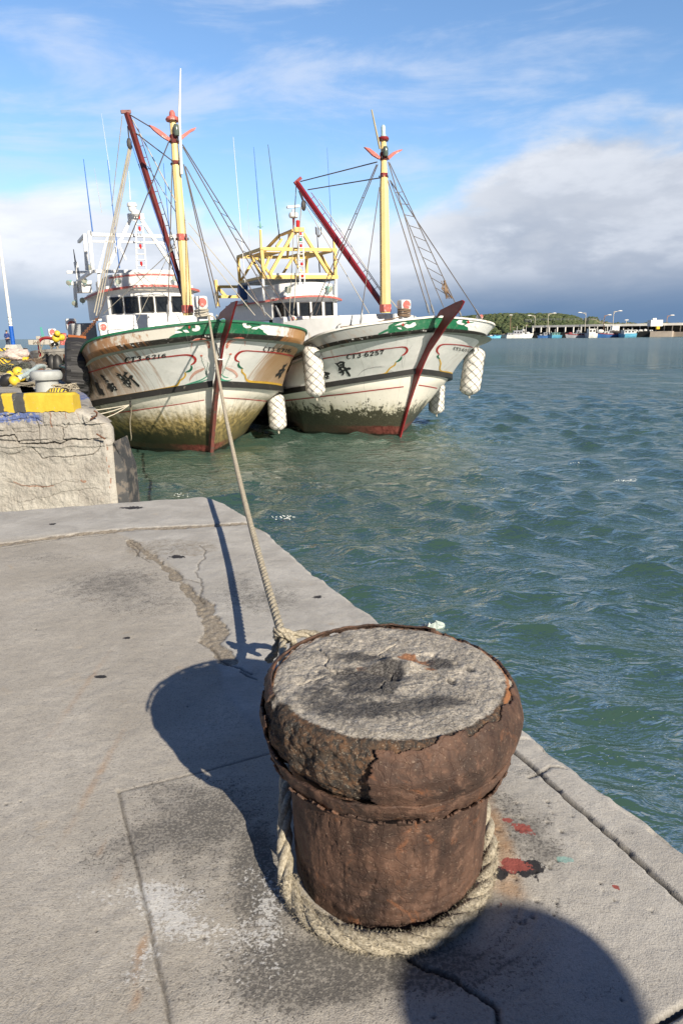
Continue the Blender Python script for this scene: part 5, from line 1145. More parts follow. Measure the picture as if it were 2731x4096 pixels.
# ================================================================ right boat
b = 2; B2 = boat_root(2, 'white fishing boat with yellow roof frame and black weedy waterline, right of the big pair')
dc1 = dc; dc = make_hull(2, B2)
stem_piece(2, B2, C(*K2, [(1168, 348), (1180, 322), (1195, 298), (1290, 250), (1330, 235), (1343, 245), (1320, 290), (1232, 400), (1181, 479), (1125, 560), (1089, 639), (1066, 700), (1036, 780), (1003, 880), (983, 950), (961, 1030), (938, 1120), (925, 1120), (940, 1010), (955, 930), (978, 850), (1002, 780), (1030, 700), (1056, 630), (1095, 540), (1158, 440), (1205, 362), (1216, 335), (1195, 328)]), MRED, MRED)
marks(2, B2, [
 ('red_line', MPAINTR, [(C(*K5, [(395, 584, 14), (600, 552, 14), (800, 520, 12), (1100, 470, 11), (1300, 445, 10), (1440, 430, 14), (1490, 445, 26), (1497, 482, 26), (1470, 515, 20), (1430, 538, 8)]), 1),
   (C(*K2, [(1405, 535, 6), (1360, 524, 7), (1300, 515, 6), (1215, 512, 7), (1180, 528, 12), (1170, 555, 12), (1186, 576, 5)]), 1),
   (C(*K2, [(200, 868), (400, 845), (600, 822), (800, 797), (962, 778)]), 4), (C(*K2, [(1055, 768), (1110, 776), (1182, 790)]), 4)], [], .007),
 ('green_line', MPAINTG, [(C(*K5, [(1430, 544, 8), (1422, 572, 22), (1395, 600, 22), (1352, 620, 6)]), 1), (C(*K2, [(1183, 577, 4), (1174, 590, 12), (1188, 604, 4)]), 1)], [], .007),
 ('yellow_line', MPAINTY, [(C(*K5, [(1354, 622, 12), (1345, 655, 16), (1290, 690, 16), (1250, 738, 18), (1212, 766, 18), (1050, 800, 20), (800, 840, 20), (600, 868, 20), (400, 898, 20)]), 1),
   (C(*K2, [(1185, 605, 7), (1194, 630, 8), (1188, 668, 8), (1202, 682, 9), (1240, 687, 9), (1295, 705, 9)]), 1)], [], .007),
 ('boat_name', MPAINTK, [], [C(*KD, q) for q in (
   [(672, 442), (740, 448), (820, 400), (890, 405), (942, 428), (925, 460), (928, 545), (965, 555), (975, 572), (1020, 555), (1070, 560), (1088, 590), (1070, 612), (1000, 620), (1010, 650), (1070, 730), (1078, 775), (1060, 790), (1020, 760), (980, 700), (945, 640), (915, 650), (920, 720), (890, 755), (850, 758), (870, 720), (865, 690), (820, 705), (768, 685), (835, 650), (835, 635), (770, 640), (780, 600), (770, 570), (790, 565)],
   [(300, 500), (400, 520), (415, 560), (395, 565), (350, 580), (390, 640), (430, 665), (520, 680), (570, 700), (545, 745), (510, 740), (520, 770), (550, 800), (500, 810), (565, 825), (500, 845), (480, 855), (420, 800), (385, 740), (350, 620), (310, 560)])], .008),
 ('name_gaps', MPAINTW, [], [C(*KD, q) for q in ([(775, 487), (800, 460), (860, 445), (860, 468), (820, 462), (785, 500)], [(798, 508), (830, 520), (822, 535)], [(840, 515), (865, 508), (858, 528)], [(850, 570), (885, 570), (915, 600), (870, 612)], [(400, 672), (440, 712), (402, 738)], [(440, 775), (475, 755), (470, 795), (450, 798)])], .011)])
m_ = MB(); lettering(m_, 2, dc, 'CT3-6257', (1385, 1437), (1537, 1415), 19, 17, .1); lettering(m_, 2, dc, 'CT3-6257', (1811, 1399), (1884, 1410), 13, 11, .30); m_.build('registration', MPAINTK, B2)
marks(2, B2, [
 ('scroll', MPAINTW, [], [C(*K2, q) for q in ([(1035, 375), (1020, 376), (1000, 390), (975, 385), (963, 400), (985, 412), (1020, 405), (1040, 392)], [(905, 395), (925, 385), (960, 372), (985, 376), (955, 386), (925, 393)], [(920, 405), (945, 408), (950, 420), (930, 417)],
   [(1290, 372), (1308, 360), (1330, 362), (1322, 375), (1345, 385), (1330, 392), (1300, 385)], [(1340, 395), (1360, 382), (1385, 378), (1420, 385), (1440, 395), (1418, 412), (1405, 398), (1390, 405), (1372, 394), (1355, 402)], [(1350, 370), (1375, 362), (1400, 368), (1380, 376)])], .007),
 ('scroll_leaf', MPAINTG, [(C(*K2, [(890, 412, 6), (850, 428, 14), (805, 448, 8)]), 1), (C(*K2, [(1400, 372, 4), (1370, 376, 6), (1345, 372, 4)]), 1)], [], .009),
 ('scroll_bud', MPAINTR, [], [C(*K2, q) for q in ([(948, 390), (957, 378), (966, 389), (957, 400)], [(1354, 374), (1365, 362), (1376, 376), (1364, 382)])], .0105),
 ('scuff', M('scuff_marking', (.38, .38, .38), .7), [(C(*K5, [(880, 790, 3), (930, 740, 5), (1010, 700, 4), (1120, 680, 5), (1220, 680, 2)]), 1), (C(*K5, [(900, 770, 2), (960, 715, 3), (1060, 690, 4), (1180, 672, 2)]), 1), (C(*K5, [(1440, 690, 3), (1432, 620, 3), (1460, 545, 3), (1560, 410, 2)]), 1), (C(*K5, [(1200, 775, 2), (1300, 730, 5), (1340, 760, 2)]), 1)], [], .006)])
s0 = 5.6; X = lambda px, py, s=s0: onS(2, px, py, s)[0]; Zz = lambda px, py, s=s0: onS(2, px, py, s)[2]
xl, xr = X(1085, 1240, 5.9), X(1346, 1240, 5.9); cx = (xl+xr)/2; hw = (xr-xl)/2
wheelhouse(2, B2, dict(s=s0-.1, hw=hw, cx=cx, bulge=.36, zb=Zz(1210, 1275), zt=Zz(1210, 1180), depth=4., wz=(Zz(1210, 1266), Zz(1210, 1211)), wins=[(X(1094, 1240, 5.85), X(1134, 1240, 5.7)), (X(1144, 1240), X(1184, 1240)), (X(1195, 1240), X(1233, 1240)), (X(1244, 1240), X(1283, 1240)), (X(1293, 1240, 5.7), X(1327, 1240, 5.8))],
      vz=Zz(1210, 1184, 5.3), vo=.24, vhw=hw+.16, pz=(Zz(1210, 1182), Zz(1210, 1136)), crown=.05))
m_ = MB(); zt_ = Zz(1300, 1262, 4.4); m_.box((cx, 5.0, zt_/2+.2), (hw*2.3, .9, zt_-.4), None, .04); m_.build('foredeck_trunk', MWHT, B2, True)
m_ = MB(); m_.bar((cx-hw, 4.5, Zz(1200, 1277, 4.5)), (cx+hw, 4.5, Zz(1200, 1277, 4.5)), .03); m_.build('yellow_rail', MYEL2, B2)
# breakwater across the foredeck, following the bow
m_ = MB(); rows = []; rt = []; zt_ = onS(2, 1600, 1256, 1.6)[2]
for i in range(29):
    w = -1.95+3.9*i/28; y = .75+1.5*(abs(w)/1.95)**2.0; zz_ = zt_-.10*(abs(w)/1.95)**2; rows.append([(w, y, zz_-.75), (w, y, zz_), (w, y+.04, zz_), (w, y+.04, zz_-.75)])
m_.grid(np.array(rows)); m_.build('breakwater', MWHT, B2, True)
# yellow roof frame
m_ = MB(); sF = 5.7; g2 = lambda x, y, s=sF: onS(2, *p1(KE, x, y), s)
fr_ = [((345, 900), (1392, 900), .10), ((312, 507), (1380, 522), .09), ((335, 510), (365, 900), .09), ((1355, 520), (1362, 900), .085), ((445, 870), (775, 285), .085), ((915, 290), (1285, 880), .085)]
for a, c, w in fr_: m_.bar(g2(*a), g2(*c), w)
TL, TR, BL, BR = g2(335, 507), g2(1362, 522), g2(362, 900), g2(1362, 900); dp = 2.2; bk = lambda p, dz=0: (p[0], p[1]+dp, p[2]+dz)
for p in (TL, TR, BL, BR): m_.bar(p, bk(p), .08)
m_.bar(bk(TL), bk(TR), .09); m_.bar(bk(BL), bk(BR), .08); m_.bar(bk(TL), bk(BL), .08); m_.bar(bk(TR), bk(BR), .08)
mid = ((TL[0]+TR[0])/2, TL[1]+dp, TL[2]); 
for t0, t1 in ((0.0, .25), (.55, .25), (.55, .8), (1., .8)): m_.bar(Vector(bk(BL)).lerp(Vector(bk(BR)), t0), Vector(bk(TL)).lerp(Vector(bk(TR)), t1), .07)
for P_, Q_ in ((TL, BL), (TR, BR)): m_.bar((P_[0], P_[1]+dp*.5, P_[2]), (Q_[0], Q_[1]+.1, Q_[2]), .06)
T1, T2 = g2(785, 240), g2(915, 240); m_.bar(T1, T2, .16, .12); m_.bar(T1, (T1[0], T1[1]+1.1, T1[2]-.02), .12, .05); m_.bar(T2, (T2[0], T2[1]+1.1, T2[2]-.02), .08); m_.bar((T1[0], T1[1]+1.1, T1[2]), (T1[0]-.35, T1[1]+dp, TL[2]), .07); m_.bar((T2[0], T2[1]+1.1, T2[2]), (T2[0]+.35, T2[1]+dp, TL[2]), .07)
a, c = g2(375, 540), g2(640, 520); m_.box(((a[0]+c[0])/2, sF+.9, a[2]), (abs(c[0]-a[0]), 1.3, .03)); a, c = g2(960, 540), g2(1180, 540); m_.box(((a[0]+c[0])/2, sF+.9, a[2]), (abs(c[0]-a[0]), 1.3, .03))
for a, c in (((470, 560), (375, 800)), ((540, 480), (620, 370))): m_.bar(g2(*a, sF+1.5), g2(*c, sF+1.5), .07)
a, c = g2(305, 510), g2(345, 170); m_.bar(g2(330, 505), g2(318, 240), .055); m_.bar(g2(1350, 520), g2(1335, 330), .055)
m_.build('roof_frame', MYEL2, B2)
m_ = MB(); m_.bar(g2(485, 858), g2(1250, 860), .05); m_.build('awning_tube', MWHT, B2)
m_ = MB(); a, c = g2(345, 935), g2(1380, 935); m_.box(((a[0]+c[0])/2, sF+1.2, a[2]), (abs(c[0]-a[0]), 2.2, .04)); m_.build('roof_panel', MGREY, B2)
for q in ((355, 1180), (1368, 960)):
    n_ = MB(); n_.bar(g2(q[0], 920), g2(q[0]+4, 1230), .07); n_.build('frame_leg', MWHT, B2)
# aft yellow rails seen past the wheelhouse
m_ = MB(); s2 = 9.5
for a, c in (((863, 1120), (872, 1225)), ((865, 1147), (965, 1147)), ((868, 1187), (950, 1187)), ((948, 1190), (962, 1160)), ((870, 1150), (905, 1187))): m_.bar(onS(2, *a, s2), onS(2, *c, s2), .09)
m_.build('aft_frame', MYEL2, B2)
m_ = MB(); a = onS(2, 972, 1165, 8.6); m_.box(a, (.3, .3, .42), None, .04); m_.box((a[0]+.05, a[1], a[2]-.3), (.2, .2, .25)); m_.build('blue_drum', M('blue_plastic', (.03, .09, .26), .5), B2)
m_ = MB(); A, Bq = g2(835, 290, 5.4), g2(870, 965, 5.4); A2, B2_ = g2(905, 290, 5.4), g2(935, 965, 5.4); m_.bar(A, Bq, .04); 
for i in range(8): t = (i+.4)/8; a = Vector(A).lerp(Vector(Bq), t); c = Vector(A2).lerp(Vector(B2_), t); m_.bar(a, c, .12, .02)
m_.bar(A2, B2_, .03); o = m_.build('light_mast', MWHT, B2)
for i, mt in ((0, 'r'), (1, 'g'), (2, 'r'), (5, 'r'), (7, 'r')):
    t = (i+.15)/8; a = (Vector(A).lerp(Vector(Bq), t)+Vector(A2).lerp(Vector(B2_), t))/2-Vector((0, .02, 0)); q = MB(); q.lathe([(.03, -.06), (.036, -.05), (.036, .05), (.02, .06)], a, 10); q.build('signal_lamp', M('red_lamp_glass', (.55, .03, .03), .25) if mt == 'r' else M('green_lamp_glass', (.02, .25, .15), .25), o, True)
m_ = MB(); m_.lathe([(.05, -.09), (.055, -.05), (.055, .07), (.04, .09)], g2(840, 155), 12); m_.build('masthead_lamp', M('red_lamp_glass', (.55, .03, .03), .25), B2, True)
m_ = MB(); m_.tube([g2(785, 240), g2(778, 80)], .03, 8); m_.build('radar_post', MRED, B2, True)
m_ = MB(); p = Vector(g2(780, 45)); m_.lathe([(.10, -.06), (.13, -.04), (.14, .02), (.12, .08), (.05, .10), (.04, .17)], p, 16); m_.bar(p+Vector((-.2, 0, .22)), p+Vector((.2, 0, .27)), .09, .07, bev=.02); m_.build('radar', MWHT, B2, True)
for x, y, s2, am in ((1151, 1158, 5.35, (0, -1, -.4)), (1317, 1155, 5.5, (.5, -1, -.5)), (985, 1215, 7.6, (-.3, -1, -.6))): floodlight(B2, onS(2, x, y, s2), am, .10)
for a, c, r_, mt in (((933, 547), (981, 1130), .012, MWHT), ((1015, 588), (1041, 905), .016, MBLUE), ((1072, 578), (1119, 960), .016, MDK), ((1308, 591), (1325, 905), .012, MBLUE), ((990, 800), (1002, 1060), .005, MCORD), ((1276, 796), (1280, 900), .006, MWHT), ((1266, 910), (1279, 1090), .022, MDK)):
    q = MB(); q.tube([onS(2, *a, 6.5), onS(2, *c, 6.5)], [r_*.45, r_], 6); q.build('antenna', mt, B2, True)
q = MB(); p = onS(2, 1274, 935, 6.5)
for dx_ in (-.09, 0, .09): q.tube([(p[0]+dx_, p[1], p[2]+.2), (p[0]+dx_, p[1], p[2]), (p[0], p[1], p[2]-.1)], .016, 6)
q.build('fork_antenna', MDK, B2, True)
q = MB(); p = onS(2, 1041, 900, 6.5); q.tube([(p[0]+.08*math.cos(a), p[1]+.08*math.sin(a), p[2]-.05) for a in np.linspace(0, 6.283, 12)], .006, 5); q.lathe([(.025, -.1), (.03, 0), (.02, .1)], p, 8); q.build('antenna_mount', MTEAL, B2, True)
ft, hd = onS(2, 1541, 1252, .6), onS(2, 1533, 556, .6)
mast(2, B2, ft, hd, .235, .125, [(.03, .17, MREDF), (.80, .09, MRED), (.905, .16, MMAROON), (.995, .05, MRED)], .2)
hdv = Vector(hd); m_ = MB(); m_.lathe([(.11, -.035), (.125, 0), (.11, .035), (.07, .045)], hdv, 16); m_.build('mast_cap', MRED, B2, True)
m_ = MB(); m_.lathe([(.06, .04), (.062, .08), (.05, .09), (.05, .24), (.03, .28)], hdv, 14); m_.build('mast_lamp', M('clear_lamp_glass', (.45, .58, .58), .15), B2, True)
m_ = MB(); m_.lathe([(.05, -.10), (.06, -.06), (.06, .06), (.04, .1)], onS(2, *p1(KB, 958, 306), .48), 12); m_.build('deck_lamp', M('dark_lamp_glass', (.10, .13, .11), .2), B2, True)
for poly in ([(830, 282), (860, 290), (895, 315), (928, 345), (918, 354), (880, 332), (850, 302)], [(968, 340), (1000, 313), (1030, 300), (1057, 296), (1050, 305), (1010, 327), (976, 358)]):
    q = MB(); P = [onS(2, *v, .6) for v in C(*KB, poly)]; q.prism([(v[0], v[2]) for v in P], .06, (0, .6, 0), (1, 0, 0), (0, 0, 1)); q.build('horn', MREDF, B2)
m_ = MB(); m_.tube([onS(2, *p1(KB, 875, 58), .5), onS(2, *p1(KB, 925, 292), .5)], [.016, .026], 8); m_.build('bamboo_staff', M('bamboo', (.42, .36, .22), .6), B2, True)
bA, bB = onS(2, 1187, 731, 3.0), onS(2, 1526, 1215, .75); m_ = MB(); m_.bar(bA, bB, .10, .10); m_.bar((bA[0]-.06, bA[1], bA[2]-.02), (bA[0]+.12, bA[1], bA[2]+.12), .07); o = m_.build('boom', MRED, B2)
q = MB(); lattice_side(q, Vector(bA).lerp(Vector(bB), .12), Vector(bB), (.12, -.02, .10), 13, .008, .007); q.build('boom_rail', MRED, o, True)
q = MB(); pb = Vector(onS(2, 1214, 822, 2.7)); q.ell(pb, (.07, .05, .13), 10); q.tube([pb+Vector((0, 0, .1)), Vector(onS(2, 1198, 765, 2.9))], .03, 6); q.build('pulley_block', MDK, B2, True)
A2_ = lambda x, y, s: onS(2, *p1(KB, x, y), s)
items = [(A2_(450, 487, 3.0), A2_(908, 370, .6), .014, MWIRE), (A2_(495, 536, 2.8), A2_(925, 465, .6), .014, MWIRE), (A2_(905, 385, .6), A2_(505, 1300, 2.3), .012, MWIRE), (A2_(912, 385, .6), A2_(540, 1290, 2.1), .012, MWIRE), (A2_(922, 520, .6), A2_(806, 1335, .5), .012, MWIRE),
  (A2_(972, 480, .6), A2_(1220, 1280, -.4), .013, MWIRE), (A2_(975, 370, .6), A2_(1247, 1280, -.2), .013, MWIRE), (A2_(980, 372, .6), A2_(1415, 1300, .6), .012, MWIRE), (A2_(985, 480, .6), A2_(1535, 1315, 1.5), .013, MWIRE), (A2_(984, 478, .6), A2_(1305, 1240, .3), .011, MWIRE),
  (A2_(425, 515, 3.0), A2_(384, 1290, 3.8), .012, MCORD), (A2_(455, 640, 2.7), A2_(408, 1290, 3.7), .014, MCORD), (A2_(488, 640, 2.7), A2_(860, 1275, .9), .010, MCORD), (A2_(475, 600, 2.8), A2_(925, 1225, .8), .010, MWIRE), (A2_(560, 590, 2.4), A2_(925, 1125, .8), .010, MCORD), (A2_(985, 1190, .6), A2_(1035, 1250, .6), .012, MCORD)]
wires(2, B2, items)
m_ = MB(); a, c = Vector(A2_(980, 372, .6)), Vector(A2_(1415, 1300, .6)); a2, c2 = Vector(A2_(984, 478, .6)), Vector(A2_(1305, 1240, .3))
for i in range(2, 12): t = i/13; m_.tube([a.lerp(c, t+.02), a2.lerp(c2, t-.07*(1-t))], .008, 5)
a, c = Vector(A2_(905, 385, .6)), Vector(A2_(505, 1300, 2.3)); a2, c2 = Vector(A2_(912, 385, .6)), Vector(A2_(540, 1290, 2.1))
for i in range(2, 9): t = i/10; m_.tube([a.lerp(c, t), a2.lerp(c2, t)], .008, 5)
m_.build('ratlines', MWIRE, B2, True)
for x, y, s2, lean in ((1717, 1255, -.4, (-14, -50)), (1736, 1255, -.2, (-16, -48)), (1847, 1268, .6, (-28, -60)), (1930, 1284, 1.5, (-38, -60)), (1440, 1298, .5, (10, -60)), (1237, 1272, 2.3, (14, -30))):
    q = MB(); a, c = Vector(onS(2, x, y+4, s2)), Vector(onS(2, x+lean[0], y+lean[1], s2)); q.tube([a, a.lerp(c, .15), a.lerp(c, .2), a.lerp(c, .75), a.lerp(c, .8), c], [.012, .012, .026, .026, .012, .012], 6); q.build('turnbuckle', MGREY, B2, True)
q = MB(); p = Vector(A2_(1310, 1130, .35))
for k in range(5): q.tube([p+Vector((.05*math.sin(k), .02*k, .2)), p+Vector((.10*math.cos(k*2), .03, .02)), p+Vector((.06+.05*k, .02, -.22)), p+Vector((.02*k, .0, -.05)), p+Vector((.0, .01*k, .2))], .011, 5)
q.build('coiled_line', M('brown_cord', (.25, .17, .11), .9), B2, True)
dot_post(2, B2, (onS(2, 1615, 1250, .2)[0], .2, onS(2, 1615, 1282, .2)[2]-.1), onS(2, 1615, 1199, .2)[2]-onS(2, 1615, 1282, .2)[2]+.1, .27, .24, 0, 5)
dot_post(2, B2, (onS(2, 1168, 1290, 4.2)[0], 4.2, onS(2, 1168, 1310, 4.2)[2]-.1), .42, .17, .17)
dot_post(2, B2, (onS(2, 1305, 1290, 2.2)[0], 2.2, onS(2, 1305, 1338, 2.2)[2]-.05), onS(2, 1305, 1284, 2.2)[2]-onS(2, 1305, 1338, 2.2)[2]+.05, .2, .2)
dot_post(2, B2, (onS(2, 1916, 1270, 1.6)[0], 1.6, onS(2, 1916, 1290, 1.6)[2]-.05), .25, .16, .16)
m_ = MB(); a, c = onS(2, 1217, 1337, 3.2), onS(2, 1303, 1272, 3.2); m_.box(((a[0]+c[0])/2, 3.5, (a[2]+c[2])/2), (c[0]-a[0], .5, c[2]-a[2]), None, .02); m_.build('deck_winch_cover', MGREY, B2)
m_ = MB(); p = onS(2, 1367, 1312, 1.1); m_.tube([(p[0]+.11*math.cos(a), p[1], p[2]+.07*math.sin(a)+.03) for a in np.linspace(-.3, 3.5, 10)], .014, 6); m_.build('rail_eye', MGREY, B2, True)
m_ = MB(); m_.tube([onS(2, 1225, 1305, 2.6), onS(2, 1367, 1308, 1.05), onS(2, 1500, 1290, .5), onS(2, 1600, 1268, .1)], .012, 6); m_.build('spring_line', M('brown_cord', (.25, .17, .11), .9), B2, True)

# ================================================================ fenders between and beside the hulls
MFEN = M('white_foam_fender', (.70, .68, .63), .8, var=.1, bump=.8, bs=14, dirt=.36, dirtc=(.42, .38, .30), ds=5)
MNET = M('net_cord', (.20, .19, .17), .9)
def fender(px, py, D_, w, h, label, tilt=0., mat=MFEN, tie=None, netted=True, seed=1, cat='fender', grp='netted foam fenders hung from the fishing boats'):
    c = ony(px, py, D_); root = empty('foam_fender', tuple(c), 0, label, cat, grp); sc_ = D_*1.02/F; R_ = w*sc_/2; H = h*sc_
    rows = 26; n = 20; rng = seed; P = []
    prof = lambda t: (min(1, (math.sin(math.pi*min(t*3.2, .5)))**.6) if t < .16 else 1.0)*(1 if t < .84 else (math.sin(math.pi*min((1-t)*3.2, .5)))**.6)
    for i in range(rows):
        t = i/(rows-1); r_ = R_*max(.12, prof(t)); ring = []
        for j in range(n):
            a = 6.283*j/n; q = r_*(1+.06*math.sin(t*40+3*math.sin(a*2+seed))*.6+.07*float(fbm(math.cos(a)*1.4, math.sin(a)*1.4, t*5+seed, 2))); ring.append((q*math.cos(a)+tilt*(t-.5)*H, q*math.sin(a), (t-.5)*H))
        P.append(ring)
    m_ = MB(); P = np.array(P); P2 = np.concatenate([P, P[:, :1]], 1); m_.grid(P2); m_._a([tuple(v) for v in P[0]], [tuple(range(n))]); m_._a([tuple(v) for v in P[-1]], [tuple(range(n))]); m_.build('foam_body', mat, root, True, sharp=0)
    if netted:
        q = MB(); K = 7
        for d_ in (-1, 1):
            for k in range(K):
                pts = []
                for t in np.linspace(0.0, 1.0, 22):
                    a = 6.283*(k/K)+d_*t*H/(R_*2)*2.2; r_ = R_*max(.14, prof(t))*1.03+.004; pts.append((r_*math.cos(a)+tilt*(t-.5)*H, r_*math.sin(a), (t-.5)*H))
                q.tube(pts, .0055, 4, False)
        q.build('net', MNET, root, True)
    q = MB(); top_ = Vector((tilt*.5*H, 0, H*.5)); 
    if tie is not None:
        e = Vector(tie)-Vector(c)
        for k in range(3): q.tube([top_+Vector((R_*.3*math.cos(k*2.1), R_*.3*math.sin(k*2.1), -.03)), top_.lerp(e, .4)+Vector((.02*k-.02, .015*k, 0)), e], .011, 5)
    q.tube([(-tilt*.5*H, 0, -H*.5+.02), (-tilt*.5*H+.02, -.02, -H*.5-.07)], [.03, .012], 6); q.build('tie_cord', MCORD, root, True); return root
fender(1255, 1484, 15.35, 74, 204, 'large white netted fender hanging between the two big boats', -.07, tie=ony(1236, 1330, 15.9), seed=1)
fender(1108, 1648, 16.1, 66, 146, 'small shaded netted fender low against the left boat with its white tip near the water', -.03, MFEN, ony(1120, 1555, 16.4), seed=2)
fender(1888, 1486, 17.6, 76, 182, 'large white netted fender hanging from the outer side of the right boat', .12, tie=ony(1922, 1345, 18.2), seed=3)
fender(1746, 1592, 19.2, 58, 124, 'smaller white netted fender behind the bow of the right boat, just above the water', .02, tie=ony(1772, 1500, 19.6), seed=4)
c = ony(1180, 1470, 16.8); r = empty('buoy_fender', tuple(c), 0, 'black round buoy fender squeezed between the two big boats', 'fender'); m_ = MB(); m_.ell((0, 0, 0), (.27, .25, .42), 18); m_.build('buoy_body', M('black_rubber', (.018, .018, .018), .5, dirt=.3, dirtc=(.09, .08, .07)), r, True); m_ = MB(); m_.lathe([(.06, 0), (.07, -.05), (.03, -.1)], (0, 0, -.4), 10); m_.tube([(0, 0, .4), (.15, .2, .85)], .015, 6); m_.build('lug', MDK, r, True)
# ================================================================ far shore on the right
make_mooring_rope()
person('person', (2.20, -1.47, 0), R(215), 1.72, 'unseen person in dark jacket and sun hat, added to cast the shadow right of the rusty bollard',  # out-of-view figure, added and shaped to cast the foreground shadow
       M('dark_jacket', (.06, .07, .09), .8), M('dark_trousers', (.05, .05, .06), .8), M('dark_hair', (.02, .018, .015), .7),
       [[(-.34, .03, 1.16), (-.27, -.10, .98), (-.20, -.14, .94)], [(.34, .03, 1.16), (.27, -.10, .98), (.20, -.14, .94)]], M('straw_hat', (.5, .42, .28), .8))
def hor(px): return 1338-.0145*(px-1365.5)
def Dq(px): return 2.4*F/(np.interp(px, [1940, 2300, 2650, 2760], [1351.5, 1349.5, 1345.8, 1344.7])-hor(px))
def far(px, py, back=0.): return ony(px, py, Dq(px)+back)
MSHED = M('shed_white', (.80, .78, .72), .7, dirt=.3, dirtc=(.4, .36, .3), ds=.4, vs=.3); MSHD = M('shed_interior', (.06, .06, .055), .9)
MDKW = M('dark_quay_face', (.03, .03, .028), .9, vs=.4, dirt=.3, dirtc=(.10, .09, .08), ds=.5); MCQ = M('pale_quay_face', (.42, .36, .30), .9, vs=.4, dirt=.4, dirtc=(.2, .16, .13), ds=.5); MSAND = M('sea_wall_concrete', (.55, .50, .42), .9, vs=.2)
def wallbar(mb, a, c, z0, z1, thick=1.):
    a, c = Vector((a[0], a[1], 0)), Vector((c[0], c[1], 0)); d = (c-a).normalized(); n = Vector((-d.y, d.x, 0));
    if n.dot(Vector((a.x, a.y, 0))) < 0: n = -n
    P = [a, c, c+n*thick, a+n*thick]; mb._a([(p.x, p.y, z0) for p in P]+[(p.x, p.y, z1) for p in P], [(0, 1, 5, 4), (1, 2, 6, 5), (2, 3, 7, 6), (3, 0, 4, 7), (4, 5, 6, 7)])
zq = far(2300, 1329)[2]
m_ = MB(); wallbar(m_, far(1935, 1330), far(2020, 1330), -2, zq-.5, 60); m_.build('far_quay_apron', MSAND, kind='structure')
m_ = MB(); wallbar(m_, far(2020, 1330), far(2598, 1330), -2, zq, 60); m_.build('far_quay', MDKW, kind='structure')
m_ = MB(); wallbar(m_, far(2598.5, 1330, -3), far(2686, 1330, -3), -2, far(2640, 1325)[2], 8); wallbar(m_, far(2610, 1330, 5.2), far(2800, 1330, 5.2), -2, zq-.4, 60); m_.build('far_pier', MCQ, kind='structure')
# long open-fronted shed
shed = empty('harbour_shed', tuple(far(2126, 1320, 14)), 0, 'long low white open-fronted harbour shed with a flat roof and dark bays across the water', 'building'); so = np.array(shed.location)
a, c = far(2126, 1300, 14)-so, far(2790, 1296, 14)-so
zr = far(2300, 1299, 14)[2]-so[2]; zf = far(2300, 1325, 14)[2]-so[2]
def rel(px, back=14.): return far(px, 1300, back)-so
def wb2(mb, p, q, z0, z1, th_):
    d = (Vector((q[0], q[1], 0))-Vector((p[0], p[1], 0))).normalized(); n = Vector((-d.y, d.x, 0)); n = n if n.y > 0 or n.x > 0 else -n
    P = [Vector((p[0], p[1], 0)), Vector((q[0], q[1], 0))]; P += [P[1]+n*th_, P[0]+n*th_]; mb._a([(v.x, v.y, z0) for v in P]+[(v.x, v.y, z1) for v in P], [(0, 1, 5, 4), (1, 2, 6, 5), (2, 3, 7, 6), (3, 0, 4, 7), (4, 5, 6, 7), (3, 2, 1, 0)])
m_ = MB(); wb2(m_, rel(2126), rel(2412), zr-.75, zr+.05, 9); m_.build('roof', MSHED, shed); m_ = MB(); wb2(m_, rel(2417), rel(2790), zr-.85, zr, 9); m_.build('roof', MSHED, shed)
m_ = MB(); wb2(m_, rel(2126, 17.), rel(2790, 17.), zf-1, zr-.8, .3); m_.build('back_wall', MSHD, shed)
for i, px in enumerate(list(np.arange(2127, 2412, 32.5))+list(np.arange(2427, 2790, 32.5))):
    m_ = MB(); p, q = rel(px, 13.8), rel(px+3.2, 13.8); wb2(m_, p, q, zf-1, zr-.76, .5); m_.build('pillar', MSHED, shed)
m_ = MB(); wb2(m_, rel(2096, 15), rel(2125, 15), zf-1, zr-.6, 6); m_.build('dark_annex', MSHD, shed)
m_ = MB()
for px in np.arange(2098, 2126, 4.): m_.bar(rel(px, 14.8)+[0, 0, zr-.6], rel(px, 14.8)+[0, 0, zr+.5], .18)
for z in (zr+.85, zr+.45): m_.tube([rel(2128, 15)+[0, 0, z], rel(2420, 15)+[0, 0, z]], .05, 4)
for px in np.arange(2130, 2420, 14.): m_.bar(rel(px, 15)+[0, 0, zr], rel(px, 15)+[0, 0, zr+.85], .07)
m_.build('roof_railing', MGREY, shed)
m_ = MB(); m_.box(rel(2617, 8)+[0, 0, zf+1.4], (4.3, 3, 2.2)); m_.box(rel(2612, 8)+[0, 0, zf+2.7], (1.2, 1.2, .9)); o = m_.build('white_kiosk', MWHT, None, label='small white kiosk on the far pier in front of the shed', cat='kiosk'); o.location = so
m_ = MB(); m_.box((0, 0, 0), (1.2, 1, .9), None, .08); m_.box((0, 0, .5), (1.3, 1.1, .12), None, .03); o = m_.build('yellow_bin', M('yellow_bin_paint', (.8, .5, .03)), None, label='yellow box beside the white kiosk on the far pier', cat='bin'); o.location = far(2628, 1312, 7)
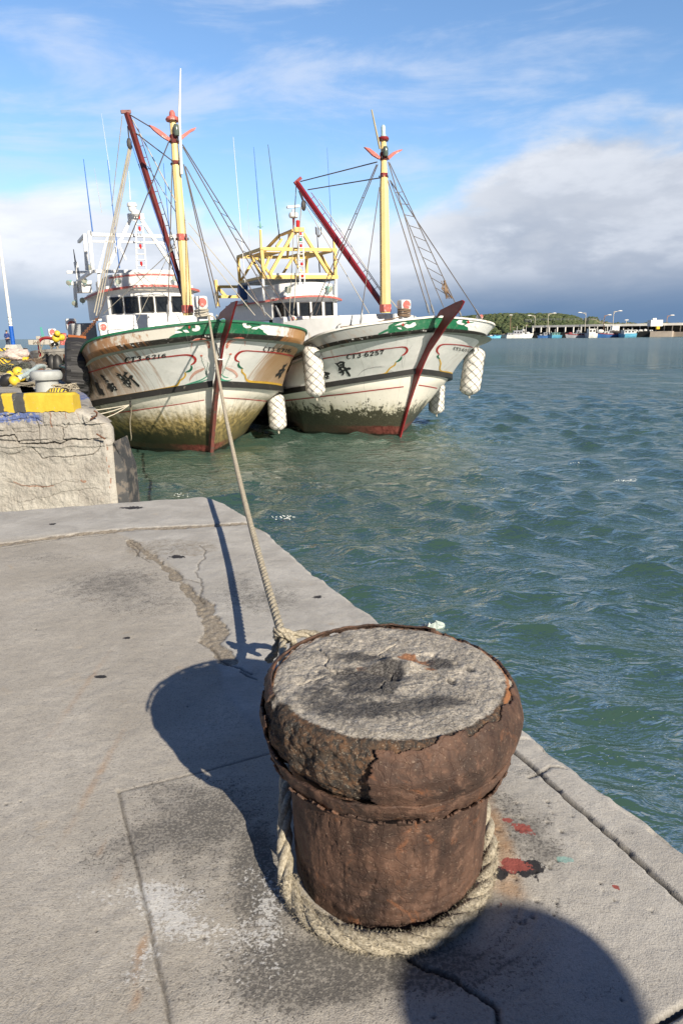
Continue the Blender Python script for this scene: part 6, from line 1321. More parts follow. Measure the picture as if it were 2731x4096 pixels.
# street lamps
def lamp(px, pt, pb, back, arm, label, col):
    a = far(px, pb, back); top = far(px, pt, back)[2]; h = top-a[2]; root = empty('street_lamp', tuple(a), 0, label, 'street lamp', 'street lamps along the far quay')
    m_ = MB(); m_.tube([(0, 0, 0), (0, 0, h*.6), (0, 0, h)], [.15, .11, .09], 8); m_.build('pole', col, root, True); m_ = MB(); m_.tube([(0, 0, h-.9), (arm*.5, 0, h-.15), (arm*1.6, 0, h+.1)], .10, 6); m_.tube([(0, 0, h), (arm*.9, 0, h+.02)], .06, 5); m_.build('arm', col, root, True)
    m_ = MB(); m_.ell((arm*2.3, 0, h+.18), (.85, .28, .2), 10); m_.build('lamp_head', MSHED, root, True)
MPP = M('pale_pole', (.50, .46, .38), .7, vs=.5); MPR = M('rusty_pole', (.30, .18, .12), .8, vs=.5)
for a in ((2039, 1262, 1322, 4, 0.01, 'rust-brown pole left of the far boats in front of the green hill', MPR), (2136, 1263, 1325, 4, -1., 'pale street lamp with a left-pointing arm at the left end of the shed', MPP), (2188, 1255, 1328, 4, 1., 'pale street lamp with a right-pointing arm in front of the green hill', MPP),
          (2337, 1252, 1325, 8, -1., 'tall pale street lamp with a left-pointing arm in front of the sandy dune', MPP), (2411, 1262, 1325, 6, .8, 'rusty street lamp with a dark head at the gap in the shed roof', MPR), (2447, 1246, 1325, 4, 1., 'tallest pale street lamp with a right-pointing arm above the blue boats', MPP), (2500, 1282, 1325, 18, .01, 'short post standing behind the shed roof right of the tallest lamp', MPP), (2661, 1263, 1325, 16, .8, 'rusty street lamp at the far right end of the shed', MPR)): lamp(*a)
# hill, dunes and scrub
def hill_h(px): return np.interp(px, [1780, 1840, 1900, 1960, 2040, 2120, 2200, 2260, 2300, 2318, 2340, 2362, 2372, 2400, 2440, 2600, 2800], [1294, 1276, 1269, 1266, 1264, 1265, 1265, 1270, 1282, 1285, 1273, 1273, 1283, 1291, 1295, 1296, 1295])
def far_hill():
    px = np.linspace(1700, 2850, 260); tt = np.linspace(0, 1, 34); P = []
    for t in tt:
        D_ = np.array([Dq(min(p, 2700))+32+t*70 for p in px]); ztop = (hor(px)-hill_h(px))*(D_)/F*1.0+CAMZ; base = -0.6
        z = base+(ztop-base)*np.sin(np.clip(t*1.6, 0, 1)*math.pi/2)*(1-.35*np.clip(t-.6, 0, 1)); z = z+.35*fbm(px*.05, t*9, 0, 4)*(t > .1)
        P.append(np.stack([(px-1365.5)/F*(D_*.99), D_, z], -1))
    P = np.array(P); mt = M('dune_sand_grass', (.33, .27, .18), .95, vs=.08, dirt=.55, dirtc=(.10, .13, .05), ds=.12)
    o = np_mesh('hill', P.reshape(-1, 3), quads_of(*P.shape[:2]), mt); tag(o, kind='structure')
    # scrub: a few thousand irregular leafy clumps that read as one mass
    ms = bpy.data.materials.new('scrub_leaves'); ms.use_nodes = True; g = N(ms.node_tree); bs = g.n['Principled BSDF']; co = g.n.new('ShaderNodeTexCoord').outputs['Object']
    g.set(bs.inputs['Base Color'], g.mix(g.ss(g.noise(co, .35, 5, .7), .35, .65), (.035, .062, .02), (.105, .125, .05))); bs.inputs['Roughness'].default_value = .8; g.set(bs.inputs['Normal'], g.bump(g.noise(co, 2.5, 4), .8, .3))
    bm = bmesh.new(); bmesh.ops.create_icosphere(bm, subdivisions=2, radius=1); U = np.array([v.co[:] for v in bm.verts]); Fc = np.array([[v.index for v in f.verts] for f in bm.faces]); bm.free()
    rng = np.random.RandomState(2); V = []; Fs = []; nb = 0
    for i in range(5200):
        ip = rng.randint(0, 260); it = int(rng.randint(2, 26)); p = px[ip]
        if p > 2302 and not (rng.rand() < .10 or (2325 < p < 2365 and it > 12 and rng.rand() < .6)): continue
        c = P[it, ip]; s_ = rng.uniform(.45, 1.15)*(1 if p < 2302 else .45); q = U*[s_*1.2, s_, s_*.8]; d = 1+.35*fbm(U[:, 0]*2.2+i, U[:, 1]*2.2, U[:, 2]*2.2, 3); V.append(q*d[:, None]+c+[rng.randn()*.8, 0, s_*.1]); Fs.append(Fc+nb); nb += len(U)
    V = np.concatenate(V); Fs = np.concatenate(Fs); me = bpy.data.meshes.new('scrub'); me.from_pydata(V.tolist(), [], Fs.tolist()); me.materials.append(ms); o = bpy.data.objects.new('scrub', me); COL.objects.link(o); tag(o, 'dense dark green scrub covering the hill behind the far harbour', 'scrub', kind='stuff')
far_hill()
# boats across the water
def far_boat(x0, x1, yw, yr, hullc, label, back=-4., bow=1, cabin=None, cabc=None, deck=None, mast_=None, stripe=None, flare=.2, stern_on=False, ar=None):
    cxp = (x0+x1)/2; D_ = Dq(cxp)+back; k = D_/F; L = (x1-x0)*k; c = ony(cxp, yw, D_); c[2] = WZ; h = (yw-yr)*k
    root = empty('small_boat', tuple(c), 0, label, 'boat', 'boats moored along the far quay'); w = (.30*L if not stern_on else L*1.6); n = 14; rows = []
    for i in range(n+1):
        t = i/n; s_ = (t-.5)*L*bow; taper = (1-max(0, (t-.55)/.45)**2.2)*(.82+.18*min(1, t*4)) if not stern_on else 1.
        zs = h*(1+(.45*max(0, t-.5)**1.5*2 if not stern_on else 0)); hw = max(.03, w/2*taper); ov = (t > .9)*.08*L*(t-.9)*10*bow if not stern_on else 0
        rows.append([(s_, -hw*.75, -.3), (s_+ov*.5, -hw*.9, h*.35), (s_+ov, -hw, zs), (s_+ov, -hw*.9, zs), (s_+ov, -hw*.9, zs-.25), (s_+ov, hw*.9, zs-.25), (s_+ov, hw, zs), (s_, hw*.75, -.3)])
    m_ = MB(); m_.grid(np.array(rows)); m_._a(rows[0], [tuple(range(8))]); m_._a(rows[-1], [tuple(range(8))]); m_.build('hull', hullc, root)
    if stripe:
        m_ = MB(); m_.grid(np.array([[(r_[2][0], r_[2][1]-.03, r_[2][2]+.02), (r_[2][0], r_[2][1]-.03, r_[2][2]-.22), (r_[2][0], r_[2][1]+.02, r_[2][2]-.22), (r_[2][0], r_[2][1]+.02, r_[2][2]+.02)] for r_ in rows])); m_.build('gunwale', stripe, root)
    for (a, c2, zt, col) in (cabin or []):
        u0, u1 = (a-.5)*L, (c2-.5)*L; zt *= k; m_ = MB(); m_.box(((u0+u1)/2, 0, (h*.6+zt)/2), (abs(u1-u0), w*.5, zt-h*.6), None, .06); m_.box(((u0+u1)/2, -.05, zt+.05), (abs(u1-u0)*1.12, w*.56, .1)); o = m_.build('cabin', col, root)
        nn = max(1, int(abs(u1-u0)/.9))
        for q in range(nn): m_ = MB(); xx = u0+(u1-u0)*(q+.5)/nn; m_.box((xx, -w*.25-.012, h*.6+(zt-h*.6)*.68), (abs(u1-u0)/nn*.6, .03, (zt-h*.6)*.32)); m_.build('window', MFRM, o)
    for (a, zt) in (mast_ or []):
        m_ = MB(); m_.tube([((a-.5)*L, 0, h*.6), ((a-.5)*L, 0, zt*k)], [.09, .05], 6); m_.build('mast', MSHED, root, True)
    if deck:
        for q, (u, z, sz, col) in enumerate(deck): m_ = MB(); m_.ell(((u-.5)*L, -.1*w, h+z*k), (sz, sz*.8, sz*.55), 8); m_.build('deck_gear', col, root, True)
    return root
MFW = M('far_white', (.66, .66, .64), .5, vs=.6, dirt=.3, dirtc=(.4, .38, .35), ds=1.2); MFG = M('far_grey', (.34, .36, .40), .6, vs=.6, dirt=.3, dirtc=(.15, .14, .13), ds=1.2); MFB = M('far_blue', (.03, .12, .33), .5, vs=.6); MFLB = M('far_light_blue', (.12, .42, .62), .5, vs=.6); MFR = M('far_red_trim', (.30, .06, .07), .6); MFT = M('far_teal', (.15, .35, .32), .6)
far_boat(1946, 1998, 1348, 1340, MFLB, 'small light blue skiff with a white awning, leftmost on the far quay', deck=[(.3, 1, .7, MFW), (.6, 1, .6, MFLB)])
far_boat(2024, 2122, 1347.5, 1334, MFW, 'big grey and white boat left of the blue boats on the far quay', cabin=[(.28, .62, 28, MFG), (.05, .28, 19, MFG), (.62, .72, 32, MFW)], mast_=[(.42, 46), (.78, 48), (.66, 44)], deck=[(.85, 5, .9, MFW)], ar=1)
far_boat(2150, 2204, 1347.5, 1338, MFB, 'dark blue boat with a grey cabin beside the light blue one', cabin=[(.4, .66, 20, MFG)], mast_=[(.8, 44), (.6, 36)], deck=[(.2, 2, .6, MFG), (.9, 6, .8, MFW)])
far_boat(2198, 2236, 1347.8, 1337, MFLB, 'light blue flat-sterned boat with a white frame on the far quay', back=-6, stern_on=True, cabin=[(.1, .9, 19, MFT)], mast_=[(.1, 26), (.5, 34)])
far_boat(2266, 2346, 1347.5, 1335, MFG, 'grey boat with maroon gunwale in the middle of the far quay', bow=-1, cabin=[(.45, .62, 28, MFG), (.2, .8, 17, MFG)], mast_=[(.7, 40), (.3, 34), (.55, 38)], stripe=MFR, deck=[(.15, 4, .9, MFR)])
far_boat(2345, 2378, 1348, 1331, MFW, 'white boat seen stern-on with a green awning on the far quay', back=-6, stern_on=True, cabin=[(.1, .9, 33, MFW)], mast_=[(.2, 38), (.85, 40)])
far_boat(2388, 2486, 1347.8, 1334, MFB, 'long deep blue boat with a red bow and grey cabin on the far quay', bow=-1, cabin=[(.42, .6, 27, MFG), (.25, .42, 22, MFW)], mast_=[(.5, 48), (.75, 34), (.3, 36)], stripe=MFR, deck=[(.1, 10, 1.3, MFW), (.75, 6, 1.2, MDK), (.62, 8, 1., MDK)])
far_boat(2484, 2529, 1348, 1333, MFLB, 'bright light blue boat seen stern-on at the right of the far row', back=-6, stern_on=True, cabin=[(.06, .94, 27, MFW)], mast_=[(.1, 33), (.9, 35), (.5, 34)])
far_boat(2655, 2727, 1337, 1329, MFW, 'white motorboat stacked with gear behind the far pier end', back=20, bow=1, cabin=[(.25, .4, 18, MFW)], deck=[(.1, 4, 1.2, MFW), (.3, 5, 1.1, MFW), (.55, 2, .9, MFW)])
m_ = MB(); a = far(2457, 1330, 2); m_.box((0, 0, 0), (2.6, 2, 2.2)); m_.box((0, 0, 1.15), (2.9, 2.3, .12)); o = m_.build('white_booth', MWHT, None, label='white slatted booth on the quay behind the long blue boat', cat='booth'); o.location = far(2457, 1316, 4)
m_ = MB(); rng = random.Random(4)
for i in range(26): m_.ell((rng.uniform(-4.5, 4.5), rng.uniform(-.5, .5), rng.uniform(0, .9)), (rng.uniform(.3, .9), .5, rng.uniform(.2, .5)), 7)
o = m_.build('net_heap', [MFW], None, True, 'long pale heap of nets and sheets on the dark quay right of the light blue boat', 'net heap', kind='stuff'); o.location = far(2560, 1331, 2)

# ================================================================ far left: breakwater, beacon, lamp post, watcher
Db = 305.; m_ = MB(); a, c = ony(113, 1366, Db), ony(262, 1366, Db); zt1, zt2 = ony(160, 1357, Db)[2], ony(160, 1344.5, Db)[2]
for i in range(7): t0, t1 = i/7, (i+1)/7; m_.box((a[0]+(c[0]-a[0])*(t0+t1)/2, Db+4+.15*(i % 2), (zt1-2)/2-.2), ((c[0]-a[0])/7-.08, 8, zt1+2), None, .12)
m_.box(((a[0]+c[0])/2+1.2, Db+5, (zt1+zt2)/2), (c[0]-a[0]-2, 3, zt2-zt1)); o = m_.build('breakwater_head', M('breakwater_concrete', (.42, .39, .34), .9, vs=.4, dirt=.4, dirtc=(.25, .22, .18), ds=.5), None, kind='structure')
m_ = MB(); p, q = ony(163, 1309, Db), ony(172, 1356, Db); h = p[2]-q[2]
for dx_ in (0, 1.0): m_.tube([(dx_*.45-.5, 0, h), (dx_*.9, 0, 0)], .14, 5)
for i in range(7): z = h*(i+.5)/7; m_.bar((-.5+.5*(1-z/h), 0, z), (-.05+.95*(1-z/h), 0, z), .14)
o = m_.build('beacon_ladder', M('beacon_green', (.05, .40, .25), .6), None, label='thin green ladder beacon on the distant breakwater at the left', cat='beacon'); o.location = (q[0]-.6, Db+1.5, q[2])
QZ = .60
m_ = MB(); pb = ony(55, 1384, 57.); L_ = empty('lamp_post', (pb[0], pb[1], QZ), 0, 'tall white lamp post with a blue painted foot at the far left', 'lamp post')
m_.tube([(0, 0, 1.9), (0, 0, 11.5)], [.135, .09], 12); m_.build('pole', MWHT, L_, True); m_ = MB(); m_.lathe([(.17, .3), (.165, 1.9), (.14, 1.93)], n=14); m_.build('blue_foot', M('blue_gloss_paint', (.01, .10, .45), .4), L_, True)
m_ = MB(); [m_.lathe([(.15, z), (.15, z+.05)], n=12) for z in (2.05, 2.3, 2.6)]; m_.build('clamp_ring', MGREY, L_, True); m_ = MB(); m_.tube([(0, 0, 8.2), (-.8, 0, 8.6), (-1.6, 0, 8.7)], .05, 6); m_.tube([(0, 0, 10.6), (-.6, 0, 10.8), (-1.6, 0, 10.9)], .05, 6); m_.build('bracket', MWHT, L_, True)
m_ = MB(); P = [(-.6, -.5, 0), (.6, -.5, 0), (.6, .5, 0), (-.6, .5, 0), (-.42, -.4, .48), (.42, -.4, .48), (.42, .4, .48), (-.42, .4, .48)]; m_._a(P, [(0, 1, 5, 4), (1, 2, 6, 5), (2, 3, 7, 6), (3, 0, 4, 7), (4, 5, 6, 7)]); m_.build('concrete_plinth', M('plinth_concrete', (.48, .47, .43), .9), L_)
p = ony(36, 1392, 66.)
person('person', (p[0], p[1], QZ), R(170), 1.70, 'person in a blue jacket and dark trousers standing by the white lamp post', M('blue_jacket', (.03, .06, .22), .8), M('navy_trousers', (.025, .03, .06), .8), M('dark_hair', (.02, .018, .015), .7), [[(-.26, .04, 1.15), (-.22, -.12, 1.05), (-.12, -.2, 1.06)], [(.26, .04, 1.15), (.22, -.10, 1.0), (.14, -.18, 1.04)]])
# ================================================================ upper quay: broken block face, kerb and clutter
def onq(px, py, z=QZ): return onz(px, py, z)
def block_material():
    mt = bpy.data.materials.new('broken_quay_block'); mt.use_nodes = True; g = N(mt.node_tree); b = g.n['Principled BSDF']; co = g.n.new('ShaderNodeTexCoord').outputs['Object']; x, y, z = g.sep(co)
    cav, rust, rough_ = g.sep(g.attr('mk', 1)); n1 = g.noise(co, 2.2, 7, .62, .5); n2 = g.noise(co, 14, 6, .66, .3); n3 = g.noise(co, 70, 4, .7); st = g.noise(g.scale(co, (9, 9, .9)), 1, 5, .6)
    c = g.mix(g.ss(n1, .3, .7), (.30, .28, .25), (.45, .43, .385)); c = g.mix(g.mul(g.ss(n2, .5, .75), .5), c, (.30, .26, .215)); c = g.mix(g.mul(g.ss(n3, .55, .7), .45), c, (.62, .60, .55)); c = g.mix(g.mul(g.ss(n3, .45, .33), .5), c, (.17, .15, .13))
    c = g.mix(g.mul(g.ss(st, .55, .75), .3), c, (.28, .25, .21)); c = g.mix(g.mul(rough_, .4), c, (.52, .48, .41))
    f = g.ss(g.add(rust, g.mul(g.sub(n2, .5), 1.2)), .35, .7); c = g.mix(g.mul(f, .7), c, (.24, .11, .06)); c = g.mix(g.mul(g.ss(g.noise(co, 5, 5, .7), .64, .76), .35), c, (.5, .33, .18))
    # kerb paint that ran over the edge, then an older blue coat below it
    w = g.mul(g.sub(g.noise(co, 16, 5, .7), .5), .22); zb = g.add(z, w); wx = g.add(x, g.mul(w, .3))
    blue = g.mul(g.mul(g.ss(zb, .43, .47), g.ss(x, -3.85, -3.95)), g.mul(g.ss(x, -4.5, -4.42), g.ss(n2, .42, .5))); c = g.mix(g.mul(blue, .8), c, (.06, .12, .36))
    c = g.mix(g.mul(cav, .8), c, (.07, .06, .05)); g.set(b.inputs['Base Color'], c); b.inputs['Roughness'].default_value = .92; b.inputs['Specular IOR Level'].default_value = .2
    g.set(b.inputs['Normal'], g.bump(g.add(g.mul(n2, 1.1), g.mul(n3, .4)), .8, .012)); return mt
def make_upper_quay():
    ux = np.linspace(-9, 0, 420); uz = np.linspace(-2.2, 0, 190); yb = 9.0; xr0 = -3.02
    # path along the front face then round the corner and away along the boats
    fx = np.concatenate([np.linspace(-12, -6, 20), np.linspace(-5.95, xr0-.10, 470)]); front = np.stack([fx, np.full_like(fx, yb)], 1)
    ca = np.linspace(-math.pi/2, math.pi/2*.72, 12); cor = np.stack([xr0-.10+.10*np.cos(ca), yb+.10+.10*np.sin(ca)], 1)
    L = np.geomspace(.15, 68, 90); side = cor[-1]+np.outer(L, _a[:2]); path = np.concatenate([front, cor, side]); n = len(path)
    z = np.concatenate([[-3, -2.2, -1.4], np.linspace(-.95, QZ-.03, 210)]); X = path[:, 0][None]*np.ones(len(z))[:, None]; Y = path[:, 1][None]*np.ones(len(z))[:, None]; Z = z[:, None]*np.ones(n)
    isf = (np.arange(n) < len(front)+9)[None]*1.; 
    # rounded, broken shoulder at the top right corner
    sh = .36*sstep(Z, .30, .62)**1.6*sstep(X, xr0-1.2, xr0); X = X-sh*isf-sh*(1-isf)*.7
    wx = X+.03*fbm(X*5, Z*5, 3, 4); wz = Z+.03*fbm(X*5, Z*5, 9, 4)
    cav = np.zeros_like(X); dep = .022*fbm(X*2.2, Z*2.2, 0, 4)+.010*fbm(X*12, Z*12, 5, 4)+.004*fbm(X*45, Z*45, 7, 2)
    K = lambda pts: [tuple(ony(.4464*a, 1150+.4464*b_, yb)[[0, 2]]) for a, b_ in pts]
    for pts, w, d_ in (([(0, 1190), (130, 1190), (350, 1160), (390, 1200)], .004, .02), ([(-200, 1350), (0, 1340), (60, 1320), (150, 1310), (190, 1400), (350, 1400), (560, 1385), (610, 1372), (800, 1350), (940, 1355)], .012, .05), ([(580, 1260), (575, 1350), (610, 1372)], .01, .04), ([(290, 1440), (340, 1490), (380, 1530), (560, 1520), (830, 1503)], .007, .03),
                       ([(140, 1260), (160, 1290), (350, 1278)], .004, .015), ([(350, 1160), (360, 1280), (370, 1392)], .004, .015), ([(520, 1235), (600, 1252), (640, 1200)], .004, .015), ([(80, 1745), (200, 1775), (400, 1782), (560, 1742), (700, 1745)], .004, .012), ([(840, 1110), (830, 1180), (740, 1230)], .004, .015), ([(0, 1480), (120, 1500), (290, 1445)], .002, .01), ([(150, 1920), (400, 1880), (600, 1830), (900, 1800)], .002, .008), ([(900, 1330), (890, 1440), (830, 1500)], .004, .02)):
        dd = seg_dist(wx, wz, K(pts)); w = w*np.clip(.75+.9*fbm(wx*3, wz*3, 4, 3), .12, 2); m2 = 1-sstep(dd, w*.5, w*.5+.006); dep = dep-d_*m2; cav = np.maximum(cav, .92*m2)
    bi = np.floor((wz+.04*np.sin(wx*2.3))/.19); bj = np.floor((wx+.37*bi)/.52); hsh = np.modf(np.abs(np.sin(bi*12.9898+bj*78.233)*43758.5453))[0]; dep = dep+.045*(hsh-.4)*sstep(Z, .0, .08)
    led = sstep(Z, -.02, .02)*0+.035*sstep(wz, .21, .225)*(X < -3.3)+.02*sstep(wz, .10, .112); dep = dep+led*isf
    rust = np.zeros_like(X)
    for pts, w in (([(470, 1075), (475, 1240)], .012), ([(600, 1080), (620, 1170)], .010), ([(690, 1090), (740, 1190)], .005), ([(130, 1740), (280, 1790), (480, 1770)], .012), ([(730, 1720), (770, 1740)], .02), ([(965, 1400), (975, 1700), (1000, 1900)], .012)): rust = np.maximum(rust, 1-sstep(seg_dist(wx, wz, K(pts)), w*.4, w))
    Y = Y-dep*isf; X = X+dep*(1-isf)
    mk = np.stack([cav*isf*.8, rust, np.clip(fbm(X*1.5, Z*1.5, 3, 3), 0, 1)], -1)
    # top surface
    inner = []
    for k_, dz in ((.02, .012), (.06, .026), (.15, .03), (.4, .03), (.8, .03), (1.2, .028)):
        off = np.zeros((n, 2)); off[:len(front)] = _a[:2]*k_; off[len(front):] = [-k_*.85, k_*.35]; wgt = sstep(np.arange(n)*1., len(front), len(front)+30)[:, None]; off = _a[:2]*k_*(1-wgt)+off*wgt
        px_ = np.stack([X[-1]+off[:, 0], Y[-1]+off[:, 1]], 1); zz = QZ-.03+dz+.012*fbm(px_[:, 0]*3, px_[:, 1]*3, 1, 4)*(k_ > .05); inner.append(np.stack([px_[:, 0], px_[:, 1], zz], -1))
    P = np.concatenate([np.stack([X, Y, Z], -1), np.stack(inner, 0)], 0); mk = np.concatenate([mk, np.zeros((6, n, 3))], 0)
    MB_ = block_material(); o = np_mesh('upper_quay', P.reshape(-1, 3), quads_of(*P.shape[:2]), MB_, attrs=dict(mk=mk.reshape(-1, 3))); tag(o, kind='structure')
    m_ = MB(); e = side[-1]; m_._a([(-60, yb+.5, QZ-.02), (-4.3, yb+.5, QZ-.02), (e[0]-.5, e[1], QZ-.02), (-60, e[1], QZ-.02), (-60, yb+.5, -2), (-4.3, yb+.5, -2), (e[0]-.5, e[1], -2), (-60, e[1], -2)], [(0, 1, 2, 3), (4, 5, 1, 0), (5, 6, 2, 1), (6, 7, 3, 2), (7, 4, 0, 3)]); m_.build('upper_quay_top', MB_, kind='structure')
make_upper_quay()
# kerb with black and yellow paint
def stripe_material(name, axis_scale, phase, off=0.):
    mt = bpy.data.materials.new(name); mt.use_nodes = True; g = N(mt.node_tree); b = g.n['Principled BSDF']; co = g.n.new('ShaderNodeTexCoord').outputs['Object']; x, y, z = g.sep(co)
    n2 = g.noise(co, 14, 6, .7); w = g.mul(g.sub(n2, .5), .05); s_ = g.math('FRACT', g.add(g.mul(g.add(g.add(x, g.mul(z, off)), w), axis_scale), phase)); f = g.math('GREATER_THAN', s_, .5)
    c = g.mix(f, g.mix(n2, (.035, .035, .036), (.09, .09, .09)), g.mix(n2, (.62, .42, .03), (.80, .58, .05))); c = g.mix(g.mul(g.ss(g.noise(co, 22, 6, .75), .60, .70), .8), c, (.40, .36, .30)); g.set(b.inputs['Base Color'], c); b.inputs['Roughness'].default_value = .75; g.set(b.inputs['Normal'], g.bump(n2, .5, .01)); return mt
def kerb_mesh():
    xs = np.linspace(-7.5, ony(291, 1600, 9)[0], 260); zt = ony(150, 1573, 8.95)[2]; prof = [(-.085, -.04), (-.085, .0), (-.085, .03), (-.085, zt-QZ-.03), (-.06, zt-QZ), (.10, zt-QZ), (.16, zt-QZ-.04), (.18, -.02)]
    P = np.array([[(x, 9.0+.02+dy, QZ+dz) for dy, dz in prof] for x in xs]); drip = .03*fbm(xs*7, xs*0, 2, 3); P[:, 0, 2] += np.clip(drip, -.03, .03)+.02; n = .006*fbm(P[..., 0]*8, P[..., 2]*8, 1, 4); P[..., 1] -= n; P[..., 2] += n*(P[..., 2] > QZ+.1); end = P[-1].copy(); end[:, 0] += .03; end[:, 2] = np.minimum(end[:, 2], zt-.03); P = np.concatenate([P, end[None]])
    m_ = MB(); m_.grid(P); m_._a([tuple(v) for v in P[-1]], [tuple(range(len(prof)))]); return m_
mt = bpy.data.materials.new('kerb_paint'); mt.use_nodes = True; g = N(mt.node_tree); bb = g.n['Principled BSDF']; co = g.n.new('ShaderNodeTexCoord').outputs['Object']; x, y, z = g.sep(co); n2 = g.noise(co, 11, 6, .7); wx = g.add(x, g.add(g.mul(g.sub(n2, .5), .06), g.mul(z, .06)))
X9 = lambda px: float(ony(px, 1610, 8.93)[0])+.05
blk = g.add(g.mul(g.ss(wx, X9(50)-.005, X9(50)+.005), g.ss(wx, X9(96)+.005, X9(96)-.005)), g.ss(wx, X9(9)+.005, X9(9)-.005))
c = g.mix(blk, g.mix(n2, (.52, .36, .03), (.70, .50, .05)), g.mix(n2, (.03, .03, .03), (.10, .10, .10))); c = g.mix(g.mul(g.ss(g.noise(co, 20, 6, .75), .61, .68), .7), c, (.42, .38, .30)); g.set(bb.inputs['Base Color'], c); bb.inputs['Roughness'].default_value = .7; g.set(bb.inputs['Normal'], g.bump(n2, .6, .012))
kerb_mesh().build('painted_kerb', mt, None, True, 'chipped yellow and black painted kerb along the top of the broken quay block', 'kerb')
# rebar stubs in the broken corner
for i, (pts, D_) in enumerate((([(845, 1105), (872, 1122), (868, 1150), (815, 1180)], 8.85), ([(868, 1312), (905, 1335), (942, 1357)], 8.85))):
    m_ = MB(); m_.tube([ony(.4464*a, 1150+.4464*c_, D_+.03*k) for k, (a, c_) in enumerate(pts)], .011, 6); m_.build('rebar', M('rebar_rust', (.16, .07, .04), .9), None, True, ['rusty bent reinforcing bar curling out near the block top', 'rusty straight reinforcing bar sticking out of the block edge by the crack'][i], 'reinforcing bar')
# rubber quay fender on the corner
m_ = MB(); a = ony(430, 1780, 9.12); c = ony(483, 2010, 9.12); zt = a[2]; x0, x1 = -3.03, -2.93; m_._a([(x0, 9.05, zt), (x0+.03, 9.0, zt+.06), (x1-.03, 9.1, zt-.16), (x1+.02, 9.12, zt-.34), (x1+.05, 9.12, -1.6), (x0, 9.02, -1.6), (x0, 9.6, zt), (x0+.03, 9.6, zt+.06), (x1-.03, 9.6, zt-.16), (x1+.02, 9.6, zt-.34), (x1+.04, 9.6, -1.6), (x0, 9.6, -1.6)], [(0, 1, 2, 3, 4, 5), (6, 7, 8, 9, 10, 11), (1, 2, 8, 7), (2, 3, 9, 8), (3, 4, 10, 9), (0, 1, 7, 6), (0, 5, 11, 6)])
m_.build('rubber_fender', M('old_rubber', (.05, .052, .055), .7, dirt=.5, dirtc=(.16, .14, .12), ds=6), None, False, 'dark rubber fender bolted to the corner of the broken quay block', 'fender')
# grey bollard
c = onq(194, 1568); Rb = empty('quay_bollard', tuple(c), 0, 'smooth grey painted mushroom bollard on the upper quay behind the yellow kerb', 'bollard'); kk = c[1]*1.0/F; MGB = M('grey_bollard_paint', (.40, .42, .41), .6, dirt=.3, dirtc=(.30, .29, .26), ds=6)
m_ = MB(); m_.lathe([(.21, -.02), (.195, .05), (.185, .20), (.20, .24)], n=32); m_.build('post', MGB, Rb, True)
w = 60*kk; h0 = .21; m_ = MB(); m_.lathe([(.19, h0), (w*.92, h0+.005), (w, h0+.05), (w, h0+.10), (w*.93, h0+.145), (w*.8, h0+.16), (.0, h0+.163)], n=40); m_.build('cap', MGB, Rb, True)
m_ = MB(); p = onq(228, 1574); m_.lathe([(.17, 0), (.17, .03), (.10, .09), (.0, .10)], n=20); o = m_.build('striped_cover', stripe_material('cover_stripes', 22, .1), None, True, 'small black and yellow striped cover at the foot of the grey bollard', 'cover'); o.location = p; o.scale = (1, .8, 1)
# floats
MFLO = M('yellow_float', (.76, .54, .05), .45, var=.1, dirt=.28, dirtc=(.36, .26, .08), ds=6); MFLK = M('black_float', (.02, .02, .022), .5)
def flo(px, pb, r_px, label, mat=MFLO, sq=(1, 1, .9), z=QZ, D_=None, rot=0., grp='yellow net floats heaped on the quay'):
    p = onz(px, pb, z) if D_ is None else ony(px, pb, D_); k = p[1]*1.03/F*r_px; root = empty('net_float', tuple(p), 0, label, 'float', grp); Rm = Matrix.Rotation(rot, 3, 'Y')
    m_ = MB(); m_.ell((0, 0, k*sq[2]), (k*sq[0], k*sq[1], k*sq[2]), 16, Rm); m_.build('float_shell', mat, root, True); m_ = MB(); m_.lathe([(k*.22, -.2*k), (k*.26, .12*k), (k*.12, .2*k)], tuple(Rm @ Vector((0, 0, k*sq[2]*.95))+Vector((0, 0, k*sq[2]))), 8, tuple(Rm @ Vector((0, 0, 1)))); m_.build('float_eye', MDK, root, True)
flo(24, 1499, 21, 'round yellow float left of the black one on the quay', rot=.5); flo(74, 1506, 20, 'yellow float at the back of the heap, highest of them', rot=-.8); flo(62, 1543, 21, 'frontmost yellow float leaning on the black float', rot=.6); flo(88, 1527, 19, 'yellow float under the pale blue pipe', rot=-.4); flo(5, 1496, 13, 'yellow float cut off by the left edge of the picture')
for q_, (px, py, r_, lb) in enumerate(((46, 1478, 13, 'small yellow float peeping over the back row of the heap'), (112, 1496, 12, 'small yellow float right of the heap, behind the pipe'), (8, 1460, 12, 'small yellow float next to the striped wheel stop'), (96, 1470, 11, 'small yellow float against the dark sheet'), (44, 1512, 15, 'yellow float squeezed between the black float and the heap'))): flo(px, py, r_, lb, rot=.4*q_-.8)
flo(28, 1543, 27, 'large black float lying in front of the yellow ones', MFLK, (1.15, .7, .75), rot=-.6)
for i, (px, py, r_, lb, mt) in enumerate(((232, 1346, 11, 'small yellow float topmost on the third boat', MFLO), (227, 1370, 15, 'large yellow float hanging left on the third boat', MFLO), (249, 1364, 13, 'yellow float nearest the tractor tyre', MFLO), (186, 1428, 12, 'yellow float hanging low at the bow of the third boat', MFLO), (215, 1441, 10, 'dull yellow float hanging in shade under the others', MFLO), (234, 1468, 13, 'dark float lowest beside the tyre', M('dark_yellow_float', (.14, .12, .02), .6)))): flo(px, py, r_, lb, mt, (1, 1, 1), D_=26.+i*.15, rot=.3*i-.6, grp='floats hung on the third boat')  # the lowest float gets a much darker yellow than the rest
m_ = MB(); rng = random.Random(8)
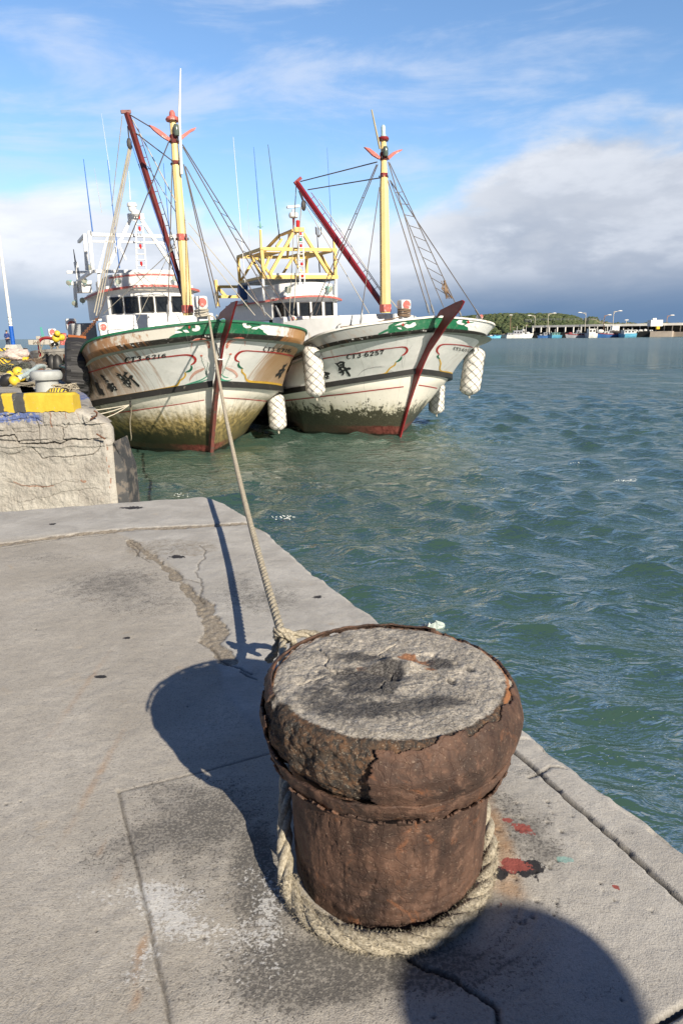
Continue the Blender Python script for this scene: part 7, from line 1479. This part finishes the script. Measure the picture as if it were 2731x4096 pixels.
for px, pb, ww, hh in ((18, 1466, 44, 30),): p = onq(px, pb); k = p[1]/F; m_.box((0, 0, hh*k/2), (ww*k, .35, hh*k), None, .05); m_.box((0, -.05, hh*k+.015), (ww*k*.9, .3, .03), None, .01)
o = m_.build('wheel_stop', stripe_material('stop_stripes', 7, .3, 1.), None, False, 'yellow striped concrete wheel stop behind the floats at the left edge', 'wheel stop'); o.location = onq(18, 1466)
for px, pb, w_, h_, lb in ((107, 1444, 20, 13, 'small yellow painted block between the rocks'), (19, 1427, 20, 14, 'small yellow block in front of the far striped kerb')):
    p = onq(px, pb); k = p[1]/F; m_ = MB(); m_.box((0, 0, h_*k/2), (w_*k, .3, h_*k), None, .03); m_.box((0, 0, h_*k+.01), (w_*k*.8, .25, .03), None, .01); o = m_.build('yellow_block', MFLO, None, False, lb, 'block'); o.location = p
m_ = MB(); m_.box((0, 0, .1), (1.4, .25, .24), None, .03); o = m_.build('striped_kerb', stripe_material('far_kerb_stripes', 2.6, .2, 1.), None, False, 'far striped kerb stone in front of the lamp post', 'kerb'); o.location = onq(2, 1404)
m_ = MB(); m_.box((0, 0, .06), (1.1, .2, .12), None, .02); m_.box((.1, .02, .13), (.7, .12, .03), None, .01); o = m_.build('dark_beam', MDK, None, False, 'dark timber beam lying right of the lamp post plinth', 'beam'); o.location = onq(85, 1399)
# rubble
def rock(px, pb, w_, h_, col, label, seed, flat=1., cat='rock', name='rubble_rock'):
    p = onq(px, pb); k = p[1]*1.02/F; bm = bmesh.new(); bmesh.ops.create_icosphere(bm, subdivisions=4, radius=1); V = np.array([v.co[:] for v in bm.verts]); Fc = [[v.index for v in f.verts] for f in bm.faces]; bm.free()
    d = 1+.30*fbm(V[:, 0]*1.1+seed, V[:, 1]*1.1, V[:, 2]*1.1, 3)+.09*fbm(V[:, 0]*5+seed, V[:, 1]*5, V[:, 2]*5, 3); V = V*d[:, None]; V = np.sign(V)*np.abs(V)**.85; V *= [w_*k/2, w_*k*.36*flat, h_*k/2]; V[:, 2] += h_*k*.45
    me = bpy.data.meshes.new(name); me.from_pydata(V.tolist(), [], Fc); me.materials.append(col); o = bpy.data.objects.new(name, me); COL.objects.link(o); o.location = p; return tag(o, label, cat)
MRK = M('pinkish_stone', (.56, .47, .42), .95, bump=.8, bs=18, dirt=.3, dirtc=(.3, .24, .2)); MRG = M('grey_rubble', (.33, .31, .28), .95, bump=.8, bs=18, dirt=.4, dirtc=(.18, .15, .12)); MTARP = M('dark_tarp', (.07, .07, .068), .8, bump=.5, bs=9)
rock(72, 1442, 92, 46, MRK, 'big pinkish pale boulder on the upper quay', 1.); rock(122, 1431, 28, 16, MRG, 'grey stone right of the pinkish boulder', 2.); rock(8, 1432, 34, 22, MRG, 'grey stone at the left edge of the upper quay', 3.)
rock(105, 1482, 46, 34, MTARP, 'crumpled dark sheet behind the yellow floats', 4., name='crumpled_sheet', cat='sheet'); rock(60, 1468, 34, 26, MTARP, 'folded dark sheet left of the crumpled one', 5., name='crumpled_sheet', cat='sheet'); rock(128, 1480, 42, 34, M('grey_tarp', (.13, .13, .125), .8, bump=.5, bs=9), 'grey sheet right of the dark sheets', 6., name='crumpled_sheet', cat='sheet')
rock(112, 1520, 40, 44, M('dusty_green_netting', (.34, .38, .34), .95, bump=1., bs=30), 'dusty green bundle of netting under the pale pipe', 7., name='netting_bundle', cat='netting'); rock(160, 1476, 60, 20, MRG, 'flat pale rubble heap behind the grey bollard', 8.); rock(150, 1500, 90, 18, MRG, 'low rubble running behind the grey bollard', 9.); rock(262, 1560, 70, 16, MRG, 'broken concrete lip beside the grey bollard', 10.); rock(190, 1486, 34, 14, MRG, 'small rubble lump on the quay edge near the tyre', 11.); rock(140, 1452, 44, 18, MRG, 'grey rubble heap beyond the brown planks', 12.)
for px, pb, ww, lb in ((155, 1462, 38, 'rust-brown plank lying on the rubble behind the grey bollard'), (160, 1488, 36, 'second brown plank just in front of the first')):
    p = onq(px, pb); k = p[1]/F; m_ = MB(); m_.box((0, 0, .06), (ww*k, .14, .10), Matrix.Rotation(.05, 3, 'Y'), .015); m_.box((ww*k*.2, -.01, .12), (ww*k*.4, .1, .03), None, .008); o = m_.build('plank', M('brown_plank', (.15, .075, .05), .8, dirt=.4, dirtc=(.25, .18, .13)), None, False, lb, 'plank'); o.location = p
q = MB(); q.tube([ony(x, y, d) for x, y, d in ((78, 1511, 14.0), (100, 1502, 14.4), (130, 1484, 15.2), (152, 1468, 16.), (168, 1464, 16.4), (178, 1468, 16.6))], .05, 10); q.build('pale_pipe', M('pale_blue_pipe', (.52, .62, .60), .5), None, True, 'pale blue bent plastic pipe lying across the floats', 'pipe')
# tangles of old rope
def tangle(px, pb, ww, hh, n, label, mat, seed, r_=.008):
    p = onq(px, pb); k = p[1]/F; rg = random.Random(seed); q = MB()
    for i in range(n):
        P = [(rg.uniform(-.5, .5)*ww*k, rg.uniform(-.2, .2), rg.uniform(0, 1)*hh*k) for _ in range(5)]; q.tube(catmull(P, .05), r_, 4)
    o = q.build('rope_tangle', mat, None, True, label, 'old rope', kind=None); o.location = p; return o
tangle(60, 1500, 130, 46, 40, 'dark net cord bundled among the yellow floats', M('dark_net', (.10, .11, .09), .9), 21, .006); tangle(140, 1470, 90, 34, 34, 'brown net and line heaped behind the grey bollard', M('brown_net', (.20, .15, .11), .9), 22, .007)
tangle(262, 1566, 84, 30, 26, 'tangle of frayed old rope between the grey bollard and the tyre', MROPE, 3); tangle(120, 1545, 100, 14, 22, 'dry rope scraps strewn in front of the floats', MROPED, 5); tangle(30, 1520, 60, 30, 8, 'pale cord lying over the yellow floats', MROPE, 9)
# tractor tyre on a rusty chain between the quay and the left boat
tc_ = ony(310, 1478, 14.3); T_ = empty('tractor_tyre', tuple(tc_), 0, 'worn tractor tyre hung on a rusty chain against the stern side of the left boat', 'tyre')
ax = Vector((.93, .36, -.10)).normalized(); zz_ = (Vector((.23, 0, -1))-ax*Vector((.23, 0, -1)).dot(ax)).normalized(); yy_ = ax.cross(zz_); Rm = Matrix((zz_, yy_, ax)).transposed()
prof = [(.30, -.15), (.40, -.22), (.50, -.235), (.56, -.20), (.59, -.12), (.60, 0), (.59, .12), (.56, .20), (.50, .235), (.40, .22), (.30, .15), (.34, .12), (.50, .2), (.55, .1), (.55, -.1), (.50, -.2), (.34, -.12), (.30, -.15)]
n = 260; P = []
for i, (r_, z_) in enumerate(prof):
    ring = []
    for j in range(n):
        a = 6.283*j/n; lug = .030*max(0, math.tanh(4*math.sin(a*17+abs(z_)*14))) if 3 <= i <= 7 else 0; q = r_*1.03+lug; ring.append(tuple(Rm @ Vector((q*math.cos(a), q*math.sin(a), z_*1.0))))
    P.append(ring+[ring[0]])
m_ = MB(); m_.grid(np.array(P)); m_.build('tyre_rubber', M('tyre_rubber', (.028, .028, .03), .65, dirt=.36, dirtc=(.11, .105, .10), ds=5, bump=.4), T_, True, sharp=30)
m_ = MB(); 
for k in range(7):
    a = math.pi+.045*(k-3); r_ = .655; m_.box(tuple(Rm @ Vector((r_*math.cos(a), r_*math.sin(a), 0))), (.05, .032, .34), Rm)
m_.build('rust_stained_strap', M('rust_orange', (.33, .10, .03), .9, dirt=.4, dirtc=(.12, .05, .03)), T_)
def chain(pts, name, mat, label, sz=.045, parent=None):
    P = catmull(pts, sz*1.35); q = MB()
    for i in range(len(P)-1):
        a = Vector(P[i]); t = (Vector(P[i+1])-a).normalized(); x = t.orthogonal().normalized(); 
        if i % 2: x = t.cross(x)
        q.tube([a+t*math.cos(u)*sz+x*math.sin(u)*sz*.55 for u in np.linspace(0, 2*math.pi, 9)[:-1]], sz*.22, 5, closed=True)
    return q.build(name, mat, parent, True, label, 'chain' if label else None)
chain([ony(298, 1376, 14.2), ony(325, 1348, 14.7), ony(360, 1310, 15.3), ony(395, 1270, 16.)], 'rusty_chain', M('chain_rust', (.15, .065, .035), .9), 'rusty chain running from the tractor tyre up to the left boat', .055)
# third boat, behind the tyre: bow with red stem, posts and gear
B3 = empty('fishing_boat', (0, 0, 0), 0, 'third fishing boat half hidden behind the tractor tyre at the far left', 'fishing boat'); o3 = ony(258, 1440, 27.); o3[2] = WZ; mt = Matrix.Identity(4)
for i in range(3): mt[i][0] = _l0[i]; mt[i][1] = _a[i]; mt[i][2] = _k[i]; mt[i][3] = o3[i]
B3.matrix_world = mt; LEV[3] = [(-1.0, 1.15, 1.15, 1.5, 3.2, .4), (-.9, .95, 1.1, 1.5, 3., .4), (-.5, .4, 1.1, 2., 2.4, .4), (-.3, .1, 1.0, 2., 2.2, .3), (0, -.9, .9, 2.4, 1.4, 0)]; ORG[3] = o3; LEV[3] = [tuple(q) for q in LEV[3]]
S, vv, Gh = hull_grid(3, 50, (3, 8, 5, 6, 3)); Lh = Gh.copy(); Lh[..., 0] *= -1; full = np.concatenate([Lh[:, ::-1], Gh[:, 1:]], 1)
full = full[:, full.shape[1]//2-34:full.shape[1]//2+35]
np_mesh('hull', full.reshape(-1, 3), quads_of(*full.shape[:2]), M('stained_grey_hull', (.46, .44, .40), .6, dirt=.45, dirtc=(.26, .15, .08), ds=2.5), B3)
m_ = MB(); L3 = hull_curves(3, S); rows = [[(-x*.98*t, y+.03, z-.1) for t in (1, 0, -1)] for x, y, z in L3[0][:36]]; m_.grid(np.array(rows)); m_.build('deck', MGREY, B3)
m_ = MB(); m_.prism([(-1.05, 1.75), (-.95, 1.8), (-.85, 1.6), (-.5, 1.1), (-.1, .0), (-.25, .0), (-.6, 1.1), (-.95, 1.6)], .12, (0, 0, 0), (0, 1, 0), (0, 0, 1)); m_.build('stem', MMAROON, B3)
q = MB(); q.tube([(-.9+.0*i, -.9, 0) for i in range(2)], .01, 4) if False else None
for (px, py, hpx, D_, w_, lash) in ((216, 1352, 33, 28., .30, 3),):
    p = ony(px, py+28, D_)-o3; loc = (float(p @ _l0), float(p @ _a), float(p[2])); dot_post(3, B3, loc, (hpx+28)*D_/F, w_, .26, 0, lash)
for px in (248, 258):
    p = ony(px, 1350, 29.)-o3; m_ = MB(); m_.lathe([(.09, -.3), (.09, .0), (.10, .02), (.10, .15), (.05, .18)], (float(p @ _l0), float(p @ _a), float(p[2])), 10); m_.build('red_capped_post', MREDF, B3, True)
c_ = ony(190, 1362, 26.4)-o3; cx_ = (float(c_ @ _l0), float(c_ @ _a), float(c_[2])); q = MB(); q.tube([(cx_[0]+.30*math.cos(a), cx_[1], cx_[2]-.10+.20*math.sin(a)) for a in np.linspace(0, math.pi, 12)], .055, 8); q.tube([(cx_[0]-.30, cx_[1], cx_[2]-.1), (cx_[0]-.30, cx_[1], cx_[2]-.9)], .05, 8); q.build('red_hoop', MRED, B3, True)
rg = random.Random(12); q = MB()
for i in range(34):
    bx_, bz_ = rg.uniform(-.35, .35), rg.uniform(-1.5, -.1); q.tube([(cx_[0]+bx_, cx_[1]-.05, cx_[2]+bz_), (cx_[0]+bx_+rg.uniform(-.2, .2), cx_[1]-.2, cx_[2]+bz_+rg.uniform(-.3, .3)), (cx_[0]+bx_+rg.uniform(-.3, .3), cx_[1]-.1, cx_[2]+bz_+rg.uniform(-.3, .3))], rg.uniform(.012, .035), 5)
q.build('hanging_lines', MROPED, B3, True)
q = MB(); 
for k in range(3): p = ony(190+k*22, 1470, 26.2)-o3; q.ell((float(p @ _l0), float(p @ _a), float(p[2])), (.22, .18, .5), 10)
q.build('black_bow_fender', M('black_rubber', (.018, .018, .018), .5), B3, True)
p = ony(243, 1450, 26.8)-o3; m_ = MB(); m_.box((float(p @ _l0), float(p @ _a)+.2, float(p[2])-.1), (.24, .1, 1.2), None, .05); m_.build('side_panel', MWHTR, B3)
# floating plastic scrap in the water
p = onz(1738, 2522, WZ); V = []; rg = np.random.RandomState(6); m_ = MB()
u = np.linspace(-1, 1, 9); P = np.array([[(.075*a*(1-.3*abs(b_))+.01*rg.randn(), .055*b_+.008*rg.randn()+.02*a, .012+.03*math.cos(a*2)*math.cos(b_*1.5)+.012*rg.randn()) for a in u] for b_ in u]); m_.grid(P)
mt = bpy.data.materials.new('clear_plastic_film'); mt.use_nodes = True; bb = mt.node_tree.nodes['Principled BSDF']; bb.inputs['Base Color'].default_value = (.62, .72, .66, 1); bb.inputs['Roughness'].default_value = .25; bb.inputs['Transmission Weight'].default_value = .35; bb.inputs['IOR'].default_value = 1.2
o = m_.build('plastic_bag', mt, None, False, 'crumpled clear plastic bag floating in the water behind the rusty bollard', 'plastic bag'); o.location = p; o.scale = (1.6, 1.6, 1.5)
# foam flecks on the water near the quay
m_ = MB(); rg = np.random.RandomState(9)
for i in range(60):
    x_, y_ = rg.uniform(2150, 2731), rg.uniform(2500, 3250)
    q_ = onz(x_, y_, WZ+.012)
    if q_[0] < xe(q_[1])+.25: continue
    m_.ell(tuple(q_), (rg.uniform(.001, .0028),)*2+(.0015,), 6)
for cx0, cy0, n_, sp in ((2505, 1922, 30, .09), (1130, 2070, 26, .09), (2290, 1850, 7, .1), (720, 1980, 12, .09)):
    for i in range(n_):
        q_ = onz(cx0, cy0, WZ+.02)+[rg.randn()*sp, rg.randn()*sp*.6, 0]; m_.ell(tuple(q_), (rg.uniform(.004, .013),)*2+(.006,), 6)
m_.build('foam_flecks', M('sea_foam', (.75, .78, .76), .7), None, True, 'small white foam flecks drifting on the green water', 'foam', kind='stuff')
